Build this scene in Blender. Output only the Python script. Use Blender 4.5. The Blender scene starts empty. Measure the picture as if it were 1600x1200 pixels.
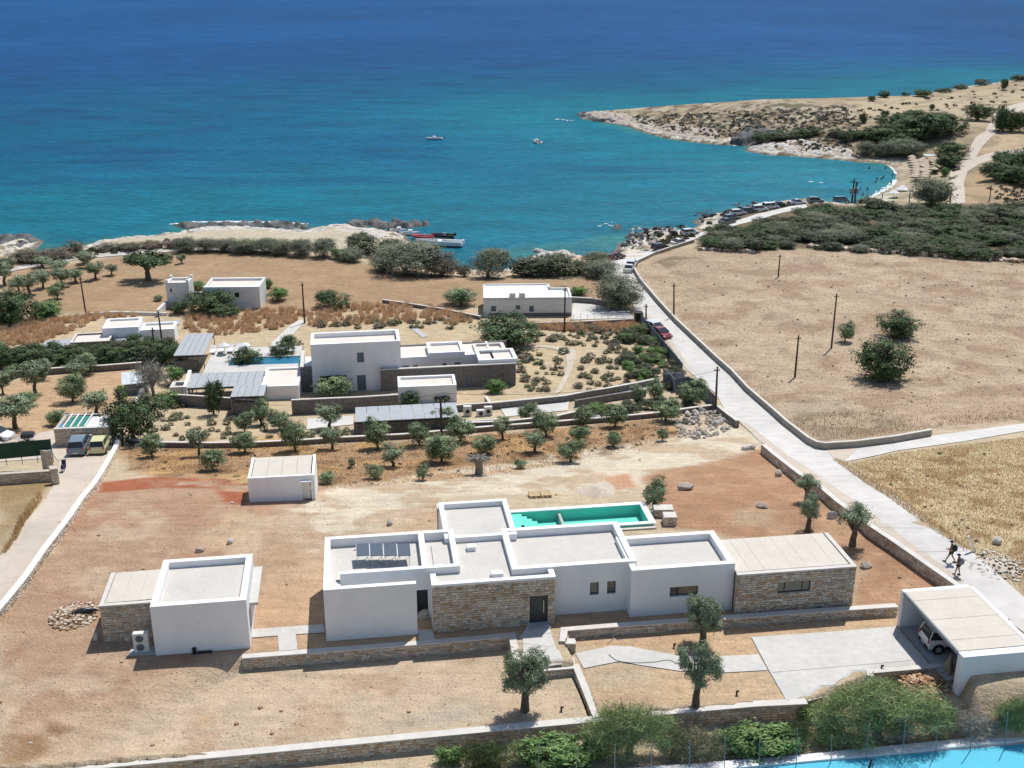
import bpy, math, random
import numpy as np
from mathutils import Vector, Matrix, geometry
RAD = math.radians
rng = np.random.default_rng(7)
random.seed(7)
SC = bpy.context.scene
COL = SC.collection

# ------------------------------------------------------------------ camera, sky, sun, exposure
TH = math.atan(640 / 1750); FPX = 1750.0; CZ = 57.0
cam_data = bpy.data.cameras.new('camera'); cam = bpy.data.objects.new('camera', cam_data)
COL.objects.link(cam); SC.camera = cam
cam.location = (0, 0, CZ); cam.rotation_euler = (math.pi / 2 - TH, 0, 0)
cam_data.sensor_width = 36; cam_data.lens = 36 * FPX / 1600
cam_data.clip_start = 1; cam_data.clip_end = 60000
SUN_DIR = Vector((0.23, 0.42, 0.88)).normalized()
SUN_EL = math.asin(SUN_DIR.z); SUN_AZ = math.atan2(SUN_DIR.x, SUN_DIR.y)
world = bpy.data.worlds.new('World'); SC.world = world; world.use_nodes = True
wn = world.node_tree; wn.nodes.clear()
wo = wn.nodes.new('ShaderNodeOutputWorld'); wb = wn.nodes.new('ShaderNodeBackground')
sky = wn.nodes.new('ShaderNodeTexSky'); sky.sky_type = 'NISHITA'; sky.sun_disc = False
sky.sun_elevation = SUN_EL; sky.sun_rotation = SUN_AZ; sky.air_density = 1.0; sky.dust_density = 0.6
wb.inputs['Strength'].default_value = 0.12
wn.links.new(sky.outputs[0], wb.inputs[0]); wn.links.new(wb.outputs[0], wo.inputs[0])
sl = bpy.data.lights.new('sun', 'SUN'); sl.energy = 4.7; sl.angle = RAD(0.53); sl.color = (1, 0.975, 0.94)
so = bpy.data.objects.new('sun', sl); COL.objects.link(so)
so.rotation_euler = SUN_DIR.to_track_quat('Z', 'Y').to_euler(); so.location = (0, 0, 90)
SC.view_settings.view_transform = 'Standard'; SC.view_settings.look = 'None'
SC.view_settings.exposure = 0.0; SC.view_settings.gamma = 1.0
SC.cycles.max_bounces = 6; SC.cycles.diffuse_bounces = 3; SC.cycles.transparent_max_bounces = 6

# ------------------------------------------------------------------ small maths
_c, _s = math.cos(TH), math.sin(TH)
def ray(x, y):
    return np.array([(x - 800) / FPX, _c - (y - 600) / FPX * _s, -_s - (y - 600) / FPX * _c])
def at_z(x, y, z):
    d = ray(x, y); t = (z - CZ) / d[2]; return np.array([d[0] * t, d[1] * t, z])
def proj(p):
    dz = p[1] * _c - (p[2] - CZ) * _s
    return 800 + FPX * p[0] / dz, 600 - FPX * (p[1] * _s + (p[2] - CZ) * _c) / dz
def px_m(p):                       # pixels per metre (photo pixels) at a world point
    return FPX / (p[1] * _c - (p[2] - CZ) * _s)
_lat = [np.random.default_rng(100 + i).random((256, 256)) for i in range(8)]
def vnoise(x, y, k=0):
    L = _lat[k % 8]; x = np.asarray(x, float); y = np.asarray(y, float)
    xi = np.floor(x).astype(int); yi = np.floor(y).astype(int); fx = x - xi; fy = y - yi
    fx = fx * fx * (3 - 2 * fx); fy = fy * fy * (3 - 2 * fy)
    a = L[xi % 256, yi % 256]; b = L[(xi + 1) % 256, yi % 256]; c = L[xi % 256, (yi + 1) % 256]; d = L[(xi + 1) % 256, (yi + 1) % 256]
    return (a * (1 - fx) + b * fx) * (1 - fy) + (c * (1 - fx) + d * fx) * fy
def fbm(x, y, k=0, o=4):
    s = 0; a = 0.5; t = 0
    for i in range(o):
        s = s + a * vnoise(x * 2 ** i + 17 * i, y * 2 ** i - 9 * i, k + i); t += a; a *= 0.5
    return s / t
def sst(a, b, x):
    t = np.clip((x - a) / (b - a), 0, 1); return t * t * (3 - 2 * t)
def sdf(poly, x, y):               # signed distance, positive inside
    P = np.asarray(poly, float); x = np.asarray(x, float); y = np.asarray(y, float)
    d = np.full(x.shape, 1e18); ins = np.zeros(x.shape, bool); n = len(P)
    for i in range(n):
        ax, ay = P[i]; bx, by = P[(i + 1) % n]; ex, ey = bx - ax, by - ay
        wx, wy = x - ax, y - ay
        t = np.clip((wx * ex + wy * ey) / max(ex * ex + ey * ey, 1e-9), 0, 1)
        dx, dy = wx - ex * t, wy - ey * t; d = np.minimum(d, dx * dx + dy * dy)
        if abs(ey) > 1e-12:
            c = ((ay > y) != (by > y)) & (x < ex * (y - ay) / ey + ax); ins ^= c
    d = np.sqrt(d); return np.where(ins, d, -d)
def lin(r, g, b, k=1.0):
    f = lambda v: ((v / 255 + 0.055) / 1.055) ** 2.4 if v > 10 else v / 255 / 12.92
    return (f(r) * k, f(g) * k, f(b) * k)

# ------------------------------------------------------------------ terrain
SHORE_PX = [(1760, 112), (1600, 124), (1500, 138), (1400, 155), (1300, 163), (1200, 166), (1100, 168), (1000, 172), (930, 176), (902, 179),
 (912, 186), (935, 190), (965, 194), (985, 199), (1010, 208), (1045, 217), (1080, 222), (1120, 226), (1142, 227), (1152, 224), (1172, 228), (1165, 236), (1200, 242), (1250, 245),
 (1300, 249), (1340, 253), (1380, 255), (1396, 262), (1403, 272), (1400, 285), (1390, 295), (1370, 306), (1350, 315), (1330, 320), (1290, 318), (1262, 314), (1240, 313), (1205, 317),
 (1180, 320), (1150, 328), (1128, 333), (1098, 338), (1084, 347), (1094, 352), (1080, 359), (1056, 362), (1040, 358), (1012, 359), (1000, 366), (985, 376), (970, 380), (964, 390), (966, 398),
 (945, 402), (925, 402), (905, 402), (895, 396), (875, 392), (855, 395), (835, 399), (815, 409), (795, 421), (768, 424), (735, 422), (700, 418), (668, 408), (662, 395), (652, 384), (638, 377), (634, 369),
 (610, 361), (585, 359), (555, 355), (535, 353), (515, 354), (487, 357), (470, 363), (450, 362), (420, 358), (360, 357), (300, 358), (287, 364), (265, 367), (235, 370), (192, 373),
 (150, 379), (125, 388), (108, 390), (90, 392), (60, 398), (46, 398), (55, 389), (66, 377), (50, 371), (30, 371), (0, 384), (-160, 392), (-160, 900), (-160, 1500), (1760, 1500)]
SHORE = []
for (x_, y_) in SHORE_PX:
    p_ = at_z(x_, min(y_, 1500), 0.0); SHORE.append((p_[0], p_[1]))
SHORE[-3] = (-400, 100); SHORE[-4] = (-400, 250); SHORE[-2] = (-400, -50); SHORE[-1] = (900, -50)
SHORE[0] = (900, 830)
_gx = np.arange(-420, 620, 2.0); _gy = np.arange(-20, 900, 2.0)
_GX, _GY = np.meshgrid(_gx, _gy, indexing='ij')
_SD = sdf(SHORE, _GX, _GY)
def bil(G, x, y):
    u = np.clip((np.asarray(x, float) + 420) / 2.0, 0, len(_gx) - 1.001); v = np.clip((np.asarray(y, float) + 20) / 2.0, 0, len(_gy) - 1.001)
    i = u.astype(int); j = v.astype(int); a = u - i; b = v - j
    return (G[i, j] * (1 - a) + G[i + 1, j] * a) * (1 - b) + (G[i, j + 1] * (1 - a) + G[i + 1, j + 1] * a) * b
PY = [0, 80, 87, 93, 105, 120, 135, 150, 175, 215, 250, 320, 400, 600, 900]
PZ = [16, 16, 14.9, 13.4, 10.7, 8.2, 6.4, 5.5, 4.5, 3.2, 2.8, 4.0, 7.5, 13, 16]
def wpoly(px, z=16.0): return [tuple(at_z(a, b, z)[:2]) for a, b in px]
def wl(px, z, dx=0.0, dy=0.0): return [(at_z(a, b, z)[0] + dx, at_z(a, b, z)[1] + dy) for a, b in px]
Z_LEFT = wl([(378, 1028), (560, 1014), (700, 1003), (796, 994.5)], 16.05, 0.15, 0.2) + wl([(803, 1030)], 16.05, 0.2, 0) + wl([(812, 1051)], 15.75, 0.1, 0.2) + wl([(897, 1043.5)], 15.7, 0.2, 0.2) + wl([(928, 1121)], 15.35, 0.22, 0) + wl([(918, 1128), (650, 1153), (400, 1177), (180, 1197), (30, 1213)], 15.25, 0, 0.15) + wpoly([(140, 1120), (300, 1060)])
Z_RIGHT = wl([(886, 985), (960, 979), (1100, 969), (1240, 958.5), (1403, 947.5)], 16.2, 0.2, 0.22) + [(30.3, 66.2), (31.3, 59.7), (27.5, 59.1)] + wpoly([(1480, 1050), (1362, 1060), (1262, 1104), (931, 1131), (899, 1036), (888, 1010)])
Z_FRONT = wl([(30, 1213), (180, 1197), (400, 1177), (650, 1153), (918, 1128)], 15.25, 0, 0.2) + wl([(1045, 1115)], 15.4, 0, 0.2) + wl([(1180, 1103), (1262, 1099), (1364, 1056), (1488, 1042.5)], 15.52, 0, 0.2) + [(27.2, 59.0), (31.5, 59.6), (60, 63.6), (90, 20), (-90, 20), (-60, 47)]
POOLR = []
def T(x, y):
    x = np.asarray(x, float); y = np.asarray(y, float)
    b = np.interp(y, PY, PZ)
    sd = bil(_SD, x, y)
    beach = np.exp(-(((x - 118) / 22) ** 2 + ((y - 330) / 34) ** 2))
    k = 0.16 - 0.11 * beach
    lo = 0.25 + k * np.clip(sd, 0, None)
    head = sst(300, 380, y)
    b = b + head * (fbm(x / 40, y / 40, 2) - 0.5) * 3
    h = 0.9
    m = np.clip(0.5 + 0.5 * (b - lo) / h, 0, 1); land = b * (1 - m) + lo * m - h * m * (1 - m)
    rock = sst(14, 2, sd) * (1 - beach)
    land = land + rock * (fbm(x / 3.0, y / 2.2, 1) - 0.45) * 1.9 * sst(0, 3, sd)
    sea = np.maximum(-0.22 * np.clip(-sd, 0, None) + 0.1, -5)
    z = np.where(sd > 0, land, sea)
    near = y < 110
    if np.any(near):
        soft = 0.14 + np.clip(-16.8 - x, 0, 30) * 0.45
        s1 = sdf(Z_LEFT, x, y); z = z - 0.85 * sst(-soft, soft, s1)
        s2 = sdf(Z_RIGHT, x, y); z = z - 0.5 * sst(-0.14, 0.14, s2)
        s3 = sdf(Z_FRONT, x, y); q = sst(-0.14, 0.14, s3)
        z = z * (1 - q) + q * (14.30 + 2.6 * np.maximum(sst(26.9, 28.1, x), 0.45 * sst(24.0, 27.0, x)) * sst(54.5, 58.0, y))
        if POOLR: z = z - 2.6 * sst(-0.1, 0.1, sdf(POOLR, x, y))
    return z
def P(px, py, h=0.0, n=500):       # the point where the line of sight through a photo pixel meets the terrain raised by h
    d = ray(px, py); t0 = (22 + 0 - CZ) / d[2] * 1.0; t1 = (-1 - CZ) / d[2]
    t0 = max(t0, 20); t = np.linspace(t0, t1, n)
    z = CZ + d[2] * t - np.maximum(T(d[0] * t, d[1] * t), -.3) - h
    i = int(np.argmax(z < 0)); i = max(i, 1)
    a, b = t[i - 1], t[i]
    tt = np.linspace(a, b, 60); z = CZ + d[2] * tt - np.maximum(T(d[0] * tt, d[1] * tt), -.3) - h
    j = int(np.argmax(z < 0)); tt = tt[j]
    x, y = d[0] * tt, d[1] * tt
    return np.array([x, y, max(float(T(x, y)), -.3)])
def top_at(base, tx, ty):          # the point above a base, in the base's upright plane, seen at a pixel
    d = ray(tx, ty); t = base[1] / d[1]; return np.array([d[0] * t, base[1], CZ + d[2] * t])
def up_h(base, ty):
    return top_at(base, 800, ty)[2] - base[2]

# ------------------------------------------------------------------ materials
def nt(name):
    m = bpy.data.materials.new(name); m.use_nodes = True; t = m.node_tree
    return m, t, t.nodes['Principled BSDF']
def N(t, typ, **kw):
    n = t.nodes.new(typ)
    for k, v in kw.items(): setattr(n, k, v)
    return n
def noise_node(t, scale, detail=4, coord='Object', rough=0.6):
    tc = N(t, 'ShaderNodeTexCoord'); n = N(t, 'ShaderNodeTexNoise'); n.inputs['Scale'].default_value = scale
    n.inputs['Detail'].default_value = detail; n.inputs['Roughness'].default_value = rough
    if coord == 'World':
        g = N(t, 'ShaderNodeNewGeometry'); t.links.new(g.outputs['Position'], n.inputs['Vector'])
    else: t.links.new(tc.outputs[coord], n.inputs['Vector'])
    return n
def mat(name, col, rough=0.8, var=0.12, scale=1.5, bump=0.0, bscale=20, metal=0.0, spec=0.3, attr=None, rnd=None, scale2=None, var2=0.1, coord='World', trans=0, sheen=None, stretch=None):
    m, t, b = nt(name); L = t.links.new
    b.inputs['Roughness'].default_value = rough; b.inputs['Metallic'].default_value = metal
    b.inputs['Specular IOR Level'].default_value = spec
    if attr:
        a = N(t, 'ShaderNodeAttribute', attribute_name=attr); src = a.outputs['Color']
    elif rnd:
        oi = N(t, 'ShaderNodeObjectInfo'); r = N(t, 'ShaderNodeValToRGB'); r.color_ramp.interpolation = 'CONSTANT' if False else 'LINEAR'
        els = r.color_ramp.elements
        while len(els) < len(rnd): els.new(0.5)
        for i, c in enumerate(rnd): els[i].position = i / (len(rnd) - 1); els[i].color = (*c, 1)
        L(oi.outputs['Random'], r.inputs[0]); src = r.outputs[0]
    else:
        rg = N(t, 'ShaderNodeRGB'); rg.outputs[0].default_value = (*col, 1); src = rg.outputs[0]
    for (vv, ss) in ((var, scale), (var2 if scale2 else 0, scale2)):
        if vv and ss:
            n = noise_node(t, ss, 5, coord); mr = N(t, 'ShaderNodeMapRange')
            mr.inputs['From Min'].default_value = 0.3; mr.inputs['From Max'].default_value = 0.7
            mr.inputs['To Min'].default_value = 1 - vv; mr.inputs['To Max'].default_value = 1 + vv
            L(n.outputs['Fac'], mr.inputs['Value'])
            mx = N(t, 'ShaderNodeVectorMath', operation='SCALE'); L(src, mx.inputs[0]); L(mr.outputs[0], mx.inputs['Scale']); src = mx.outputs[0]
    if stretch:
        g = N(t, 'ShaderNodeNewGeometry'); mp_ = N(t, 'ShaderNodeMapping'); mp_.inputs['Scale'].default_value = stretch; L(g.outputs['Position'], mp_.inputs['Vector'])
        n = N(t, 'ShaderNodeTexNoise'); n.inputs['Scale'].default_value = 1.0; n.inputs['Detail'].default_value = 6; L(mp_.outputs[0], n.inputs['Vector'])
        mr = N(t, 'ShaderNodeMapRange'); mr.inputs['From Min'].default_value = 0.35; mr.inputs['From Max'].default_value = 0.6; mr.inputs['To Min'].default_value = 0.965; mr.inputs['To Max'].default_value = 1.01
        L(n.outputs['Fac'], mr.inputs['Value']); mx = N(t, 'ShaderNodeVectorMath', operation='SCALE'); L(src, mx.inputs[0]); L(mr.outputs[0], mx.inputs['Scale']); src = mx.outputs[0]
    L(src, b.inputs['Base Color'])
    if bump:
        n = noise_node(t, bscale, 4, coord); bp = N(t, 'ShaderNodeBump'); bp.inputs['Strength'].default_value = bump; bp.inputs['Distance'].default_value = 0.05
        L(n.outputs['Fac'], bp.inputs['Height']); L(bp.outputs[0], b.inputs['Normal'])
    if trans:
        b.inputs['Subsurface Weight'].default_value = 0
    return m
M = {}
M['white'] = mat('white_render', (0.80, 0.795, 0.79), 0.85, 0.03, 0.45, 0.2, 20, scale2=5, var2=0.02, stretch=(1.1, 1.1, 0.3))
M['plaster'] = mat('old_white_plaster', (0.66, 0.65, 0.62), 0.9, 0.10, 1.5, 0.3, 12, scale2=8, var2=0.10)
M['whitewash'] = mat('white_roof_coat', (0.80, 0.79, 0.77), 0.8, 0.05, 0.5)
M['gravel'] = mat('roof_gravel', (0.55, 0.52, 0.47), 0.95, 0.06, 0.6, 0.6, 25, scale2=18, var2=0.16)
M['sandroof'] = mat('pale_sand_roof', (0.66, 0.59, 0.52), 0.95, 0.07, 0.6, 0.3, 20)
M['cap'] = mat('pale_cement_cap', (0.58, 0.545, 0.49), 0.85, 0.09, 1.2, 0.3, 25, scale2=9, var2=0.05)
M['stonecore'] = mat('lime_mortar', (0.46, 0.40, 0.33), 0.95, 0.15, 3, 0.4, 20)
STC = [lin(172, 146, 122), lin(210, 194, 172), lin(196, 178, 156), lin(216, 206, 190), lin(184, 152, 116), lin(206, 190, 170), lin(168, 158, 148), lin(210, 200, 182)]
M['stone_r'] = mat('field_stone', None, 0.9, 0.18, 6, 0.5, 25, rnd=STC)
M['stone_a'] = mat('field_stone_mass', None, 0.9, 0.18, 6, 0.5, 25, attr='Col')
M['greystone'] = mat('dark_grey_masonry', (0.17, 0.155, 0.14), 0.9, 0.25, 2.5, 0.6, 6, scale2=8, var2=0.25)
M['concrete'] = mat('pale_concrete', (0.52, 0.50, 0.46), 0.85, 0.09, 0.3, 0.2, 30, scale2=2.2, var2=0.08)
M['concrete_grey'] = mat('grey_concrete', (0.42, 0.415, 0.40), 0.85, 0.08, 0.8, 0.15, 30)
M['road'] = mat('dusty_concrete_road', (0.53, 0.505, 0.465), 0.9, 0.09, 0.12, 0.2, 20, scale2=0.8, var2=0.10)
M['track'] = mat('pale_dirt_track', (0.49, 0.42, 0.34), 0.95, 0.09, 0.3, 0.4, 12, scale2=2, var2=0.07)
M['panel'] = mat('reed_panel', (0.56, 0.51, 0.43), 0.8, 0.05, 0.8, 0.2, 40, scale2=6, var2=0.05)
M['grey_panel'] = mat('weathered_grey_board', (0.36, 0.375, 0.385), 0.7, 0.07, 1.5, 0.1, 20, scale2=7, var2=0.06)
M['dark_metal'] = mat('dark_grey_metal', (0.03, 0.033, 0.035), 0.5, 0.05, 3, metal=0.2)
M['grey_metal'] = mat('mid_grey_metal', (0.22, 0.24, 0.26), 0.5, 0.05, 3)
M['glass'] = mat('dark_window_glass', (0.03, 0.037, 0.04), 0.08, 0, 1, spec=0.6)
M['glass2'] = mat('dull_window_pane', (0.12, 0.12, 0.09), 0.15, 0.2, 2, spec=0.6)
M['door'] = mat('dark_grey_green_door', (0.055, 0.062, 0.058), 0.45, 0.08, 2)
M['shutter'] = mat('slate_blue_shutter', (0.13, 0.16, 0.19), 0.6, 0.05, 2)
M['pv'] = mat('solar_glass', (0.09, 0.115, 0.14), 0.2, 0.05, 4, spec=0.8)
M['alu'] = mat('aluminium', (0.55, 0.56, 0.58), 0.35, 0.03, 3, metal=0.7)
M['appl'] = mat('off_white_painted_steel', (0.66, 0.66, 0.62), 0.5, 0.03, 3)
M['black'] = mat('black_plastic', (0.015, 0.015, 0.017), 0.6, 0.0, 3)
M['teal'] = mat('pool_plaster_turquoise', (0.13, 0.60, 0.48), 0.5, 0.06, .5)
M['poolblue'] = mat('blue_pool_lining', (0.02, 0.16, 0.26), 0.4, 0.05, 1)
M['court'] = mat('turquoise_court_paint', (0.06, 0.42, 0.56), 0.6, 0.03, 0.8)
M['pole'] = mat('weathered_timber_pole', (0.075, 0.06, 0.05), 0.9, 0.15, 3)
M['greenmesh'] = mat('green_shade_net', (0.03, 0.19, 0.15), 0.8, 0.15, 2)
M['darkgreen'] = mat('dark_green_screen', (0.02, 0.055, 0.035), 0.8, 0.2, 2)
M['bluetarp'] = mat('blue_tarpaulin', (0.05, 0.19, 0.33), 0.6, 0.15, 2)
M['tin'] = mat('pale_tin_sheet', (0.55, 0.60, 0.60), 0.5, 0.12, 1.5, metal=0.3)
M['wood'] = mat('raw_pine', (0.58, 0.43, 0.25), 0.8, 0.12, 5)
M['bark'] = mat('olive_bark', (0.13, 0.105, 0.08), 0.95, 0.3, 6, 0.8, 15)
M['greybark'] = mat('grey_twigs', (0.22, 0.20, 0.175), 0.95, 0.2, 6)
M['leaf'] = mat('foliage', None, 0.75, 0.0, 1, attr='Col', spec=0.12)
M['dryg'] = mat('dry_grass_blades', None, 0.85, 0.0, 1, attr='Col', spec=0.1)
M['walldull'] = mat('shaded_beige_plaster', (0.30, 0.27, 0.225), 0.9, 0.15, 0.8, 0.3, 15)  # beige wall faces' shade is put into this colour, darker than their pale tops
M['boulder'] = mat('limestone_boulder', (0.40, 0.345, 0.29), 0.95, 0.25, 1.8, 0.9, 8, scale2=7, var2=0.15)
M['whiterock'] = mat('bleached_limestone', (0.47, 0.43, 0.38), 0.95, 0.34, 0.55, 1.0, 4, scale2=2.4, var2=0.25)
M['darkrock'] = mat('wet_dark_rock', (0.105, 0.105, 0.102), 0.85, 0.6, 0.35, 0.9, 5, scale2=3, var2=0.4)
M['rubble'] = mat('rubble_stone', None, 0.95, 0.15, 4, 0.5, 15, attr='Col')
M['thatch'] = mat('pale_thatch', (0.52, 0.42, 0.31), 0.95, 0.15, 3)
M['cloth'] = mat('white_cloth', (0.75, 0.75, 0.74), 0.85, 0.04, 4)
M['tarpblack'] = mat('dark_plastic_sheet', (0.03, 0.035, 0.045), 0.35, 0.1, 4)
M['skin'] = mat('tanned_skin', (0.30, 0.17, 0.11), 0.6, 0.03, 4)
M['darkcloth'] = mat('charcoal_cloth', (0.035, 0.035, 0.04), 0.85, 0.1, 8)
M['greycloth'] = mat('grey_backpack_cloth', (0.24, 0.24, 0.27), 0.8, 0.1, 8)
M['navy'] = mat('navy_cloth', (0.03, 0.03, 0.12), 0.8, 0.05, 8)
M['tyre'] = mat('rubber_tyre', (0.02, 0.02, 0.02), 0.8, 0.0, 3)
M['foam'] = mat('sea_foam', (0.80, 0.82, 0.82), 0.7, 0.1, 2)
M['redtube'] = mat('red_rubber', (0.42, 0.06, 0.07), 0.5, 0.05, 3)
M['gel'] = mat('white_gelcoat', (0.78, 0.78, 0.77), 0.25, 0.02, 2, spec=0.5)
def paint(name, col, rough=0.25):
    m = mat(name, col, rough, 0.02, 2, spec=0.5); m.node_tree.nodes['Principled BSDF'].inputs['Coat Weight'].default_value = 0.4; return m

# ------------------------------------------------------------------ object helpers
def link(o, parent=None):
    COL.objects.link(o)
    if parent is not None: o.parent = parent
    return o
def tag(o, label=None, cat=None, group=None, kind=None):
    if label: o['label'] = label
    if cat: o['category'] = cat
    if group: o['group'] = group
    if kind: o['kind'] = kind
    return o
def thing(name, label, cat, loc=(0, 0, 0), rz=0.0, group=None):
    o = bpy.data.objects.new(name, None); o.empty_display_size = 0.3; COL.objects.link(o)
    o.location = tuple(float(v) for v in loc); o.rotation_euler = (0, 0, rz); tag(o, label, cat, group); return o
def mesh_np(name, V, F, mats, fm=None, col=None, smooth=False):
    me = bpy.data.meshes.new(name); V = np.asarray(V, np.float32); F = np.asarray(F, np.int32)
    k = F.shape[1]; me.vertices.add(len(V)); me.vertices.foreach_set('co', V.ravel())
    me.loops.add(F.size); me.loops.foreach_set('vertex_index', F.ravel())
    me.polygons.add(len(F)); me.polygons.foreach_set('loop_start', np.arange(0, F.size, k, dtype=np.int32))
    me.polygons.foreach_set('loop_total', np.full(len(F), k, np.int32))
    if fm is not None: me.polygons.foreach_set('material_index', np.asarray(fm, np.int32))
    for m in (mats if isinstance(mats, (list, tuple)) else [mats]): me.materials.append(m)
    me.update(calc_edges=True)
    if col is not None:
        a = me.color_attributes.new('Col', 'FLOAT_COLOR', 'POINT'); c = np.ones((len(V), 4), np.float32); c[:, :3] = col
        a.data.foreach_set('color', c.ravel())
    if smooth: me.polygons.foreach_set('use_smooth', np.ones(len(F), bool))
    return me
class MB:
    def __init__(s): s.v = []; s.f = []; s.m = []; s.c = []; s.sm = []
    def add(s, vs, fs, mi=0, col=None, sm=False):
        o = len(s.v); s.v += [tuple(map(float, a)) for a in vs]; s.f += [tuple(o + i for i in f) for f in fs]; s.m += [mi] * len(fs); s.sm += [sm] * len(fs)
        s.c += [col or (1, 1, 1)] * len(vs)
    def box(s, x0, x1, y0, y1, z0, z1, mi=0, col=None):
        s.add([(x0, y0, z0), (x1, y0, z0), (x1, y1, z0), (x0, y1, z0), (x0, y0, z1), (x1, y0, z1), (x1, y1, z1), (x0, y1, z1)],
              [(0, 3, 2, 1), (4, 5, 6, 7), (0, 1, 5, 4), (1, 2, 6, 5), (2, 3, 7, 6), (3, 0, 4, 7)], mi, col)
    def bbox(s, x0, x1, y0, y1, z0, z1, b=0.03, mi=0, col=None):   # box with chamfered top and upright edges
        def ring(i, z): return [(x0 + i, y0, z), (x1 - i, y0, z), (x1, y0 + i, z), (x1, y1 - i, z), (x1 - i, y1, z), (x0 + i, y1, z), (x0, y1 - i, z), (x0, y0 + i, z)]
        r0 = ring(b, z0); r1 = ring(b, z1 - b)
        r2 = [(x0 + b * 1.3, y0 + b, z1), (x1 - b * 1.3, y0 + b, z1), (x1 - b, y0 + b * 1.3, z1), (x1 - b, y1 - b * 1.3, z1), (x1 - b * 1.3, y1 - b, z1), (x0 + b * 1.3, y1 - b, z1), (x0 + b, y1 - b * 1.3, z1), (x0 + b, y0 + b * 1.3, z1)]
        f = []
        for k in range(2):
            for i in range(8): f.append((k * 8 + i, k * 8 + (i + 1) % 8, k * 8 + 8 + (i + 1) % 8, k * 8 + 8 + i))
        f.append(tuple(16 + i for i in range(8))); f.append(tuple(7 - i for i in range(8)))
        s.add(r0 + r1 + r2, f, mi, col)
    def prism(s, poly, z0, z1, mi=0, col=None):       # upright prism over an xy polygon (counter-clockwise)
        n = len(poly); s.add([(x, y, z0) for x, y in poly] + [(x, y, z1) for x, y in poly],
            [tuple(reversed(range(n))), tuple(range(n, 2 * n))] + [(i, (i + 1) % n, n + (i + 1) % n, n + i) for i in range(n)], mi, col)
    def slab(s, top, th, mi=0, col=None):              # any quad (4 points) thickened downward
        n = len(top); s.add([(a[0], a[1], a[2] - th) for a in top] + [tuple(a) for a in top],
            [tuple(reversed(range(n))), tuple(range(n, 2 * n))] + [(i, (i + 1) % n, n + (i + 1) % n, n + i) for i in range(n)], mi, col)
    def tube(s, pts, rad, n=8, mi=0, col=None, cap=True, sm=True):
        pts = [Vector(p) for p in pts]; R = rad if isinstance(rad, (list, tuple)) else [rad] * len(pts)
        vs = []
        for i, p in enumerate(pts):
            d = (pts[min(i + 1, len(pts) - 1)] - pts[max(i - 1, 0)]).normalized()
            a = d.orthogonal() if abs(d.z) > 0.9 and False else (Vector((0, 0, 1)).cross(d) if abs(d.z) < 0.95 else Vector((1, 0, 0)))
            a = (a - d * a.dot(d)).normalized(); b = d.cross(a)
            for k in range(n):
                t = 2 * math.pi * k / n; vs.append(p + (a * math.cos(t) + b * math.sin(t)) * R[i])
        fs = []
        for i in range(len(pts) - 1):
            for k in range(n): fs.append((i * n + k, i * n + (k + 1) % n, (i + 1) * n + (k + 1) % n, (i + 1) * n + k))
        s.add(vs, fs, mi, col, sm)
        if cap: s.add(vs[:n], [tuple(reversed(range(n)))], mi, col); s.add(vs[-n:], [tuple(range(n))], mi, col)
    def build(s, name, mats, parent=None, col=False):
        me = bpy.data.meshes.new(name); me.from_pydata(s.v, [], s.f)
        for m in (mats if isinstance(mats, (list, tuple)) else [mats]): me.materials.append(m)
        me.polygons.foreach_set('material_index', s.m); me.polygons.foreach_set('use_smooth', s.sm)
        if col:
            a = me.color_attributes.new('Col', 'FLOAT_COLOR', 'POINT'); c = np.ones((len(s.v), 4), np.float32); c[:, :3] = s.c
            a.data.foreach_set('color', c.ravel())
        me.update(); return link(bpy.data.objects.new(name, me), parent)
def put(name, me, parent=None, loc=None, rz=0, sc=None):
    o = bpy.data.objects.new(name, me)
    if loc is not None: o.location = tuple(float(v) for v in loc)
    if rz: o.rotation_euler = (0, 0, rz)
    if sc is not None: o.scale = sc if hasattr(sc, '__len__') else (sc, sc, sc)
    return link(o, parent)
# ------------------------------------------------------------------ ground
def fan(y0, y1, ny, nx, half, power=None):
    ys = np.geomspace(y0, y1, ny); us = np.linspace(-1, 1, nx)
    Y, U = np.meshgrid(ys, us, indexing='ij'); X = U * (Y * half + 12)
    i = np.arange(ny - 1)[:, None] * nx + np.arange(nx - 1)[None, :]
    F = np.stack([i, i + 1, i + nx + 1, i + nx], -1).reshape(-1, 4)
    return X.ravel(), Y.ravel(), F
_a = at_z(799, 798, 16.35); _ca, _sa = math.cos(RAD(8)), math.sin(RAD(8)); _po = at_z(675.5, 989, 16.0)
def _uv(x, y, z): q_ = at_z(x, y, z); dx, dy = q_[0] - _po[0], q_[1] - _po[1]; return dx * _ca + dy * _sa, -dx * _sa + dy * _ca
_u0 = _uv(799, 798, 16.35)[0] - 1.05; _u1 = _uv(1012, 800, 16.35)[0] - .15; _v0 = _uv(1010, 817, 16.35)[1] + .15; _v1 = (_uv(800, 797, 16.35)[1] + _uv(1000, 786, 16.35)[1]) / 2 - .15
POOLR = [(_po[0] + u * _ca - v * _sa, _po[1] + u * _sa + v * _ca) for u, v in ((_u0, _v0), (_u1, _v0), (_u1, _v1), (_u0, _v1))]
X, Y, F = fan(40, 860, 780, 820, 0.60)
Z = T(X, Y)
K = 0.86
C = np.empty((len(X), 3)); C[:] = lin(200, 176, 146, K)
wx = (fbm(X / 6, Y / 6, 3) - 0.5); wy = (fbm(X / 6 + 40, Y / 6 + 9, 4) - 0.5)
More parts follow.
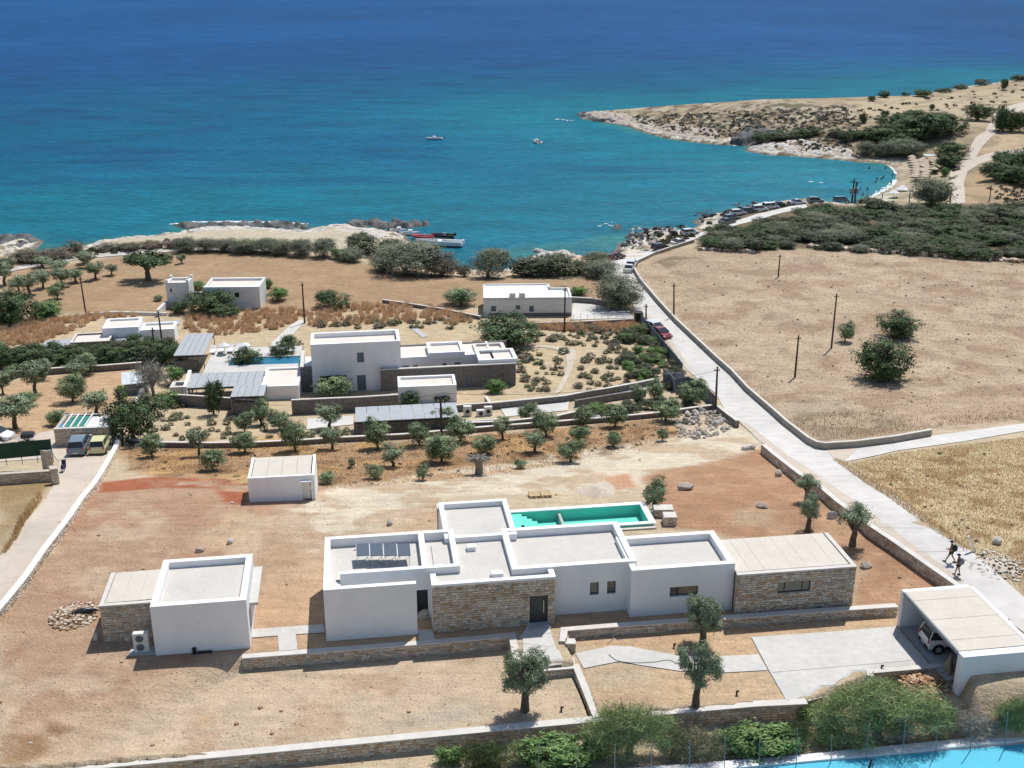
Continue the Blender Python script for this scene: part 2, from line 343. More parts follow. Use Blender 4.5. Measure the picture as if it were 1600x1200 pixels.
def zone(px, col, soft=1.0, wob=4.0, amt=1.0, z=None):
    global C
    pts = []
    for (a, b) in px:
        p = P(a, b) if z is None else at_z(a, b, z); pts.append((p[0], p[1]))
    pts = np.array(pts)
    x0, y0 = pts.min(0) - 8; x1, y1 = pts.max(0) + 8
    m = np.where((X > x0) & (X < x1) & (Y > y0) & (Y < y1))[0]
    if not len(m): return
    d = sdf(pts, X[m] + wx[m] * wob, Y[m] + wy[m] * wob)
    w = (sst(-soft, soft, d) * amt)[:, None]
    C[m] = C[m] * (1 - w) + np.array(lin(*col, K)) * w
def mottle(px, col, scale, th, sharp, amt, k=0, soft=1.0):
    global C
    pts = np.array([P(a, b)[:2] for a, b in px]); x0, y0 = pts.min(0) - 4; x1, y1 = pts.max(0) + 4
    m = np.where((X > x0) & (X < x1) & (Y > y0) & (Y < y1))[0]
    d = sdf(pts, X[m], Y[m]); n = fbm(X[m] / scale, Y[m] / scale, k, 4)
    w = (sst(-soft, soft, d) * sst(th - sharp, th + sharp, n) * amt)[:, None]
    C[m] = C[m] * (1 - w) + np.array(lin(*col, K)) * w
FAR = [(0, 395), (120, 392), (300, 385), (500, 395), (600, 390), (780, 428), (1000, 400), (1090, 375), (1600, 330), (1600, 700), (1100, 660), (200, 690), (0, 690)]
zone([(880, 160), (1900, 80), (1900, 330), (1250, 320), (1150, 240)], (176, 152, 124), 6, 10)
zone([(930, 178), (1330, 168), (1340, 205), (1290, 240), (1140, 222), (1000, 200)], (150, 128, 104), 6, 12)
zone([(900, 178), (960, 180), (1040, 200), (1000, 206)], (160, 128, 96), 3, 8)
zone([(1320, 160), (1800, 112), (1800, 160), (1520, 200), (1380, 190), (1330, 182)], (190, 168, 138), 6, 10)
zone([(1400, 250), (1450, 240), (1490, 262), (1485, 318), (1340, 322), (1395, 292), (1408, 272)], (190, 172, 144), 3, 6)
zone([(1520, 262), (1600, 270), (1600, 330), (1500, 330)], (184, 152, 118), 3, 6)
zone([(1540, 205), (1600, 206), (1600, 245), (1530, 245)], (192, 164, 132), 3, 6)
zone([(1085, 340), (1250, 320), (1800, 322), (1800, 424), (1300, 392), (1100, 390)], (122, 108, 84), 3, 6)
# western fields
zone([(0, 425), (110, 412), (260, 392), (420, 394), (560, 412), (720, 434), (940, 436), (960, 470), (900, 470), (750, 478), (480, 486), (150, 492), (0, 490)], (172, 138, 106), 2.0, 4)
zone([(60, 398), (280, 364), (500, 358), (640, 370), (700, 420), (560, 400), (440, 390), (280, 390), (120, 400)], (196, 180, 156), 1.5, 5)
# villa garden
zone([(0, 500), (100, 492), (740, 482), (1000, 505), (1066, 585), (1050, 606), (800, 640), (560, 650), (470, 690), (200, 680), (230, 600), (0, 600)], (202, 176, 142), 1.0, 2)
zone([(990, 412), (1040, 392), (1100, 388), (1290, 392), (1430, 402), (1900, 430), (1900, 630), (1460, 672), (1290, 694), (1210, 640), (1060, 500)], (184, 156, 130), 0.8, 3)
zone([(1005, 415), (1050, 400), (1120, 404), (1060, 412), (1030, 424)], (130, 112, 90), 1.2, 3, 0.8)
zone([(1215, 640), (1290, 618), (1400, 650), (1440, 668), (1290, 692)], (158, 138, 116), 0.8, 3, 0.8)
zone([(1330, 722), (1400, 708), (1900, 642), (1900, 1160), (1520, 862), (1440, 806)], (196, 170, 130), 0.8, 3)
zone([(1520, 860), (1600, 850), (1600, 930), (1560, 890)], (200, 184, 156), 0.8, 2.5)
# olive slope, orchard, left fields
zone([(196, 700), (400, 702), (640, 690), (850, 674), (1020, 655), (1070, 680), (960, 712), (760, 748), (520, 766), (380, 745), (200, 742)], (178, 140, 104), 1.2, 4)
zone([(0, 598), (222, 574), (200, 640), (182, 660), (90, 680), (0, 688)], (198, 160, 122), 0.8, 2)
zone([(0, 775), (62, 768), (50, 800), (0, 872)], (166, 138, 100), 1.0, 3)
zone([(0, 745), (90, 742), (75, 772), (0, 790)], (158, 128, 88), 0.6, 2)
zone([(0, 690), (85, 682), (78, 716), (0, 722)], (206, 190, 164), 0.6, 2)
# the building plot
zone([(152, 760), (250, 750), (500, 760), (560, 800), (508, 900), (460, 1000), (240, 1060), (0, 1150), (0, 960), (60, 880)], (186, 148, 120), 1.0, 3)
zone([(360, 800), (520, 790), (700, 790), (680, 850), (505, 880), (500, 985), (400, 985), (400, 880), (300, 850)], (200, 166, 134), 1.2, 4)
zone([(385, 915), (503, 900), (503, 985), (390, 990)], (204, 164, 128), 0.8, 3)
zone([(150, 754), (250, 744), (350, 747), (392, 758), (388, 790), (352, 784), (330, 764), (250, 762), (152, 770)], (172, 96, 62), 0.5, 1.5)
zone([(440, 790), (520, 760), (900, 705), (1060, 682), (1150, 660), (1190, 690), (1185, 706), (1060, 735), (990, 765), (700, 775), (640, 810), (490, 860), (420, 830)], (216, 198, 174), 1.2, 3)
zone([(1010, 742), (1110, 720), (1190, 702), (1290, 770), (1400, 855), (1490, 915), (1408, 955), (1338, 950), (1336, 880), (1120, 832), (1040, 830), (1030, 790)], (178, 132, 100), 0.8, 2.5)
zone([(940, 745), (990, 738), (1000, 760), (960, 765)], (196, 132, 92), 0.6, 2, 0.8)
zone([(1135, 800), (1180, 785), (1215, 800), (1215, 822), (1150, 818)], (188, 160, 130), 0.8, 2, 0.7)
zone([(1260, 800), (1320, 790), (1345, 850), (1290, 838)], (190, 150, 114), 0.8, 2, 0.7)
zone([(100, 1120), (380, 1042), (800, 1002), (925, 1120), (400, 1172), (150, 1200)], (206, 178, 150), 0.8, 2)
zone([(0, 1090), (240, 1062), (378, 1040), (180, 1120), (100, 1190), (0, 1210)], (200, 166, 136), 1.0, 3)
zone([(0, 1148), (60, 1150), (70, 1175), (40, 1215), (0, 1215)], (158, 118, 84), 0.5, 2, 0.85)
zone([(60, 1128), (112, 1134), (90, 1148), (70, 1150)], (150, 112, 80), 0.3, 1.2, 0.85)
zone([(670, 1112), (720, 1105), (760, 1118), (700, 1130), (610, 1135)], (176, 166, 150), 0.8, 2, 0.6)
zone([(300, 1120), (330, 1118), (330, 1140), (300, 1145)], (190, 150, 110), 0.6, 2, 0.6)
zone([(893, 990), (1240, 964), (1402, 954), (1402, 978), (1173, 996), (1190, 1030), (1060, 1020), (900, 1010)], (206, 168, 132), 0.2, 0.5)
zone([(910, 1046), (1060, 1040), (1200, 1050), (1228, 1096), (930, 1118)], (202, 168, 134), 0.2, 0.6)
zone([(920, 1058), (1010, 1046), (1010, 1070), (940, 1080)], (196, 176, 150), 0.8, 2, 0.7)
zone([(650, 975), (1345, 945), (1345, 962), (895, 985), (660, 1000)], (204, 164, 128), 0.3, 1)
zone([(395, 1000), (652, 985), (660, 1000), (395, 1022)], (204, 164, 128), 0.2, 0.5)
zone([(240, 1198), (900, 1140), (1260, 1108), (1600, 1040), (1600, 1150), (1200, 1180), (600, 1215)], (206, 180, 148), 0.6, 2)
zone([(1415, 1062), (1490, 1050), (1520, 1065), (1470, 1085), (1430, 1080)], (180, 138, 104), 0.4, 1.2)
# dry grass and earth mottling
mottle([(200, 690), (1060, 655), (1060, 690), (700, 750), (400, 760), (200, 740)], (196, 152, 98), 3.0, 0.52, 0.05, 0.8, 1)
mottle([(200, 690), (1060, 655), (1060, 690), (700, 750), (400, 760), (200, 740)], (128, 92, 62), 2.0, 0.6, 0.04, 0.6, 3)
mottle([(150, 750), (500, 750), (560, 800), (300, 1040), (0, 1150), (0, 960)], (200, 170, 142), 5.0, 0.53, 0.06, 0.75, 2)
mottle([(150, 750), (500, 750), (560, 800), (300, 1040), (0, 1150), (0, 960)], (174, 128, 100), 4.0, 0.56, 0.05, 0.6, 5)
mottle([(400, 760), (1150, 665), (1190, 700), (900, 800), (500, 880), (400, 985)], (186, 148, 116), 3.5, 0.54, 0.05, 0.6, 6)
mottle([(0, 1090), (380, 1040), (800, 1000), (925, 1120), (300, 1190), (0, 1215)], (190, 152, 122), 3.0, 0.55, 0.06, 0.6, 4)
mottle([(1030, 740), (1190, 702), (1490, 915), (1338, 950), (1120, 832)], (196, 152, 118), 3.0, 0.56, 0.06, 0.6, 4)
mottle([(990, 412), (1290, 392), (1900, 430), (1900, 630), (1290, 694), (1060, 500)], (152, 122, 96), 5.0, 0.54, 0.05, 0.5, 1)
mottle([(990, 412), (1290, 392), (1900, 430), (1900, 630), (1290, 694), (1060, 500)], (204, 178, 150), 4.0, 0.55, 0.05, 0.55, 6)
mottle([(1330, 722), (1900, 642), (1900, 1160), (1440, 806)], (208, 184, 142), 2.4, 0.52, 0.05, 0.8, 2)
mottle([(1330, 722), (1900, 642), (1900, 1160), (1440, 806)], (156, 116, 76), 2.0, 0.58, 0.05, 0.7, 5)
mottle([(0, 425), (260, 392), (720, 434), (940, 436), (750, 478), (0, 490)], (186, 150, 114), 4.0, 0.54, 0.05, 0.5, 3)
mottle([(930, 170), (1340, 165), (1340, 240), (1140, 222), (960, 196)], (92, 84, 70), 3.5, 0.50, 0.03, 0.75, 3)
mottle([(930, 170), (1340, 165), (1340, 240), (1140, 222), (960, 196)], (196, 180, 156), 3.0, 0.55, 0.03, 0.7, 6)
mottle([(1200, 150), (1800, 100), (1800, 330), (1300, 320)], (132, 118, 94), 5.0, 0.58, 0.03, 0.5, 2)
sdv = bil(_SD, X, Y)
rockw = sst(9, 4, sdv + wx * 5) * (1 - np.exp(-(((X - 118) / 26) ** 2 + ((Y - 330) / 38) ** 2)))
n1 = fbm(X / 2.6, Y / 1.5, 5); 
rc = np.array(lin(222, 212, 196, K))[None] * (1 - sst(0.50, 0.6, n1))[:, None] + np.array(lin(128, 112, 94, K))[None] * sst(0.50, 0.6, n1)[:, None]
C = C * (1 - rockw[:, None] * 0.9) + rc * rockw[:, None] * 0.9
edge = sst(1.6, 0.4, sdv) * (1 - np.exp(-(((X - 118) / 26) ** 2 + ((Y - 330) / 38) ** 2)))
C = C * (1 - edge[:, None] * 0.75) + np.array(lin(70, 62, 52, K))[None] * edge[:, None] * 0.75
C = (C * 0.86 + C.mean(1, keepdims=True) * np.array([1.04, .99, .93]) * 0.14) * np.array([0.975, 1.005, 0.965])
keep = (Z[F] > -1.5).any(1)
Fk = F[keep]; used = np.zeros(len(X), bool); used[Fk.ravel()] = True; idx = np.cumsum(used) - 1
gm, gt, gb = nt('dry_earth'); gL = gt.links.new
ga = N(gt, 'ShaderNodeAttribute', attribute_name='Col')
n_a = noise_node(gt, 0.9, 6, 'World', 0.65); n_b = noise_node(gt, 7.0, 5, 'World', 0.7); n_c = noise_node(gt, 0.16, 4, 'World')
def rmap(t, n, lo, hi, a=0.3, b=0.7):
    mr = N(t, 'ShaderNodeMapRange'); mr.inputs['From Min'].default_value = a; mr.inputs['From Max'].default_value = b
    mr.inputs['To Min'].default_value = lo; mr.inputs['To Max'].default_value = hi; t.links.new(n.outputs['Fac'], mr.inputs['Value']); return mr
src = ga.outputs['Color']
for n_, lo, hi in ((n_a, 0.86, 1.14), (n_b, 0.72, 1.24), (n_c, 0.93, 1.07)):
    r_ = rmap(gt, n_, lo, hi); v_ = N(gt, 'ShaderNodeVectorMath', operation='SCALE'); gL(src, v_.inputs[0]); gL(r_.outputs[0], v_.inputs['Scale']); src = v_.outputs[0]
# streaks left by raking and wheels, and scattered pale pebbles
gp = N(gt, 'ShaderNodeNewGeometry'); mp = N(gt, 'ShaderNodeMapping'); mp.inputs['Scale'].default_value = (0.35, 2.2, 1); mp.inputs['Rotation'].default_value = (0, 0, 0.25)
gL(gp.outputs['Position'], mp.inputs['Vector']); ns = N(gt, 'ShaderNodeTexNoise'); ns.inputs['Scale'].default_value = 0.8; ns.inputs['Detail'].default_value = 6; ns.inputs['Roughness'].default_value = 0.65
gL(mp.outputs[0], ns.inputs['Vector']); r_ = rmap(gt, ns, 0.88, 1.12); v_ = N(gt, 'ShaderNodeVectorMath', operation='SCALE'); gL(src, v_.inputs[0]); gL(r_.outputs[0], v_.inputs['Scale']); src = v_.outputs[0]
vo = N(gt, 'ShaderNodeTexVoronoi'); vo.inputs['Scale'].default_value = 2.2; gL(gp.outputs['Position'], vo.inputs['Vector'])
pr = N(gt, 'ShaderNodeMapRange'); pr.inputs['From Min'].default_value = 0.05; pr.inputs['From Max'].default_value = 0.12; pr.inputs['To Min'].default_value = 0.55; pr.inputs['To Max'].default_value = 0
gL(vo.outputs['Distance'], pr.inputs['Value']); mixp = N(gt, 'ShaderNodeMix', data_type='RGBA'); gL(pr.outputs[0], mixp.inputs[0]); gL(src, mixp.inputs[6]); mixp.inputs[7].default_value = (*lin(214, 200, 180, K), 1)
gL(mixp.outputs[2], gb.inputs['Base Color']); gb.inputs['Roughness'].default_value = 0.95; gb.inputs['Specular IOR Level'].default_value = 0.1
bp_ = N(gt, 'ShaderNodeBump'); bp_.inputs['Strength'].default_value = 0.7; bp_.inputs['Distance'].default_value = 0.12; gL(n_b.outputs['Fac'], bp_.inputs['Height'])
bp2 = N(gt, 'ShaderNodeBump'); bp2.inputs['Strength'].default_value = 0.5; bp2.inputs['Distance'].default_value = 0.5; gL(n_a.outputs['Fac'], bp2.inputs['Height']); gL(bp_.outputs[0], bp2.inputs['Normal']); gL(bp2.outputs[0], gb.inputs['Normal'])
me = mesh_np('ground', np.stack([X, Y, Z], -1)[used], idx[Fk], gm, col=C[used], smooth=True)
ground = link(bpy.data.objects.new('ground', me)); tag(ground, kind='structure')

# ------------------------------------------------------------------ sea
Xs, Ys, Fs = fan(190, 30000, 620, 420, 0.75)
sds = bil(_SD, Xs, Ys); off = (Ys > 870) | (np.abs(Xs) > 560); sds = np.where(off, -300, sds); dpt = -sds
wob = (fbm(Xs / 22, Ys / 14, 2) - 0.5)
deep = np.array(lin(24, 90, 146, 0.72)); mid = np.array(lin(12, 102, 138, 0.72)); shal = np.array(lin(18, 120, 142, 0.72)); tq = np.array(lin(58, 134, 136, 0.72))
dd = dpt + wob * 26
Cs = np.empty((len(Xs), 3)); Cs[:] = tq
w = sst(-3, 7, dd)[:, None]; Cs = Cs * (1 - w) + shal * w
w = sst(25, 130, dd)[:, None]; Cs = Cs * (1 - w) + mid * w
w = sst(150, 640, dd + (Ys - 400) * 0.55)[:, None]; Cs = Cs * (1 - w) + deep * w
bay = np.exp(-(((Xs - 92) / 34) ** 2 + ((Ys - 345) / 40) ** 2))[:, None] * 0.75; Cs = Cs * (1 - bay) + np.array(lin(40, 132, 146, 0.75)) * bay
sg = (sst(0.56, 0.66, fbm(Xs / 40, Ys / 22, 6)) * sst(20, 60, dpt) * 0.28)[:, None]; Cs = Cs * (1 - sg) + deep * 0.7 * sg
Cs = Cs * 0.86 * (1 + (fbm(Xs / 260, Ys / 420, 5) - 0.5)[:, None] * 0.45)
keep = (sds[Fs] < 10).any(1); Fk = Fs[keep]; used = np.zeros(len(Xs), bool); used[Fk.ravel()] = True; idx = np.cumsum(used) - 1
sm_, stt, sb = nt('sea_water'); sL = stt.links.new
sa = N(stt, 'ShaderNodeAttribute', attribute_name='Col'); g_ = N(stt, 'ShaderNodeNewGeometry')
mp = N(stt, 'ShaderNodeMapping'); mp.inputs['Scale'].default_value = (0.32, 0.62, 1); mp.inputs['Rotation'].default_value = (0, 0, 0.25); sL(g_.outputs['Position'], mp.inputs['Vector'])
w1 = N(stt, 'ShaderNodeTexNoise'); w1.inputs['Scale'].default_value = 1.0; w1.inputs['Detail'].default_value = 6; w1.inputs['Roughness'].default_value = 0.65; sL(mp.outputs[0], w1.inputs['Vector'])
mp2 = N(stt, 'ShaderNodeMapping'); mp2.inputs['Scale'].default_value = (0.035, 0.09, 1); mp2.inputs['Rotation'].default_value = (0, 0, 0.2); sL(g_.outputs['Position'], mp2.inputs['Vector'])
w2 = N(stt, 'ShaderNodeTexNoise'); w2.inputs['Scale'].default_value = 1.0; w2.inputs['Detail'].default_value = 5; w2.inputs['Distortion'].default_value = 0.6; sL(mp2.outputs[0], w2.inputs['Vector'])
wv = N(stt, 'ShaderNodeTexWave', bands_direction='Y'); wv.inputs['Scale'].default_value = 0.085; wv.inputs['Distortion'].default_value = 7; wv.inputs['Detail'].default_value = 4; wv.inputs['Detail Scale'].default_value = 0.6
mp3 = N(stt, 'ShaderNodeMapping'); mp3.inputs['Rotation'].default_value = (0, 0, 0.3); sL(g_.outputs['Position'], mp3.inputs['Vector']); sL(mp3.outputs[0], wv.inputs['Vector'])
src = sa.outputs['Color']
for n_, lo, hi in ((w1, 0.70, 1.34), (w2, 0.82, 1.18), (wv, 0.985, 1.015)):
    r_ = rmap(stt, n_, lo, hi, *((0, 1) if n_ is wv else (0.3, 0.7))); v_ = N(stt, 'ShaderNodeVectorMath', operation='SCALE'); sL(src, v_.inputs[0]); sL(r_.outputs[0], v_.inputs['Scale']); src = v_.outputs[0]
stt.nodes.remove(sb); sd_ = N(stt, 'ShaderNodeBsdfDiffuse'); sg_ = N(stt, 'ShaderNodeBsdfGlossy'); sg_.inputs['Roughness'].default_value = 0.22; sx_ = N(stt, 'ShaderNodeMixShader'); sx_.inputs[0].default_value = 0.07
sL(src, sd_.inputs['Color']); sL(sd_.outputs[0], sx_.inputs[1]); sL(sg_.outputs[0], sx_.inputs[2]); sL(sx_.outputs[0], stt.nodes['Material Output'].inputs['Surface'])
b1 = N(stt, 'ShaderNodeBump'); b1.inputs['Strength'].default_value = 0.8; b1.inputs['Distance'].default_value = 0.5; sL(w1.outputs['Fac'], b1.inputs['Height'])
b2 = N(stt, 'ShaderNodeBump'); b2.inputs['Strength'].default_value = 0.08; b2.inputs['Distance'].default_value = 1.2; sL(wv.outputs['Fac'], b2.inputs['Height']); sL(b1.outputs[0], b2.inputs['Normal']); sL(b2.outputs[0], sd_.inputs['Normal']); sL(b2.outputs[0], sg_.inputs['Normal'])
me = mesh_np('sea', np.stack([Xs, Ys, np.zeros_like(Xs)], -1)[used], idx[Fk], sm_, col=Cs[used], smooth=True)
sea = link(bpy.data.objects.new('sea', me)); tag(sea, kind='structure')

# ------------------------------------------------------------------ sheets laid on the ground
def drape(name, pts, m, lift=0.05, step=2.0, world=False, kind='structure', thick=0.0, parent=None, zf=None):
    W = np.array([(p if world else P(*p)[:2]) for p in pts], float)
    B = []
    for i in range(len(W)):
        a, b = W[i], W[(i + 1) % len(W)]; n = max(1, int(np.hypot(*(b - a)) / step))
        for k in range(n): B.append(a + (b - a) * k / n)
    B = np.array(B); nb = len(B)
    x0, y0 = B.min(0); x1, y1 = B.max(0)
    gx, gy = np.meshgrid(np.arange(x0, x1, step), np.arange(y0, y1, step)); gx = gx.ravel() + 0.01; gy = gy.ravel() + 0.013
    s = sdf(W, gx, gy); k = s > step * 0.35
    pts2 = [Vector(b) for b in B] + [Vector((a, b)) for a, b in zip(gx[k], gy[k])]
    r = geometry.delaunay_2d_cdt(pts2, [(i, (i + 1) % nb) for i in range(nb)], [], 1, 1e-5)
    V2 = np.array([tuple(v) for v in r[0]]); zz = (T(V2[:, 0], V2[:, 1]) if zf is None else zf(V2[:, 0], V2[:, 1])) + lift
    me = bpy.data.meshes.new(name); me.from_pydata([(a, b, c) for (a, b), c in zip(V2, zz)], [], r[2]); me.materials.append(m)
    me.update()
    if len(me.polygons) and me.polygons[0].normal.z < 0: me.flip_normals()
    o = link(bpy.data.objects.new(name, me), parent)
    if kind: o['kind'] = kind
    return o
ROAD = [(1860, 1140), (1610, 946), (1600, 934), (1517, 862), (1472, 837), (1440, 806), (1382, 765), (1315, 723), (1400, 705), (1507, 690), (1600, 674), (1900, 642), (1900, 628), (1600, 662), (1460, 681), (1337, 699),
 (1285, 697), (1262, 686), (1210, 645), (1142, 580), (1056, 500), (1020, 458), (990, 426), (987, 414), (997, 406), (1024, 396), (1060, 384), (1083, 375), (1120, 361), (1147, 353), (1200, 339), (1262, 324), (1258, 319), (1240, 321), (1200, 331), (1157, 343), (1118, 355),
 (1088, 366), (1053, 379), (1024, 389), (1000, 392), (968, 400), (948, 412), (952, 428), (968, 446), (985, 470), (998, 490), (1012, 497), (1040, 530), (1072, 577), (1119, 616), (1132, 640), (1152, 655), (1187, 690), (1205, 702), (1250, 741), (1306, 782), (1358, 820), (1400, 848),
 (1450, 884), (1500, 914), (1560, 960), (1620, 1004), (1800, 1150)]
drape('road', ROAD, M['road'], 0.06, 2.5)
drape('dirt_road', [(192, 690), (178, 710), (150, 757), (100, 822), (68, 862), (43, 897), (0, 952), (-60, 1020), (-60, 900), (0, 868), (18, 852), (72, 780), (90, 748), (92, 722), (80, 705), (86, 690), (130, 700)], M['track'], 0.05, 2)
drape('parking_ground', [(0, 690), (86, 672), (86, 690), (80, 716), (0, 722), (-60, 724), (-60, 700)], M['track'], 0.055, 2)
drape('coast_path', [(20, 424), (0, 436), (-60, 446), (-60, 438), (0, 428), (30, 416), (90, 402), (150, 397), (280, 386), (400, 388), (450, 390), (450, 396), (400, 394), (280, 393), (150, 403), (95, 410)], M['whiterock'], 0.12, 3)
drape('beach_track', [(1525, 214), (1540, 205), (1560, 170), (1600, 160), (1640, 156), (1640, 168), (1600, 172), (1570, 182), (1560, 205), (1536, 228), (1525, 246), (1600, 233), (1640, 228), (1640, 236), (1600, 242), (1530, 257), (1512, 268), (1506, 285), (1508, 318), (1486, 320), (1484, 270), (1500, 255), (1510, 240)], M['track'], 0.12, 4)
drape('garden_path', [(900, 548), (899, 560), (893, 580), (877, 612), (865, 618), (880, 590), (886, 572), (884, 556), (870, 547), (850, 543), (830, 544), (830, 541), (852, 540), (878, 543)], M['track'], 0.07, 2)
drape('garden_path', [(478, 500), (470, 510), (452, 530), (437, 552), (420, 552), (425, 535), (450, 512), (468, 500)], M['concrete'], 0.07, 2)
drape('garden_path', [(648, 510), (668, 526), (660, 528), (640, 512)], M['concrete_grey'], 0.07, 2)
drape('villa_yard', [(896, 470), (905, 469), (955, 476), (984, 490), (990, 497), (893, 500)], M['concrete'], 0.07, 2)
drape('villa_driveway', [(775, 628), (905, 620), (1012, 600), (1030, 598), (1040, 606), (960, 616), (890, 626), (886, 642), (790, 652)], M['concrete'], 0.08, 2)
drape('villa_driveway', [(480, 655), (552, 650), (552, 664), (480, 672)], M['concrete'], 0.08, 2)
drape('driveway', [(1174, 996.5), (1300, 988), (1401, 980), (1430, 1014), (1455, 1043), (1364, 1053), (1310, 1085), (1262, 1097), (1229, 1097), (1200, 1046)], M['concrete'], 0.06, 0.8)
drape('walkway', [(899, 1022), (955, 1010), (985, 1011), (1062, 1026), (1116, 1027), (1185, 1023), (1199, 1048), (1128, 1052), (1060, 1049), (1000, 1040), (968, 1034), (912, 1045)], M['concrete'], 0.05, 0.8)
drape('walkway', [(826, 976), (858, 975), (862, 994), (870, 1016), (898, 1030), (898, 1042), (816, 1048), (800, 1030), (798, 998), (815, 994)], M["concrete"], 0.06, 0.8)
drape('walkway', [(392, 984), (505, 976), (508, 989), (462, 992), (465, 1016), (436, 1018), (434, 994), (394, 997)], M['concrete'], 0.05, 0.8)
drape('walkway', [(652, 985), (676, 984), (680, 1000), (655, 1001)], M['concrete'], 0.05, 0.8)

# dust and sand drifted along the road edges, and joints cast in the slabs
drape('road_shoulder', [(1152, 657), (1187, 688), (1250, 738), (1306, 779), (1358, 817), (1400, 845), (1450, 881), (1500, 912), (1506, 908), (1460, 876), (1412, 842), (1368, 808), (1322, 774), (1266, 734), (1215, 700), (1170, 664)], M['track'], 0.085, 2)
drape('road_shoulder', [(1290, 700), (1340, 700), (1330, 712), (1316, 722), (1360, 752), (1400, 782), (1440, 808), (1475, 836), (1465, 834), (1428, 806), (1388, 778), (1350, 752), (1306, 722)], M['track'], 0.085, 2)
drape('road_shoulder', [(1000, 492), (1012, 499), (1042, 531), (1074, 576), (1080, 576), (1048, 530), (1018, 496), (1004, 488)], M['track'], 0.085, 2)
def joint(name, a, b, w=0.022, lift=0.075, m='walldull', n=10):
    A = P(*a)[:2]; Bq = P(*b)[:2]; d = (Bq - A) / np.hypot(*(Bq - A)); nn = np.array([-d[1], d[0]]) * w / 2; mb_v = []
    for k in range(n + 1):
        p = A + (Bq - A) * k / n
        for s_ in (-1, 1): q_ = p + nn * s_; mb_v.append((q_[0], q_[1], float(T(q_[0], q_[1])) + lift))
    me = bpy.data.meshes.new(name); me.from_pydata(mb_v, [], [(2 * k, 2 * k + 2, 2 * k + 3, 2 * k + 1) for k in range(n)]); me.materials.append(M[m]); o = link(bpy.data.objects.new(name, me)); o['kind'] = 'structure'
for a, b in (((1206, 1052), (1440, 1032)), ((1062, 1027), (1060, 1048)), ((1128, 1027), (1128, 1051)), ((800, 1020), (866, 1012)), ((826, 994), (862, 990))): joint('slab_joint', a, b)
for (xl, yl, xr, yr) in ((1210, 704, 1300, 710), (1262, 746, 1350, 744), (1318, 788, 1410, 784), (1372, 826, 1462, 826), (1424, 864, 1512, 862), (1150, 652, 1214, 650), (1100, 600, 1150, 588), (1050, 540, 1092, 528)): joint('road_joint', (xl, yl), (xr, yr), 0.03, 0.095)
# ------------------------------------------------------------------ stone by stone walls
def stone_var(seed):
    r = random.Random(seed); j = lambda a: (r.random() - 0.5) * a
    b = [(-.5, -.5), (.5, -.5), (.5, .5), (-.5, .5)]
    back = [(x, 0.5, z) for x, z in b]
    mid = [(x * (0.98 + j(.05)), -0.25 + j(.2), z * (0.98 + j(.06))) for x, z in b]
    fr = [(x * 0.8 + j(.1), -0.5 + j(.12), z * 0.72 + j(.12)) for x, z in b]
    V = back + mid + fr; F = []
    for k in range(2):
        for i in range(4): F.append((k * 4 + (i + 1) % 4, k * 4 + i, k * 4 + 4 + i, k * 4 + 4 + (i + 1) % 4)[::-1])
    F.append((8, 9, 10, 11))
    return V, F
SV = [stone_var(i) for i in range(10)]
SM = []
for v_, f_ in SV:
    m_ = bpy.data.meshes.new('stone'); m_.from_pydata(v_, [], f_); m_.materials.append(M['stone_r']); m_.update(); SM.append(m_)
def lay_stones(parent, frames, rowh=0.16, ln=(0.14, 0.44), nparts=0, holes=(), depth=0.09, loc=(0, 0, 0), gap=0.02):
    """frames: (a, b, zb0, zb1, zt0, zt1) faces seen from the right of a->b looking... outward = rotate(b-a) by -90 deg"""
    L = []
    for (a, b, zb0, zb1, zt0, zt1) in frames:
        a = Vector((a[0], a[1])); b = Vector((b[0], b[1])); D = (b - a).length
        if D < 0.05: continue
        z = min(zb0, zb1); zt = max(zt0, zt1)
        while z < zt:
            h = rowh * random.uniform(0.72, 1.35); s = -random.random() * 0.2
            while s < D:
                l = random.uniform(*ln) * (0.7 + 0.6 * h / rowh) ; s0 = max(s, 0); s1 = min(s + l, D)
                f = ((s0 + s1) / 2) / D; zb = zb0 + (zb1 - zb0) * f; ztt = zt0 + (zt1 - zt0) * f
                z0, z1 = max(z, zb), min(z + h, ztt)
                ok = s1 - s0 > 0.07 and z1 - z0 > 0.04
                for (h0, h1, h2, h3) in holes:
                    if s1 > h0 and s0 < h1 and z1 > h2 and z0 < h3:
                        if s0 < h0 - 0.06: s1 = min(s1, h0)
                        elif s1 > h1 + 0.06: s0 = max(s0, h1)
                        elif z0 < h2 - 0.04: z1 = min(z1, h2)
                        elif z1 > h3 + 0.04: z0 = max(z0, h3)
                        else: ok = False
                if ok: L.append((a, b, (s0 + s1) / 2, (z0 + z1) / 2, s1 - s0 - gap, z1 - z0 - gap))
                s += l
            z += h
    L.sort(key=lambda q: -q[4] * q[5])
    mb = MB()
    for i, (a, b, s, z, w, h) in enumerate(L):
        h = h * random.uniform(.72, 1.04); z += random.uniform(-.018, .018); w = w * random.uniform(.86, 1.02)
        d = (b - a).normalized(); p = a + d * s; ang = math.atan2(d.y, d.x); dep = depth * random.uniform(0.8, 1.4)
        if i < nparts:
            put('stone', SM[i % 10], parent, (p.x - loc[0], p.y - loc[1], z - loc[2]), ang, (w, dep, h))
        else:
            v, f = SV[i % 10]; ca, sa = math.cos(ang), math.sin(ang)
            vs = [(p.x + x * w * ca - y * dep * sa - loc[0], p.y + x * w * sa + y * dep * ca - loc[1], z + q * h - loc[2]) for x, y, q in v]
            mb.add(vs, f, 0, STC[random.randrange(8)])
    if mb.v: tag(mb.build('stone_facing', M['stone_a'], parent, col=True), kind='stuff')
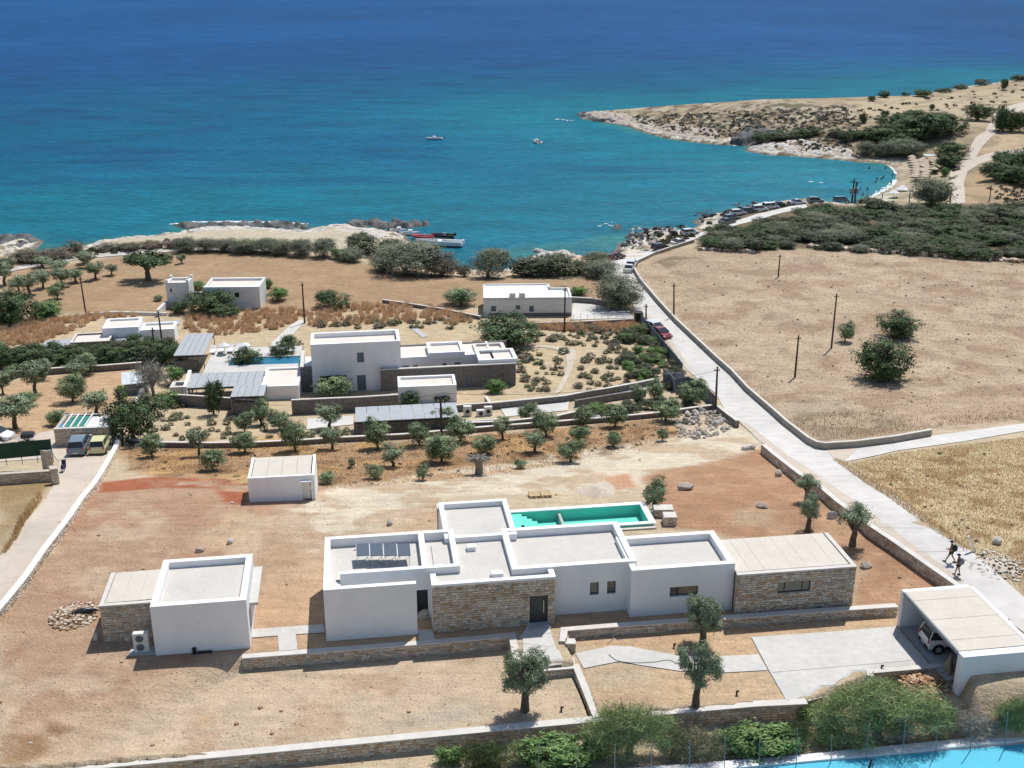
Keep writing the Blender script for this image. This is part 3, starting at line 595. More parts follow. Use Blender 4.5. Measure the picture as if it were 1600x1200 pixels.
def offset_poly(W, th):
    W = [Vector((p[0], p[1])) for p in W]; n = len(W); out = []
    mid = W[n // 2]; d = (W[min(n // 2 + 1, n - 1)] - W[max(n // 2 - 1, 0)]).normalized(); nr = Vector((-d.y, d.x))
    sg = 1 if nr.dot(-mid) < 0 else -1
    for i in range(n):
        d0 = (W[i] - W[i - 1]).normalized() if i else None; d1 = (W[i + 1] - W[i]).normalized() if i < n - 1 else None
        n0 = Vector((-d0.y, d0.x)) if d0 else None; n1 = Vector((-d1.y, d1.x)) if d1 else None
        if n0 and n1:
            m = (n0 + n1).normalized(); k = th / max(0.5, m.dot(n0))
        else: m = n0 or n1; k = th
        out.append(W[i] + m * k * sg)
    return W, out, sg
def wall(name, label, px, h=0.9, th=0.45, ztop=None, core='stonecore', cap='cap', stones=True, rowh=0.15, ln=(0.14, 0.4), nparts=0, capth=0.08, cat='wall', drop=0.25, world=False, group=None, sub=4.0):
    pts = []
    zz = []
    for i, p in enumerate(px):
        if world: q = np.array([p[0], p[1], float(T(p[0], p[1]))])
        elif ztop is not None:
            zt = ztop[i] if hasattr(ztop, '__len__') else ztop; q = at_z(p[0], p[1], zt)
        else: q = P(p[0], p[1], h)
        pts.append(q[:2]); zz.append((ztop[i] if hasattr(ztop, '__len__') else ztop) if ztop is not None else q[2] + h)
    # subdivide
    A = []; Zt = []
    for i in range(len(pts) - 1):
        D = np.hypot(*(pts[i + 1] - pts[i])); n = max(1, int(D / sub))
        for k in range(n):
            t = k / n; p = pts[i] * (1 - t) + pts[i + 1] * t; A.append(p); Zt.append(zz[i] * (1 - t) + zz[i + 1] * t if ztop is not None else float(T(*p)) + h)
    A.append(pts[-1]); Zt.append(zz[-1])
    F_, B_, sg = offset_poly(A, th)
    loc = (F_[0].x, F_[0].y, Zt[0] - h)
    t = thing(name, label, cat, loc, group=group)
    fr_in = [f + (f - b).normalized() * 0.35 for f, b in zip(F_, B_)]
    zb = [min(float(T(q.x, q.y)), float(T(b.x, b.y))) - drop for q, b in zip(fr_in, B_)]
    zbf = [float(T(q.x, q.y)) - 0.06 for q in fr_in]
    mb = MB(); mc = MB(); n = len(F_)
    for i in range(n - 1):
        f0, f1, b0, b1 = F_[i], F_[i + 1], B_[i], B_[i + 1]
        def R(p, z): return (p.x - loc[0], p.y - loc[1], z - loc[2])
        v = [R(f0, zb[i]), R(f1, zb[i + 1]), R(b1, zb[i + 1]), R(b0, zb[i]), R(f0, Zt[i] - capth), R(f1, Zt[i + 1] - capth), R(b1, Zt[i + 1] - capth), R(b0, Zt[i] - capth)]
        fs = [(0, 1, 5, 4), (2, 3, 7, 6)] + ([(3, 0, 4, 7)] if i == 0 else []) + ([(1, 2, 6, 5)] if i == n - 2 else [])
        mb.add(v, fs)
        e = 0.05 if stones else 0.015
        g0, g1 = f0 + (f0 - b0).normalized() * e, f1 + (f1 - b1).normalized() * e; c0, c1 = b0 - (f0 - b0).normalized() * 0.015, b1 - (f1 - b1).normalized() * 0.015
        v = [R(g0, Zt[i] - capth), R(g1, Zt[i + 1] - capth), R(c1, Zt[i + 1] - capth), R(c0, Zt[i] - capth), R(g0, Zt[i]), R(g1, Zt[i + 1]), R(c1, Zt[i + 1]), R(c0, Zt[i])]
        fs = [(0, 1, 5, 4), (2, 3, 7, 6), (4, 5, 6, 7), (3, 2, 1, 0)] + ([(3, 0, 4, 7)] if i == 0 else []) + ([(1, 2, 6, 5)] if i == n - 2 else [])
        mc.add(v, fs)
    mb.build('core', M[core], t); mc.build('coping', M[cap], t)
    if stones:
        fr = []
        for i in range(n - 1):
            a, b = (F_[i], F_[i + 1]); z0, z1, t0, t1 = zbf[i], zbf[i + 1], Zt[i] - capth, Zt[i + 1] - capth
            if sg < 0: a, b, z0, z1, t0, t1 = b, a, z1, z0, t1, t0
            fr.append((a, b, z0, z1, t0, t1))
        # end faces
        for (f, b, zbq, ztq, first) in ((F_[0], B_[0], zbf[0], Zt[0] - capth, True), (F_[-1], B_[-1], zbf[-1], Zt[-1] - capth, False)):
            a, c = (b, f) if first == (sg > 0) else (f, b)
            if (Vector((a.x + c.x, a.y + c.y)) / 2).length < 95: fr.append((a, c, zbq, zbq, ztq, ztq))
        lay_stones(t, fr, rowh, ln, nparts, loc=loc)
    return t
# terraces of the building plot
wall('retaining_wall', 'long pale-capped low rubble retaining wall bounding the plot, lowest wall in the foreground', [(30, 1213), (180, 1197), (400, 1177), (650, 1153), (918, 1128), (1045, 1115), (1180, 1103), (1262, 1099)], 1.1, 0.5, [15.25, 15.25, 15.25, 15.25, 15.25, 15.4, 15.5, 15.52], nparts=300, rowh=0.17, ln=(0.16, 0.45))
wall('retaining_wall', 'pale-capped stone retaining wall left of the entrance walk, in front of the blank white wing', [(378, 1028), (560, 1014), (700, 1003), (796, 994.5), (803, 1030), (812, 1046)], 0.8, 0.42, 16.05, nparts=150)
wall('retaining_wall', 'low pale-capped stone wall in front of the two-window wing, ending in a square pier', [(884, 1002), (886, 985), (960, 979), (1100, 969), (1240, 958.5), (1403, 947.5)], 0.9, 0.42, [16.2] * 6, nparts=120)
wall('retaining_wall', 'short pale-capped retaining wall running from the walkway down towards the tamarisk', [(812, 1051), (897, 1043.5), (928, 1121)], 0.6, 0.4, [15.75, 15.7, 15.35], nparts=60)
wall('stone_pier', 'square rubble pier with pale cap beside the entrance walk', [(884, 1005), (899, 1005)], 1.0, 0.55, 16.2, nparts=30)
wall('retaining_wall', 'small L-shaped capped wall at the driveway corner above the earth heap', [(1364, 1056), (1363, 1051), (1488, 1040)], 0.7, 0.35, 15.62, nparts=60)
wall('roadside_wall', 'long grey rubble wall with pale top between the red garden and the concrete road', [(1190, 694), (1249, 741), (1306.5, 783), (1358, 821), (1400, 849), (1450, 884), (1508, 924), (1570, 968)], 0.95, 0.4, nparts=200, core='stonecore', rowh=0.2)
wall('boundary_wall', 'white-capped rough stone wall running beside the dirt road at the left', [(190, 681), (150, 754), (110, 808), (70, 860), (44, 898), (20, 928), (-20, 975)], 0.7, 0.4, cap='whitewash', core='plaster', nparts=150)
wall('boundary_wall', 'low wall with white coping along the back of the olive slope', [(196, 686), (250, 691), (330, 692), (400, 691), (478, 687), (520, 684), (640, 678), (700, 672), (770, 666), (850, 660), (940, 653), (1028, 645), (1075, 638), (1113, 633)], 0.6, 0.35, core='greystone', stones=False)
wall('boundary_wall', 'grey plastered wall end beside the heap of pale rocks', [(1120, 634), (1135, 646), (1150, 657)], 0.9, 0.4, core='greystone', stones=False)
wall('boundary_wall', 'long beige plastered wall along the far side of the main road, turning into the side track', [(990, 418), (1000, 435), (1028, 468), (1056, 498), (1142, 577), (1210, 641), (1262, 683), (1276, 690), (1290, 692), (1337, 689), (1400, 681), (1457, 671)], 0.85, 0.26, core='walldull', cap='cap', stones=False)
wall('boundary_wall', 'thin beige wall curving along the upper shore road', [(992, 409), (1024, 393.5), (1053, 384), (1085, 374)], 0.7, 0.3, core='walldull', stones=False)
wall('garden_wall', 'dark grey wall with pale coping along the left orchard top', [(0, 582), (100, 574), (160, 571), (222, 566)], 0.9, 0.4, core='greystone', stones=False)
wall('garden_wall', 'narrow pale wall stub beside the tin shed and bare grey tree', [(230, 596), (222, 612), (212, 634)], 0.9, 0.4, core='plaster', stones=False)
wall('field_wall', 'low pale dry-stone wall crossing below the brown field', [(130, 490), (180, 487), (260, 489)], 0.5, 0.4, core='plaster', cap='cap', stones=False)
wall('field_wall', 'low whitish wall between the tall orange grass and the round tree', [(597, 468), (640, 474), (690, 482), (750, 494)], 0.6, 0.35, core='greystone', cap='cap', stones=False)
wall('yard_wall', 'pale wall in front of the flat-roofed white house yard', [(757, 500), (762, 506), (893, 503), (990, 498)], 0.7, 0.3, core='greystone', cap='cap', stones=False)
wall('yard_wall', 'grey wall at the back of the white house yard, beside the grey tree', [(893, 464), (925, 466), (958, 472)], 1.0, 0.35, core='greystone', cap='cap', stones=False)
wall('garden_wall', 'long grey retaining wall with pale coping above the villa driveway', [(757, 619), (764, 630), (885, 618), (915, 612), (1030, 591)], 0.9, 0.35, core='greystone', cap='cap', stones=False)
wall('garden_wall', 'lower dark grey wall with pale coping below the villa driveway', [(720, 661), (790, 658), (870, 650), (905, 642)], 1.0, 0.35, core='greystone', cap='cap', stones=False)
wall('garden_wall', 'dark wall beside the driveway ramp behind the pale rock-like sheet', [(900, 626), (960, 616), (1010, 609)], 0.9, 0.3, core='greystone', cap='greystone', stones=False)
wall('field_wall', 'dark rubble wall carrying a green screen at the left edge', [(-40, 744), (0, 741), (60, 737), (88, 735)], 1.1, 0.4, core='stonecore', cap='stonecore', capth=0.05, nparts=40, rowh=0.25, ln=(0.3, 0.8))
t = thing('screen_fence', 'dark green netting screen on the rubble wall at the left edge', 'fence', P(0, 738))
A0, A1 = P(-40, 738), P(83, 733); mb = MB()
L0 = Vector(P(0, 738)); mb.slab([(A0[0] - L0.x, A0[1] - L0.y + .25, 2.6), (A1[0] - L0.x, A1[1] - L0.y + .25, 2.7), (A1[0] - L0.x, A1[1] - L0.y + .3, 2.7), (A0[0] - L0.x, A0[1] - L0.y + .3, 2.6)], 1.6)
mb.build('netting', M['darkgreen'], t); mb = MB()
for k in range(6):
    f = k / 5; x = A0[0] + (A1[0] - A0[0]) * f - L0.x; y = A0[1] + (A1[1] - A0[1]) * f - L0.y + 0.34
    mb = MB(); mb.tube([(x, y, 0.3), (x, y, 2.75)], 0.04, 6); mb.build('post', M['grey_metal'], t)
wall('gate_pier', 'squat dark rubble gate pier at the end of the green screen', [(78, 733), (90, 732)], 1.6, 0.8, core='stonecore', cap='stonecore', capth=0.03, nparts=24, rowh=0.25)
wall('gate_pier', 'taller leaning rubble pier on the far side of the left gateway', [(70, 705), (80, 703)], 2.0, 0.7, core='stonecore', cap='stonecore', capth=0.03, nparts=24, rowh=0.25)

# ------------------------------------------------------------------ building kit
class Bld:
    def __init__(s, name, label, cat, org, yaw):
        s.o = Vector((float(org[0]), float(org[1]))); s.z = float(org[2]); s.yaw = yaw; s.ca, s.sa = math.cos(yaw), math.sin(yaw)
        s.t = thing(name, label, cat, (s.o.x, s.o.y, s.z), yaw)
    def loc(s, w): dx, dy = w[0] - s.o.x, w[1] - s.o.y; return (dx * s.ca + dy * s.sa, -dx * s.sa + dy * s.ca)
    def px(s, x, y, h): return s.loc(at_z(x, y, s.z + h))
    def wxy(s, u, v): return (s.o.x + u * s.ca - v * s.sa, s.o.y + u * s.sa + v * s.ca)
    def wallf(s, name, m, u0, u1, v0, v1, z0, z1, holes=(), axis='u', parent=None):
        """an upright wall panel with rectangular openings (a0,a1,z0,z1) along its axis"""
        mb = MB(); a0, a1 = (u0, u1) if axis == 'u' else (v0, v1)
        xs = sorted({a0, a1, *[h[0] for h in holes], *[h[1] for h in holes]}); zs = sorted({z0, z1, *[h[2] for h in holes], *[h[3] for h in holes]})
        for i in range(len(xs) - 1):
            for j in range(len(zs) - 1):
                cx, cz = (xs[i] + xs[i + 1]) / 2, (zs[j] + zs[j + 1]) / 2
                if any(h[0] < cx < h[1] and h[2] < cz < h[3] for h in holes): continue
                if axis == 'u': mb.box(xs[i], xs[i + 1], v0, v1, zs[j], zs[j + 1])
                else: mb.box(u0, u1, xs[i], xs[i + 1], zs[j], zs[j + 1])
        return mb.build(name, M[m], parent or s.t)
    def box(s, name, m, u0, u1, v0, v1, z0, z1, parent=None, bev=0):
        mb = MB(); (mb.bbox(u0, u1, v0, v1, z0, z1, bev) if bev else mb.box(u0, u1, v0, v1, z0, z1)); return mb.build(name, M[m], parent or s.t)
    def block(s, u0, u1, v0, v1, h, par=0.45, th=0.35, m='white', roof='gravel', base=-0.6, holes=(), wname='wall', cap=None, side=()):
        """four walls with a parapet round a sunk roof; holes are in the front wall"""
        s.wallf(wname, m, u0, u1, v0, v0 + th, base, h, holes)
        s.wallf(wname, m, u0, u1, v1 - th, v1, base, h)
        s.wallf(wname, m, u0, u0 + th, v0 + th, v1 - th, base, h, side if side and side[0] == 'L' else (), 'v')
        s.wallf(wname, m, u1 - th, u1, v0 + th, v1 - th, base, h, (side[1:] if side and side[0] == 'R' else ()), 'v')
        s.box('roof', roof, u0 + th, u1 - th, v0 + th, v1 - th, h - par - 0.25, h - par)
        if cap:
            e = 0.03
            s.box('coping', cap, u0 - e, u1 + e, v0 - e, v0 + th, h, h + 0.06); s.box('coping', cap, u0 - e, u1 + e, v1 - th, v1 + e, h, h + 0.06)
            s.box('coping', cap, u0 - e, u0 + th, v0 + th, v1 - th, h, h + 0.06); s.box('coping', cap, u1 - th, u1 + e, v0 + th, v1 - th, h, h + 0.06)
    def window(s, u0, u1, z0, z1, v, fr='dark_metal', pane='glass2', rec=0.18, bars=(), name='window', w=0.06):
        f = MB(); y0, y1 = v + rec, v + rec + 0.06
        f.box(u0, u1, y0, y1, z0, z0 + w); f.box(u0, u1, y0, y1, z1 - w, z1); f.box(u0, u0 + w, y0, y1, z0 + w, z1 - w); f.box(u1 - w, u1, y0, y1, z0 + w, z1 - w)
        for b in bars: f.box(b - w / 2, b + w / 2, y0, y1, z0 + w, z1 - w)
        fo = f.build(name, M[fr], s.t); xs = [u0 + w] + [q for b in bars for q in (b - w / 2, b + w / 2)] + [u1 - w]
        for i in range(0, len(xs), 2):
            p = MB(); p.box(xs[i], xs[i + 1], y0 + 0.02, y0 + 0.03, z0 + w, z1 - w); p.build('pane', M[pane], fo)
        k = MB(); k.box(u0, u1, v + rec + 0.07, v + rec + 0.1, z0, z1); k.build('back', M['black'], fo)
        return fo

# ================================================================== the new white villa
BZ = 16.0; YAW = RAD(8.0)
V = Bld('white_villa', 'new white flat-roofed villa of joined blocks with two rubble-stone fronts and a rear pool', 'villa', at_z(675.5, 989, BZ), YAW)
def q(x, y, h): return V.px(x, y, h)
hL, hM, hC, hD, hE, hN = 3.82, 3.5, 3.75, 3.6, 3.05, 3.7
fv = (q(507, 1002.5, 0)[1] + q(652, 991, 0)[1]) / 2      # front plane of block L
uL0 = q(505, 920, hL)[0]; uLf = q(650, 911, hL)[0]; uL1 = q(719, 884, hL)[0]; vLb = q(620, 832, hL)[1]; vBar = q(700, 885.5, hL)[1]
th = 0.38
# block L: roof with parapets, courtyard slot behind the free front wall
V.wallf('wall', 'white', uL0, uLf, fv, fv + th, -0.5, hL)
V.wallf('wall', 'white', uL0, uL1, vLb - th, vLb, -0.5, hL)
V.wallf('wall', 'white', uL0, uL0 + th, fv + th, vLb - th, -0.5, hL, (), 'v')
V.wallf('wall', 'white', uL1 - th, uL1, vBar + th, vLb - th, -0.5, hL, (), 'v')
uS = q(531, 895, hL)[0]
dz = 2.15; du0, du1 = q(651, 950, 0)[0] + 0.1, q(667.5, 950, 0)[0] + 0.1
V.wallf('wall', 'white', uS, uL1, vBar, vBar + th, -0.5, hL, ((uLf + 0.1, uLf + 0.85, -0.5, 2.2),))
V.window(uLf + 0.1, uLf + 0.85, 0.05, 2.2, vBar, pane='glass', name='glass_door')
V.wallf('wall', 'white', uS - 0.3, uS, fv + th, vBar, -0.5, hL - 0.6, (), 'v')
V.box('roof', 'gravel', uL0 + th, uS - 0.3, fv + th, vBar + th, hL - 1.0, hL - 0.62)
V.box('roof', 'gravel', uL0 + th, uL1 - th, vBar + th, vLb - th, hL - 1.0, hL - 0.63)
uP = q(655, 850, hL)[0]
V.box('parapet', 'white', uP, uP + 0.4, vBar + th, vLb - th, hL - 0.62, hL - 0.02)
V.box('courtyard_floor', 'concrete_grey', uS, uLf, fv + th, vBar, -0.2, 0.06)
# solar collectors
for k in range(4):
    x0 = 558 + k * 21.6; a = q(x0, 886, hL - 0.6); w_ = 0.86
    base = a; mb = MB(); y0, y1, zb = a[1] + 0.15, a[1] + 1.45, hL - 0.6
    c = MB(); c.slab([(a[0], y0, zb + 0.78), (a[0] + w_, y0, zb + 0.78), (a[0] + w_, y1, zb + 0.98), (a[0], y1, zb + 0.98)], 0.06)
    pn = c.build('solar_collector', M['pv'], V.t)
    fr = MB()
    for (xa, xb) in ((a[0] - .03, a[0]), (a[0] + w_, a[0] + w_ + .03)):
        fr.slab([(xa, y0, zb + 0.79), (xb, y0, zb + 0.79), (xb, y1, zb + 0.99), (xa, y1, zb + 0.99)], 0.08)
    for xx in (a[0] + .1, a[0] + w_ - .1):
        fr.tube([(xx, y0 + .05, zb), (xx, y0 + .05, zb + .72)], 0.02, 6); fr.tube([(xx, y1 - .1, zb), (xx, y1 - .1, zb + .9)], 0.02, 6)
    fr.tube([(a[0] + .1, y0 + .05, zb + .05), (a[0] + w_ - .1, y0 + .05, zb + .65)], 0.015, 5)
    fr.build('frame', M['alu'], pn)
mb = MB(); a = q(575, 858, hL - .6); b = q(577, 860, hL - .6); mb.tube([(a[0] - 1, a[1], hL - .58), (a[0] - .1, a[1] + .1, hL - .56), (a[0] + 0.1, a[1] - .05, hL - .5)], .04, 6); mb.build('pipe', M['alu'], V.t)
# block N behind
uN0, uN1 = q(685, 786, hN)[0], q(790.5, 778, hN)[0]; vNb = q(740, 782, hN)[1]; vNf = q(750, 838, hN)[1]
V.block(uN0, uN1, vNf, vNb, hN, 0.4, 0.36)
V.box('terrace_roof', 'cap', uN0 - .1, uN1 - .9, vNb, vNb + 0.9, hN - 0.75, hN - 0.5)
mb = MB(); mb.tube([(uN0 - .08, vNb - .1, -0.4), (uN0 - .08, vNb - .1, hN - .5)], .05, 8); mb.build('downpipe', M['grey_metal'], V.t)
# block C
uC0, uC1 = q(800, 889, hC)[0], q(995, 876, hC)[0]; vCf = (q(801, 890, hC)[1] + q(995, 876, hC)[1]) / 2; vCb = q(876, 820, hC)[1]
W1 = [q(922, 929.5, 0), q(935.5, 929, 0)]
def fz(y_img, x_img, vplane):     # height on the front plane v = vplane seen at a pixel
    lo, hi = 0.0, 5.0
    for _ in range(40):
        m_ = (lo + hi) / 2
        if V.px(x_img, y_img, m_)[1] > vplane: lo = m_
        else: hi = m_
    return m_
def fu(x_img, y_img, vplane): z_ = fz(y_img, x_img, vplane); return V.px(x_img, y_img, z_)[0], z_
holesC = []
for (xa, xb, ya, yb) in ((922, 935.5, 910.5, 929.5), (949, 962, 908.5, 927.5)):
    a_, z1_ = fu(xa, ya, vCf); b_, z0_ = fu(xb, yb, vCf); holesC.append((a_, b_, z0_, z1_))
V.block(uC0, uC1, vCf, vCb, hC, 0.55, 0.42, holes=holesC)
for h_ in holesC: V.window(*h_, vCf)
# block D
uD0, uD1 = q(986.5, 890, hD)[0], q(1150, 881.6, hD)[0]; vDf = (q(986, 890, hD)[1] + q(1150, 881.6, hD)[1]) / 2; vDb = q(1117, 828.5, hD)[1]
a_, z1_ = fu(1047, 918, vDf); b_, z0_ = fu(1090.6, 930, vDf)
V.block(uD0, uD1, vDf, vDb, hD, 0.5, 0.42, holes=[(a_, b_, z0_, z1_)])
V.window(a_, b_, z0_, z1_, vDf, bars=(a_ + 0.3 * (b_ - a_),))
# block M (entrance, rubble front)
uM0, uM1 = q(675, 916, hM)[0], q(868, 904, hM)[0]; vMf = (q(675, 916, hM)[1] + q(868, 904, hM)[1]) / 2
dA, dz1 = fu(828, 932.5, vMf); dB, dz0 = fu(856, 973, vMf)
V.wallf('wall', 'stonecore', uM0, uM1, vMf + 0.06, vMf + 0.36, -0.5, hM - 0.05, ((dA, dB, -0.5, dz1),))
V.wallf('wall', 'white', uM0, uM0 + 0.36, vMf + 0.36, vBar, -0.5, hM - 0.05, (), 'v')
V.box('coping', 'white', uM0 - .03, uM1 + .03, vMf - 0.02, vMf + 0.36, hM - .05, hM + .12)
V.box('coping', 'white', uM0 - .03, uM0 + .34, vMf + 0.36, vMf + 1.5, hM - .05, hM + .12)
V.box('coping', 'white', uM1 - .34, uM1 + .03, vMf + 0.36, vCf - 0.005, hM - .05, hM + .12)
V.wallf('wall', 'stonecore', uM1 - 0.34, uM1 - 0.04, vMf + 0.36, vCf - 0.005, -0.5, hM - .05, (), 'v')
V.box('roof', 'gravel', uM0 + 0.36, uC0, vMf + 0.36, vNf, hM - 0.45, hM - 0.2)
V.box('roof', 'gravel', uC0, uM1 - 0.34, vMf + 0.36, vCf, hM - 0.45, hM - 0.2)
for (xa, xb, ya) in ((730, 744, 862), (768, 787, 904)):
    a = q(xa, ya, hM - .2); b = q(xb, ya, hM - .2); V.box('skylight_curb', 'white', a[0], b[0], a[1], a[1] + 0.55, hM - 0.2, hM + 0.12, bev=0.03)
dr = V.box('door', 'door', dA + .06, dB - .06, vMf + 0.24, vMf + 0.3, dz0, dz1 - .06)
V.box('handle', 'alu', dB - .28, dB - .24, vMf + 0.19, vMf + 0.235, dz0 + .7, dz0 + 1.6, parent=dr)
V.wallf('door_frame', 'dark_metal', dA, dB, vMf + .2, vMf + .32, dz0, dz1, ((dA + .06, dB - .06, dz0, dz1 - .06),))
V.box('doorstep', 'concrete_grey', dA - .05, dB + .1, vMf - 0.6, vMf + 0.2, -0.1, dz0)
# block E (rubble front, reed-panel roof)
uE0, uE1 = uD1 - 0.05, q(1340, 887, hE)[0]; vEf = (q(1150, 898, hE)[1] + q(1340, 887, hE)[1]) / 2; vEb = q(1293, 833, hE)[1]
eA, ez1 = fu(1216.5, 910.5, vEf); eB, ez0 = fu(1266, 924, vEf)
V.wallf('wall', 'stonecore', uE0, uE1, vEf + 0.06, vEf + 0.36, -0.5, hE - 0.06, ((eA, eB, ez0, ez1),))
V.window(eA, eB, ez0, ez1, vEf, bars=(eA + .22 * (eB - eA), eA + .76 * (eB - eA)), rec=0.16)
V.wallf('wall', 'stonecore', uE1 - 0.36, uE1 - .06, vEf + 0.36, vEb, -0.5, hE - .06, (), 'v')
V.wallf('wall', 'stonecore', uE0, uE1 - 0.36, vEb - 0.3, vEb, -0.5, hE - .06)
V.box('coping', 'cap', uE0, uE1 + .02, vEf - .02, vEf + .32, hE - .06, hE + .05)
V.box('coping', 'cap', uE1 - .3, uE1 + .02, vEf + .32, vEb, hE - .06, hE + .05)
uw = (uE1 - .36 - uE0 - 0.1) / 8
for k in range(8): V.box('roof_panel', 'panel', uE0 + .08 + k * uw, uE0 + .08 + (k + 1) * uw - 0.012, vEf + 0.42, vEb + .05, hE - .1, hE + .02 + .004 * (k % 3))
V.box('gutter', 'grey_metal', uE0 + .08, uE1 - .34, vEf + .33, vEf + .40, hE - .08, hE - .01)
# rubble facing, biggest stones as pieces of their own
lay_stones(V.t, [((uM0, vMf + .05), (uM1, vMf + .05), 0.0, 0.0, hM - .06, hM - .06), ], 0.155, (0.15, 0.42), 170, holes=[(dA - uM0, dB - uM0, -1, dz1)])
lay_stones(V.t, [((uM1 - .02, vMf + .05), (uM1 - .02, vCf), 0, 0, hM - .06, hM - .06), ((uE1 - .02, vEf + .05), (uE1 - .02, vEb), 0, 0, hE - .07, hE - .07)], 0.155, (0.15, 0.42), 0)
lay_stones(V.t, [((uE0, vEf + .05), (uE1, vEf + .05), 0.0, 0.0, hE - .07, hE - .07)], 0.155, (0.15, 0.42), 130, holes=[(eA - uE0, eB - uE0, ez0, ez1)])
# small wall sockets for lamps
for (x_, y_, vp) in ((566, 957, fv), (893, 918, vCf), (1017, 921, vDf), (1121, 915, vDf)):
    a_, z_ = fu(x_, y_, vp); V.box('wall_socket', 'appl', a_ - .05, a_ + .05, vp - .02, vp, z_ - .05, z_ + .05)
# pool behind
pz = 0.35
pu0, pu1 = V.px(799, 798, pz)[0] - 1.2, V.px(1012, 800, pz)[0]; pvb = (V.px(800, 797, pz)[1] + V.px(1000, 786, pz)[1]) / 2
pvf = V.px(1010, 817, pz)[1]
pool = Bld('swimming_pool', 'long narrow turquoise swimming pool behind the new villa', 'pool', (*V.wxy(pu0, pvf), BZ), YAW)
W_, D_ = pu1 - pu0, pvb - pvf
cw = 0.3
pool.box('floor', 'teal', cw, W_ - cw, cw, D_ - cw, pz - 1.3, pz - .95)
for nm_, a in (('wall', (0, W_, -0.02, cw)), ('wall', (0, W_, D_ - cw, D_)), ('wall', (0, cw, cw, D_ - cw)), ('wall', (W_ - cw, W_, cw, D_ - cw))):
    pool.box(nm_, 'teal', a[0], a[1], a[2], a[3], pz - 1.6, pz - 0.06)
for a in ((-.05, W_ + .2, -0.1, cw), (-.05, W_ + .2, D_ - cw, D_ + .15), (-.05, cw, cw, D_ - cw), (W_ - cw, W_ + .2, cw, D_ - cw)):
    pool.box('coping', 'white', a[0], a[1], a[2], a[3], pz - .059, pz)
pool.box('retaining_wall', 'stonecore', -.04, W_ + .1, -0.4, -0.1, -2.5, pz - .3)
lay_stones(pool.t, [((-.04, -0.4), (W_ + .1, -0.4), -1.0, -1.0, pz - .32, pz - .32)], 0.17, (0.2, 0.5), 40)
pool.box('wall_top', 'cap', -.04, W_ + .15, -0.45, -0.1, pz - .3, pz - .22)
for k in range(4): pool.box('step', 'teal', cw, cw + 2.9 - k * .42, cw, D_ - cw, pz - .95 + k * .2, pz - .95 + (k + 1) * .2)
a = pool.loc(V.wxy(*V.px(879.5, 812, pz)))
pool.box('divider', 'concrete_grey', a[0] - .1, a[0] + .1, cw, D_ - cw, pz - .94, pz - .3)
pool.box('skimmer', 'black', cw + 1.2, cw + 1.42, -0.05, 0.12, pz, pz + .45)
# planters right of the pool
for (lab, xs_, n_) in (('pale-capped stone planter beside the dark olive at the pool end', (1022, 1052, 806), 20), ('smaller pale-capped stone block stepped in front of the pool-end planter', (1037, 1057, 821), 16)):
    a, b = at_z(xs_[0], xs_[2], BZ), at_z(xs_[1], xs_[2], BZ)
    wall('planter_wall', lab, [(a[0], a[1]), (b[0], b[1])], 0.75, 0.9, core='stonecore', nparts=n_, world=True)

# ================================================================== guest house
G = Bld('guest_house', 'separate white cube guest house with a rubble-stone annex at its left', 'house', at_z(243.6, 1024.5, BZ), RAD(8.4))
hG = 3.58; gu1 = (G.px(383, 937.5, hG)[0] + G.px(396, 865.5, hG)[0]) / 2; gv1 = (G.px(396, 865.5, hG)[1] + G.px(257, 874.5, hG)[1]) / 2
G.block(0, gu1, 0, gv1, hG, 0.45, 0.42, side=('R', (0.9, 2.1, 0.5, 2.2)))
G.box('window', 'dark_metal', gu1 - .2, gu1 - .12, 0.9, 2.1, 0.5, 2.2)
G.box('terrace_slab', 'concrete', gu1, gu1 + 0.55, 1.6, gv1 + .3, 2.2, 2.4)
G.box('wall_socket', 'appl', gu1 * .47, gu1 * .47 + .1, -.02, 0, 2.1, 2.2)
hA = 2.7; au0 = G.px(155, 948, hA)[0]; av0 = G.px(155, 948, hA)[1]; av1 = G.px(176, 895.5, hA)[1]
G.wallf('wall', 'stonecore', au0, 0, av0 + .06, av0 + .36, -0.6, hA - .06); G.wallf('wall', 'stonecore', au0 + .04, au0 + .3, av0 + .36, av1, -.6, hA - .06, (), 'v'); G.wallf('wall', 'stonecore', au0 + .3, 0, av1 - .3, av1, -.6, hA - .06)
G.box('coping', 'cap', au0 - .02, -.005, av0 - .02, av0 + .3, hA - .06, hA + .05); G.box('coping', 'cap', au0 - .02, au0 + .25, av0 + .3, av1, hA - .06, hA + .05)
for k in range(3): w_ = (-au0 - .4) / 3; G.box('roof_panel', 'panel', au0 + .33 + k * w_, au0 + .33 + (k + 1) * w_ - .012, av0 + .45, av1 + .02, hA - .1, hA + .0 + .01 * k)
G.box('gutter', 'dark_metal', au0 + .3, -.01, av0 + .31, av0 + .42, hA - .1, hA - .03)
lay_stones(G.t, [((au0, av0 + .05), (0, av0 + .05), -.05, -.05, hA - .07, hA - .07)], 0.155, (0.15, 0.42), 150)
lay_stones(G.t, [((au0 + .02, av1), (au0 + .02, av0 + .05), -.05, -.05, hA - .07, hA - .07)], 0.155, (0.15, 0.42), 0)
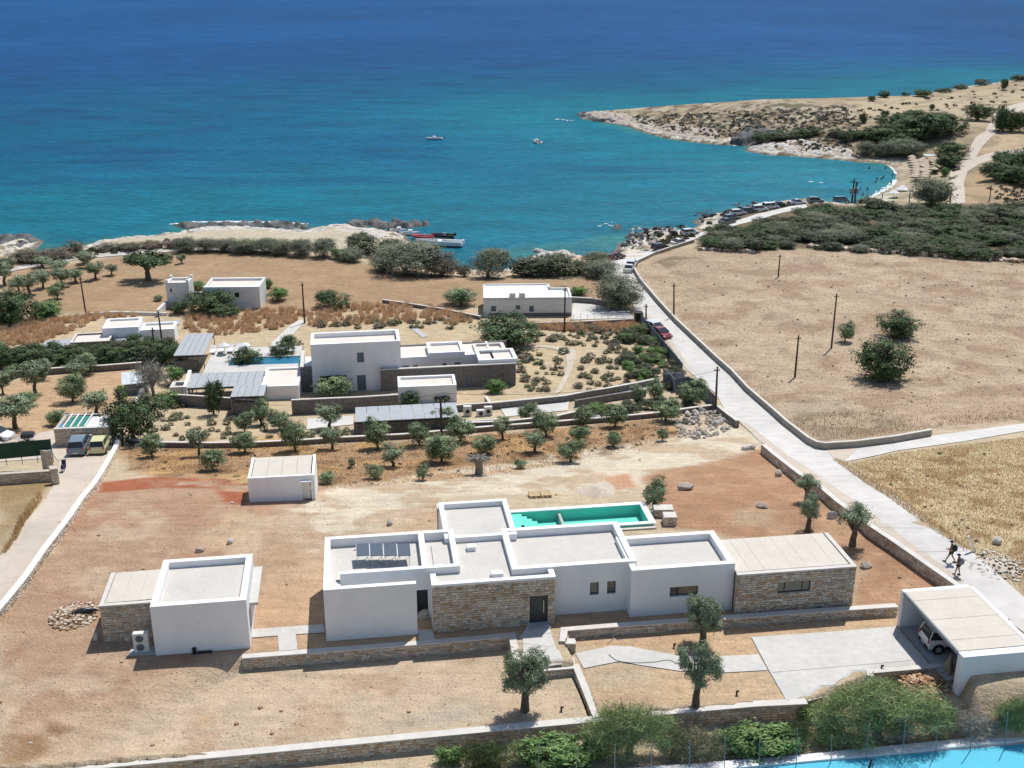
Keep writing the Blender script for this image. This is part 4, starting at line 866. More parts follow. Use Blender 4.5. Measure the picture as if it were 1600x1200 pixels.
# outdoor unit
t = thing('heat_pump', 'white twin-fan outdoor unit on a grey pad against the guest house', 'heat pump', P(210, 1021), RAD(6))
mb = MB(); mb.bbox(0, .95, 0, .38, .08, 1.42, .02); mb.build('casing', M['appl'], t)
for zc in (.42, 1.05):
    mb = MB(); n = 20; R = .25
    mb.tube([(.42, -.035, zc), (.42, -.002, zc)], R, n, sm=False); fo = mb.build('fan_grille', M['grey_metal'], t)
    m2 = MB()
    for k in range(8):
        a = k * math.pi / 4; m2.add([(.42, -.045, zc), (.42 + R * math.cos(a - .15), -.045, zc + R * math.sin(a - .15)), (.42 + R * math.cos(a + .15), -.04, zc + R * math.sin(a + .15))], [(0, 1, 2)])
    m2.build('blade', M['black'], fo)
mb = MB(); mb.box(-.3, 1.5, -.25, .6, -.05, .08); mb.build('pad', M['concrete_grey'], t)

# ================================================================== carport
cz = 15.5
Cp = Bld('carport', 'white-walled carport with pale panelled flat roof beside the driveway', 'carport', at_z(1491, 1050, cz), RAD(8.2))
hc = 2.75
cw0 = Cp.px(1491, 1017, 1.6); q00 = Cp.px(1600, 1008, hc); qb0 = Cp.px(1408.5, 921, hc); qb1 = Cp.px(1510.5, 913.5, hc)
cu0 = -0.05; cu1 = qb1[0] - qb0[0]; cvb = (qb0[1] + qb1[1]) / 2; cvf = Cp.px(1495, 1014, hc)[1]
cu0, cu1 = qb0[0], qb1[0]
Cp.box('wall', 'white', cu0, cu1 + .05, cvb - .35, cvb, -.5, hc)
Cp.box('wall', 'white', cu1, cu1 + .3, cvf - 0.3, cvb - .35, -.5, hc + .05)
fh = up_h(np.array([*Cp.wxy(0, 0), cz]), 1019)
Cp.box('wall', 'white', cu0 + .0, cu1 + .3, cvf - .9, cvf - .3, -1.6, hc - .0)
np_ = 6; dv = (cvb - .35 - cvf + .25) / np_
for k in range(np_): Cp.box('roof_panel', 'panel', cu0 + .06, cu1 - .02, cvf - .25 + k * dv, cvf - .25 + (k + 1) * dv - .02, hc - .08, hc + .03 + .008 * (k % 2))
Cp.box('roof_edge', 'grey_metal', cu0 - .04, cu0 + .05, cvf - .29, cvb - .36, hc - .22, hc + .02)
Cp.box('roof_slab', 'concrete_grey', cu0 + .06, cu1 - .02, cvf - .28, cvb - .36, hc - .2, hc - .1)
Cp.box('floor', 'concrete_grey', cu0 + .1, cu1, cvf - .3, cvb - .36, -.1, .085)
for k in range(2): Cp.box('floor_joint', 'black', cu0 + .1, cu1, cvf + .5 + k * .9, cvf + .54 + k * .9, .086, .09)

# ================================================================== storage cube
zS = float(P(390, 785)[2])
S = Bld('storage_hut', 'small white flat-roofed storage cube standing alone behind the guest house', 'hut', P(390, 785), RAD(7.5))
hS = up_h(P(390, 785), 747.5); su1 = S.px(491, 740, hS)[0]; sv1 = (S.px(394, 714, hS)[1] + S.px(489, 710, hS)[1]) / 2
S.wallf('wall', 'white', 0, su1, 0, .22, -.8, hS, ((su1 * .8, su1 * .94, -.8, hS - .5),)); S.wallf('wall', 'white', 0, .22, .22, sv1, -.8, hS, (), 'v'); S.wallf('wall', 'white', su1 - .22, su1, .22, sv1, -.8, hS, (), 'v'); S.wallf('wall', 'white', .22, su1 - .22, sv1 - .2, sv1, -.8, hS - .1)
w_ = (su1 - .6) / 4
for k in range(4): S.box('roof_panel', 'panel', .3 + k * w_, .3 + (k + 1) * w_ - .02, .3, sv1 - .02, hS - .2, hS - .06)
S.box('door', 'appl', su1 * .8, su1 * .93, .1, .14, 0, hS - .5); S.box('door_hood', 'white', su1 * .79, su1 * .95, -.3, 0, hS - .55, hS - .45)
# ================================================================== mid-distance villa of grey stone and white blocks
def pq(B, pts, h):
    """front-left, front-right, back-right, back-left roof corners in pixels -> u0,u1,v0,v1"""
    c = [B.px(x, y, h) if (x, y) != (0, 0) else None for x, y in pts]
    av = lambda *i: float(np.mean([c[k[0]][k[1]] for k in i if c[k[0]] is not None]))
    return av((0, 0), (3, 0)), av((1, 0), (2, 0)), av((0, 1), (1, 1)), av((2, 1), (3, 1))
o2 = P(490, 614)
B2 = Bld('grey_stone_villa', 'large white and dark-stone villa with a two-storey block beyond the olive rows', 'villa', o2, RAD(8.5))
hT = up_h(o2, 539)
u0, u1, v0, v1 = pq(B2, [(486, 539), (625, 532), (622.5, 514.5), (485, 520)], hT)
def fB(B, x, y, vp):
    lo, hi = -2.0, 9.0
    for _ in range(40):
        m_ = (lo + hi) / 2
        if B.px(x, y, m_)[1] > vp: lo = m_
        else: hi = m_
    return B.px(x, y, m_)[0], m_
def hole(B, vp, x0, x1, ytop, ybot):
    a, t_ = fB(B, x0, ytop, vp); b, b_ = fB(B, x1, ybot, vp); return (a, b, b_, t_)
hs = [hole(B2, v0, 557.5, 569, 551, 566), hole(B2, v0, 557.5, 572.5, 586.5, 610), hole(B2, v0, 499.5, 542.5, 588, 612)]
B2.block(u0, u1, v0, v1, hT, 0.6, 0.4, roof='sandroof', holes=hs, base=-1)
for k, h_ in enumerate(hs):
    if k == 2: B2.window(*h_, v0, pane='glass', rec=.2)
    else: B2.box('shutter' if k == 0 else 'door', 'shutter', h_[0], h_[1], v0 + .08, v0 + .13, h_[2], h_[3])
# stone wing on the left with narrow terrace
a = B2.px(469, 572, 3.4); b = B2.px(486, 572, 3.4)
B2.wallf('wall', 'greystone', a[0], u0 - .02, v0 + 0.6, v0 + 1.0, -1, 3.3); B2.wallf('wall', 'greystone', a[0], a[0] + .4, v0 + 1.0, v1 + 2.2, -1, 3.3, (), 'v')
B2.box('coping', 'cap', a[0] - .03, a[0] + .45, v0 + .57, v1 + 2.2, 3.3, 3.42); B2.box('roof', 'whitewash', a[0] + .45, u0 - .02, v0 + 1.0, v1 + 1.5, 2.6, 2.75)
# low white-roofed range to the right
hR = 2.9
vs = B2.px(805, 567.5, hR)[1]; us0 = B2.px(595, 580, hR)[0]; us1 = B2.px(806, 567.5, hR)[0]
dh = hole(B2, vs, 728, 736.5, 588, 612); dh2 = hole(B2, vs, 781, 787, 583, 596)
B2.wallf('wall', 'greystone', us0, us1, vs, vs + .35, -1, hR - .08, (dh, dh2))
B2.box('door', 'shutter', dh[0], dh[1], vs + .1, vs + .15, dh[2], dh[3]); B2.box('window', 'glass', dh2[0], dh2[1], vs + .1, vs + .15, dh2[2], dh2[3])
B2.box('coping', 'cap', us0 - .03, us1 + .03, vs - .03, vs + .38, hR - .08, hR + .02)
B2.wallf('wall', 'greystone', us0, us0 + .35, vs + .38, vs + 2.3, -1, hR + .1, (), 'v'); B2.box('coping', 'cap', us0 - .03, us0 + .38, vs + .38, vs + 2.3, hR + .1, hR + .2)
vw = B2.px(700, 557, hR)[1]; vw = vs + 4.0
ws = [hole(B2, vw, 629, 639, 571.5, 578), hole(B2, vw, 646, 653, 570.5, 577), hole(B2, vw, 691, 698, 567.5, 574), hole(B2, vw, 710, 720, 566.5, 574)]
uw1 = us1 - 2.6
B2.wallf('wall', 'white', u1 + .02, uw1, vw, vw + .35, -1, hR + .15, ws)
for w_ in ws: B2.box('window', 'shutter', w_[0], w_[1], vw + .08, vw + .13, w_[2], w_[3])
vbk = B2.px(700, 538, hR)[1]
B2.box('roof', 'sandroof', u1 + .02, uw1 - .3, vw + .35, vbk, hR - .3, hR - .05)
B2.wallf('wall', 'white', uw1 - .3, uw1, vs + .4, vbk, -1, hR + .15, (), 'v'); B2.wallf('wall', 'greystone', u1 + .02, us1 + .1, vbk, vbk + .35, -1, hR + .1)
B2.box('roof', 'sandroof', uw1, us1 - .35, vs + .4, vbk, hR - .3, hR - .1)
for (qd, hh) in (([(670, 552.5), (725.5, 548.5), (721, 532.5), (666, 535)], hR + .75), ([(749, 569), (809, 562), (802, 544), (743, 546)], hR + .5), ([(741, 547), (790, 545), (785, 534.5), (738, 536.5)], hR + .25)):
    a = pq(B2, qd, hh)
    if qd[0][0] == 749: a = (a[0], a[1], vs + .42, a[3])
    B2.block(*a, hh, 0.35 if hh > hR + .3 else 1.6, .45, m='white' if hh > hR + .3 else 'cap', roof='sandroof' if hh > hR + .3 else 'greystone', base=(hR - .1) if hh > hR + .4 else -1)
# front small white block
oF = P(624, 631); B3 = Bld('pool_house', 'small white flat-roofed block in front of the dark stone villa wall', 'outbuilding', oF, RAD(7))
hF = up_h(oF, 605); a = pq(B3, [(622, 605), (714, 601), (709, 584), (621, 589)], hF); B3.block(*a, hF, .3, .35, roof='sandroof', base=-1.2)
oW = P(412, 626); B4 = Bld('garden_pavilion', 'small white flat-roofed block left of the two-storey villa block', 'outbuilding', oW, RAD(6))
hW = up_h(oW, 605); a = pq(B4, [(409.5, 605), (470.5, 601), (469, 572.5), (414, 575)], hW); B4.block(*a, hW, .25, .4, roof='sandroof', base=-1.6)
# pergolas
def pergola(label, qd, h, nb, posts=True, basew=None, bandname='slat_panel', yaw=6, base_pt=None, walls=()):
    o = P(*base_pt); B = Bld('pergola', label, 'pergola', o, RAD(yaw)); a = pq(B, qd, h)
    w = (a[1] - a[0]) / nb
    for k in range(nb): B.box('roof_board', 'grey_panel', a[0] + k * w, a[0] + (k + 1) * w - .05, a[2], a[3], h - .08, h + .012 * (k % 2))
    B.box('beam', 'dark_metal', a[0], a[1], a[2] + .02, a[2] + .1, h - .28, h - .085); B.box('beam', 'dark_metal', a[0], a[1], a[3] - .1, a[3] - .02, h - .28, h - .085)
    for uu in (a[0] + .05, a[1] - .15):
        for vv in (a[2] + .02, a[3] - .12): B.box('post', 'grey_metal', uu, uu + .1, vv, vv + .1, -1.2, h - .285)
    for (f0, f1, g, zt) in walls: B.box('wall', 'greystone', a[0] + f0 * (a[1] - a[0]), a[0] + f1 * (a[1] - a[0]), a[2] + g, a[2] + g + .35, -1.5, zt)
    return B, a
pergola('grey board-roofed pergola beside the pool terrace sun loungers', [(277, 555.5), (325, 554), (329, 520.5), (284, 522)], 2.4, 5, base_pt=(276, 580), walls=[(0, .8, .1, 1.5)])
pergola('long grey panelled pergola over the terrace left of the white pavilion', [(295, 607), (410, 601), (411, 581), (300, 582)], 2.3, 9, base_pt=(296, 630), walls=[(0, 1, .15, 1.5)])
pergola('lower grey pergola stepped forward beside the white pavilion', [(361, 619.5), (415, 618.5), (415, 601), (365, 603)], 2.3, 5, base_pt=(362, 655), walls=[(0, 1, .1, 1.4)])
pergola('grey slatted pergola roof over the sunken garage above the olive row', [(556, 661), (717, 649), (712.5, 627.5), (555, 637.5)], 1.9, 9, base_pt=(553, 680), walls=[(-.02, 1.0, .3, 1.7)], yaw=8)
wall('garden_wall', 'long dark grey wall with pale coping in front of the villa terrace', [(455, 625), (520, 622), (560, 620.5), (622, 616.5)], 1.9, .3, core='greystone', stones=False)
wall('garden_wall', 'dark wall in front of the left terrace and barbecue bench', [(265, 616), (300, 618), (360, 622), (410, 627)], 1.5, .3, core='greystone', stones=False)
wall('yard_wall', 'dark wall around the sunken yard of outdoor units', [(718, 659), (778, 655)], .9, .3, core='greystone', stones=False)
wall('yard_wall', 'pale-coped back wall of the sunken yard of outdoor units', [(712, 633), (770, 629)], .9, .3, core='greystone', stones=False)
for k, (x_, y_, w_, h_) in enumerate(((729.5, 651, .95, 1.25), (750, 651.5, 1.0, .8), (762, 650, .95, 1.1))):
    t = thing('outdoor_unit', ['tallest outdoor unit at the left of the sunken yard', 'lowest white outdoor unit in the middle of the sunken yard', 'grey outdoor unit at the right of the sunken yard'][k], 'outdoor unit', P(x_ - 5, y_), RAD(8))
    mb = MB(); mb.bbox(0, w_, 0, .5, 0, h_, .03); mb.build('casing', M['appl'], t); mb = MB(); mb.tube([(w_ / 2, -.03, h_ / 2), (w_ / 2, 0, h_ / 2)], .25, 14, sm=False); mb.build('fan_grille', M['dark_metal'], t)
# pool terrace
tz = float(P(400, 600)[2]) + 1.2
t = thing('pool_terrace', 'white paved pool terrace with a narrow blue pool between two dark trees', 'terrace', at_z(325, 582, tz), RAD(6))
TB = Bld.__new__(Bld); TB.t = t; TB.o = Vector(at_z(325, 582, tz)[:2]); TB.z = tz; TB.yaw = RAD(6); TB.ca, TB.sa = math.cos(TB.yaw), math.sin(TB.yaw)
a = pq(TB, [(325, 583), (414, 580), (470, 541), (327, 544)], 0)
a = (a[0], TB.px(468, 560, 0)[0], a[2], a[3]); p_ = pq(TB, [(357, 572), (468, 567), (467, 555), (360, 560)], 0)
TB.box('paving', 'concrete', a[0], p_[0], a[2], a[3], -1.6, 0); TB.box('paving', 'concrete', p_[0], a[1], a[2], p_[2], -1.6, 0); TB.box('paving', 'concrete', p_[0], a[1], p_[3], a[3], -1.6, 0)
TB.box('pool_floor', 'poolblue', p_[0], a[1], p_[2], p_[3], -1.2, -1.0); TB.box('pool_water', 'poolblue', p_[0] + .01, a[1] - .01, p_[2] + .01, p_[3] - .01, -.3, -.15)
for k, (x_, y_) in enumerate(((331, 554.5), (344.5, 553.5), (359, 552.5), (371, 551.5))):
    p = at_z(x_ - 4, y_, tz); t = thing('sun_lounger', ['leftmost', 'second from left', 'third from left', 'rightmost'][k] + ' of four white sun loungers behind the blue pool', 'sun lounger', p, RAD(6), 'sun loungers on the villa terrace')
    mb = MB(); mb.box(0, .75, 0, 1.4, .25, .36); mb.slab([(0, 1.4, .36), (.75, 1.4, .36), (.75, 1.95, .8), (0, 1.95, .8)], .08); mb.build('cushion', M['cloth'], t)
    for (lx, ly) in ((.03, .1), (.67, .1), (.03, 1.5), (.67, 1.5)): mb = MB(); mb.box(lx, lx + .05, ly, ly + .05, 0, .25); mb.build('leg', M['dark_metal'], t)
def parasol(name, label, p, r, h, m, cat='parasol', group=None, n=8, drop=.45):
    t = thing(name, label, cat, p, random.random(), group)
    mb = MB(); mb.tube([(0, 0, 0), (0, 0, h)], .035, 6); mb.build('pole', M['grey_metal'], t)
    mb = MB(); ring = [(r * math.cos(2 * math.pi * k / n), r * math.sin(2 * math.pi * k / n), h - drop) for k in range(n)]
    ring2 = [(x * .99, y * .99, z - .09) for x, y, z in ring]
    mb.add([(0, 0, h + .03)] + ring + ring2 + [(0, 0, h - .06)], [(0, 1 + k, 1 + (k + 1) % n) for k in range(n)] + [(1 + k, 1 + n + k, 1 + n + (k + 1) % n, 1 + (k + 1) % n) for k in range(n)] + [(2 * n + 1, 1 + n + (k + 1) % n, 1 + n + k) for k in range(n)])
    mb.build('canopy', M[m], t); return t
parasol('parasol', 'left white parasol behind the pool terrace loungers', at_z(351, 553, tz), .75, 1.7, 'cloth'); parasol('parasol', 'right white parasol above the pool terrace beside the dark tree', at_z(383, 553, tz), .85, 1.7, 'cloth')
wall('terrace_wall', 'white stepped wall end at the left of the long pergola', [(291, 604), (299, 578)], 1.6, .4, core='white', cap='white', stones=False)
t = thing('barbecue_bench', 'pale bench block with a dark square opening left of the long pergola', 'outdoor kitchen', P(266, 618), RAD(6))
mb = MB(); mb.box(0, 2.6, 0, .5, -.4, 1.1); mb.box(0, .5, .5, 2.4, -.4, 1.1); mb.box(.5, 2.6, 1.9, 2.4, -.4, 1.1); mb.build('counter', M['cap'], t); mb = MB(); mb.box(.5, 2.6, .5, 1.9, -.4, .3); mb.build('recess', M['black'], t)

# ================================================================== upper-left modern villa
o5 = P(282, 532); V5 = Bld('long_low_villa', 'low modern villa with white box roofs and a dark long wing behind the evergreen hedge', 'villa', o5, RAD(10))
z5 = up_h(o5, 510)
a = pq(V5, [(222, 519), (282.5, 510), (269, 497.5), (217, 510)], z5); V5.block(*a, z5, .3, .4, roof='sandroof', base=-1)
b = pq(V5, [(167, 516), (226, 507), (216, 493), (157, 501)], z5 + .6); V5.block(*b, z5 + .6, .3, .45, roof='sandroof', base=-1)
c = pq(V5, [(115, 539), (182, 529), (170, 516), (109, 525)], z5 - .5); V5.block(*c, z5 - .5, .2, .3, roof='sandroof', m='greystone', cap='cap', base=-2)
d = pq(V5, [(183, 539), (232, 530), (222, 517), (178, 522)], z5 - .9); V5.box('roof', 'grey_panel', d[0], d[1], d[2], d[3], z5 - 1.05, z5 - .9)
e = pq(V5, [(71, 546), (115, 539), (109, 530), (61, 532)], z5 - 1.4); V5.box('terrace', 'grey_panel', e[0], e[1], e[2], e[3], z5 - 1.6, z5 - 1.4)
V5.box('wall', 'greystone', e[0], c[1], e[2] - .35, e[2], -2.5, z5 - 1.2)
V5.box('roof', 'grey_panel', a[0] + 1, a[1] + .3, a[3], a[3] + 2.2, z5 - .7, z5 - .5)
# ================================================================== farmhouse and dovecote tower
o6 = P(322, 481); B6 = Bld('farmhouse', 'old whitewashed flat-roofed farmhouse with one small window beside the square tower', 'house', o6, RAD(2))
h6 = up_h(P(410, 482), 448); a = pq(B6, [(321, 450), (410, 447.5), (411, 433), (325, 435.5)], h6)
w_ = hole(B6, a[2], 366, 374, 457, 465)
B6.block(*a, h6, .35, .4, m='plaster', roof='sandroof', holes=[w_], base=-.6); B6.window(*w_, a[2], pane='glass', rec=.1); B6.box('bench', 'plaster', a[0] + 5.4, a[0] + 7.4, a[2] - .5, a[2], -.4, .9)
B6.box('parapet', 'white', a[0] - .02, a[1] + .02, a[2] - .02, a[2] + .4, h6, h6 + .06); B6.box('parapet', 'white', a[0] - .02, a[1] + .02, a[3] - .4, a[3] + .02, h6, h6 + .06)
o7 = P(262, 481); B7 = Bld('dovecote_tower', 'square whitewashed tower with small corner horns left of the old farmhouse', 'tower', o7, RAD(3))
h7 = up_h(o7, 442); a = pq(B7, [(261.5, 442), (297, 441), (299, 432.5), (262, 434)], h7); w_ = hole(B7, a[2], 265, 269, 451, 456)
B7.block(*a, h7, .4, .45, m='plaster', roof='sandroof', holes=[w_], base=-.6); B7.box('window', 'glass', w_[0], w_[1], a[2] + .1, a[2] + .15, w_[2], w_[3])
B7.box('string_course', 'plaster', a[0] - .05, a[1] + .05, a[2] - .06, a[2], h7 - .9, h7 - .78)
for (x_, y_) in ((a[0], a[2]), (a[1] - .4, a[2]), (a[0], a[3] - .4), (a[1] - .4, a[3] - .4)): B7.box('corner_horn', 'white', x_, x_ + .4, y_, y_ + .4, h7, h7 + .45)
wall('garden_wall', 'short white sloping wall at the left foot of the square tower', [(248, 484), (262, 470)], 1.2, .4, core='plaster', cap='plaster', stones=False)
wall('yard_wall', 'low white wall linking the tower and the farmhouse', [(300, 457), (322, 456)], 1.8, .4, core='plaster', cap='white', stones=False)
# ================================================================== flat white house by the road
o8 = P(758, 495); B8 = Bld('flat_roof_house', 'long plain white house with a bright coated roof beside the concrete yard', 'house', o8, RAD(1.5))
h8 = up_h(o8, 466); a = pq(B8, [(754, 466), (892, 464), (892, 453), (756, 444)], h8)
v8b = B8.px(800, 444, h8)[1]; um = B8.px(856, 450, h8)[0]
wh = [hole(B8, a[2], *w_) for w_ in ((767.5, 775, 478, 486.5), (806, 813, 477, 483.5), (827, 834, 478, 487))]
B8.wallf('wall', 'plaster', a[0], a[1], a[2], a[2] + .35, -.6, h8, wh)
for w_ in wh: B8.window(*w_, a[2], pane='shutter', rec=.08, bars=((w_[0] + w_[1]) / 2,))
B8.wallf('wall', 'plaster', a[0], a[0] + .35, a[2] + .35, v8b, -.6, h8, (), 'v'); B8.wallf('wall', 'plaster', a[1] - .35, a[1], a[2] + .35, a[2] + 6.2, -.6, h8, (), 'v')
B8.wallf('wall', 'plaster', a[0] + .35, um, v8b - .35, v8b, -.6, h8 + .1); B8.wallf('wall', 'plaster', um, um + .35, a[2] + 6.2, v8b - .35, -.6, h8 + .1, (), 'v'); B8.wallf('wall', 'plaster', um + .35, a[1] - .35, a[2] + 5.85, a[2] + 6.2, -.6, h8)
B8.box('roof', 'whitewash', a[0] + .35, um, a[2] + .35, v8b - .35, h8 - .5, h8 - .12); B8.box('roof', 'whitewash', um, a[1] - .35, a[2] + .35, a[2] + 5.85, h8 - .5, h8 - .35)
B8.box('plinth', 'greystone', a[0] + 1.0, a[1] - .05, a[2] - .04, a[2], -.4, .55); B8.box('cornice', 'cap', a[0] - .04, a[1] + .04, a[2] - .06, a[2], h8 - .35, h8 - .2)
for x_ in (796, 811): c = B8.px(x_, 466, h8); B8.box('chimney', 'plaster', c[0], c[0] + 1.0, a[2] + .1, a[2] + .5, h8 - .2, h8 + .7)
# ================================================================== left hut with shade-net roof, shed
o9 = P(86, 700); B9 = Bld('stone_store', 'low rubble store with a half white, half green shade-net roof behind two parked cars', 'outbuilding', o9, RAD(6))
h9 = up_h(o9, 673); a = pq(B9, [(85, 673), (180.5, 665), (172, 646), (97.5, 647.5)], h9)
B9.wallf('wall', 'stonecore', a[0], a[1], a[2] + .05, a[2] + .4, -.8, h9 - .05); B9.wallf('wall', 'stonecore', a[0], a[0] + .35, a[2] + .4, a[3], -.8, h9 - .05, (), 'v'); B9.wallf('wall', 'plaster', a[1] - .35, a[1], a[2] + .4, a[3], -.8, h9 - .05, (), 'v')
lay_stones(B9.t, [((a[0], a[2] + .04), (a[1], a[2] + .04), -.4, -.4, h9 - .08, h9 - .08)], .2, (.25, .6), 160)
B9.box('coping', 'cap', a[0] - .03, a[1] + .03, a[2], a[2] + .4, h9 - .05, h9 + .03)
um = a[0] + (a[1] - a[0]) * .58; B9.box('roof', 'whitewash', um, a[1] - .05, a[2] + .4, a[3] - 1.0, h9 - .15, h9 + .03)
n9 = 4; wv = (um - a[0] - .3) / n9
for k in range(n9):
    B9.box('shade_net', ['bluetarp', 'greenmesh', 'greenmesh', 'greenmesh'][k], a[0] + .2 + k * wv, a[0] + .2 + (k + 1) * wv - .1, a[2] + .5, a[3] - (.5 if k else 2.4), h9 - .1, h9 - .06)
    B9.box('beam', 'white', a[0] + .1 + (k + 1) * wv, a[0] + .2 + (k + 1) * wv, a[2] + .3, a[3], h9 + .0, h9 + .12)
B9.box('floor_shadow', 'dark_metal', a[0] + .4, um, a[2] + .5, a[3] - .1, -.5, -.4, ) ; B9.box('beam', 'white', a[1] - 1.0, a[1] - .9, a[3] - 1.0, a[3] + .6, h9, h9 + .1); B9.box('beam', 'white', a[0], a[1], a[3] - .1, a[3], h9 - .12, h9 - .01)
o10 = P(195, 618); t = thing('tin_shed', 'small crooked shed with a pale tin roof beside the bare grey tree', 'shed', o10, RAD(18))
mb = MB(); mb.box(0, 2.7, 0, 2.6, -.4, 1.5); mb.build('wall', M['grey_metal'], t)
for k in range(5): mb = MB(); mb.slab([(-.2 + k * .64, -.25, 1.55), (.42 + k * .64, -.25, 1.55), (.42 + k * .64, 3.1, 2.1), (-.2 + k * .64, 3.1, 2.1)], .05); mb.build('roof_sheet', M['tin'], t)
mb = MB(); mb.slab([(2.6, .3, 1.7), (3.3, .5, .8), (3.3, 3.4, .8), (2.6, 3.1, 1.9)], .04); mb.build('netting', M['greenmesh'], t)
# ================================================================== dark fence and gate along the road
def panel_fence(label, pts, h, m='grey_metal', cat='fence', name='panel_fence', lp=1.6):
    W = [P(*p) for p in pts]; t = thing(name, label, cat, W[0])
    for a, b in zip(W[:-1], W[1:]):
        D = np.hypot(*(b - a)[:2]); n = max(1, int(D / lp))
        for k in range(n):
            p = a + (b - a) * k / n; r = a + (b - a) * (k + 1) / n; e = (b - a)[:2] / D; nn = np.array([-e[1], e[0]]) * .03; w = W[0]
            p2 = p + np.array([*e, 0]) * .05; r2 = r - np.array([*e, 0]) * .05
            mb = MB(); mb.add([(p2[0] - w[0] + s * nn[0], p2[1] - w[1] + s * nn[1], p2[2] - w[2] - .3) for s in (-1, 1)] + [(r2[0] - w[0] + s * nn[0], r2[1] - w[1] + s * nn[1], r2[2] - w[2] - .3) for s in (1, -1)] + [(p2[0] - w[0] + s * nn[0], p2[1] - w[1] + s * nn[1], p2[2] - w[2] + h) for s in (-1, 1)] + [(r2[0] - w[0] + s * nn[0], r2[1] - w[1] + s * nn[1], r2[2] - w[2] + h) for s in (1, -1)],
                [(0, 1, 2, 3), (7, 6, 5, 4), (0, 4, 5, 1), (1, 5, 6, 2), (2, 6, 7, 3), (3, 7, 4, 0)]); mb.build('panel', M[m], t)
            mb = MB(); q_ = p - w; mb.tube([(q_[0], q_[1], q_[2] - .4), (q_[0], q_[1], q_[2] + h + .1)], .05, 4); mb.build('post', M['dark_metal'], t)
    return t
panel_fence('dark blue-grey panel fence along the road left edge, from the black bin to the gate', [(1001, 505), (1030, 540), (1066, 584)], 1.5, 'shutter')
panel_fence('grey sliding gate panel closing the villa driveway at the road', [(1037, 606), (1069, 602)], 1.9, 'grey_metal', 'gate', 'driveway_gate', 1.1)
panel_fence('grey side panel of the driveway gate pocket', [(1036, 594), (1054, 613)], 1.8, 'grey_metal', 'fence', 'side_panel', 1.2)
panel_fence('curved dark fence bending round the road corner below the gate', [(1054, 612), (1074, 608), (1092, 614), (1108, 630), (1119, 642)], 1.7, 'shutter')
t = thing('bin_enclosure', 'black square bin enclosure at the corner of the white house yard', 'enclosure', P(993, 504), RAD(5)); mb = MB(); mb.box(0, 1.2, 0, .12, 0, 1.5); mb.box(0, .12, .12, 1.4, 0, 1.5); mb.box(1.08, 1.2, .12, 1.4, 0, 1.5); mb.build('panel', M['black'], t)
mb = MB(); mb.box(-.02, 1.22, -.02, 1.42, 1.5, 1.56); mb.build('lid', M['dark_metal'], t)
# thin wire fence of the yard
t = thing('wire_fence', 'thin wire fence on posts along the front of the white house yard', 'fence', P(896, 502))
W0 = P(896, 502)
for k in range(9):
    p = P(896 + k * 11, 502 - k * .5) - W0; mb = MB(); mb.tube([(p[0], p[1], 0), (p[0], p[1], 1.3)], .03, 5); mb.build('post', M['alu'], t)
p = P(984, 498) - W0
for z_ in (.5, .9, 1.25): mb = MB(); mb.tube([(0, 0, z_), (p[0], p[1], z_ + p[2])], .012, 4); mb.build('wire', M['alu'], t)
# ================================================================== court and kerb in the foreground
czz = 14.40
def flat(name, px, z, m, h=0.02, kind='structure'):
    mb = MB(); W = [tuple(at_z(x, y, z)[:2]) for x, y in px]
    ar = sum(W[i][0] * W[(i + 1) % len(W)][1] - W[(i + 1) % len(W)][0] * W[i][1] for i in range(len(W)))
    if ar < 0: W = W[::-1]
    mb.prism(W, z - h, z); o = mb.build(name, M[m]); o['kind'] = kind; return o
flat('court_surround', [(880, 1216), (1100, 1203), (1240, 1191), (1598, 1156), (1800, 1136), (1800, 1330), (880, 1330)], czz - .035, 'gravel', 1.0)
flat('sports_court', [(1000, 1218), (1190, 1199), (1330, 1186), (1600, 1162.5), (1800, 1145), (1800, 1330), (1000, 1330)], czz, 'court')
flat('court_kerb', [(880, 1207), (1094, 1192), (1240, 1180), (1400, 1164), (1600, 1144), (1800, 1124), (1800, 1135), (1600, 1156), (1400, 1176), (1240, 1191), (1094, 1204), (880, 1220)], czz + .13, 'white', 1.0)
FP = [((1244, 1197), (1246, 1138)), ((1298, 1192), (1300, 1148)), ((1353.6, 1186), (1357.7, 1128)), ((1410, 1182), (1415, 1126)), ((1461.6, 1178), (1466.7, 1123)), ((1516.6, 1173), (1517, 1116)), ((1569.6, 1169), (1574.7, 1114)),
      ((1186, 1201), (1187.5, 1153)), ((1131.5, 1206), (1133, 1153)), ((1077, 1211), (1078, 1157)), ((1017, 1217), (1018, 1163)), ((960, 1222), (961, 1163)), ((900, 1227), (901, 1170)), ((841, 1232), (842, 1160))]
FP.sort()
b0 = at_z(*FP[0][0], czz)
t = thing('court_fence', 'row of slim blue-grey fence posts standing along the turquoise court edge', 'fence', b0)
tops = []
for a, b in FP:
    p = at_z(*a, czz); tp = top_at(p, *b); r = p - b0; s_ = tp - b0; mb = MB(); mb.tube([tuple(r), tuple(s_)], .024, 8); mb.build('post', M['grey_metal'], t); tops.append(s_)
t = thing('net_post', 'dark leaning post with a thin brace standing on the turquoise court', 'post', at_z(1356, 1207, czz)); mb = MB(); mb.tube([(0, 0, 0), (.12, 0, .95)], .07, 8); mb.build('post', M['dark_metal'], t); mb = MB(); mb.tube([(.12, 0, .9), (.8, -.4, 0)], .02, 6); mb.build('brace', M['alu'], t)
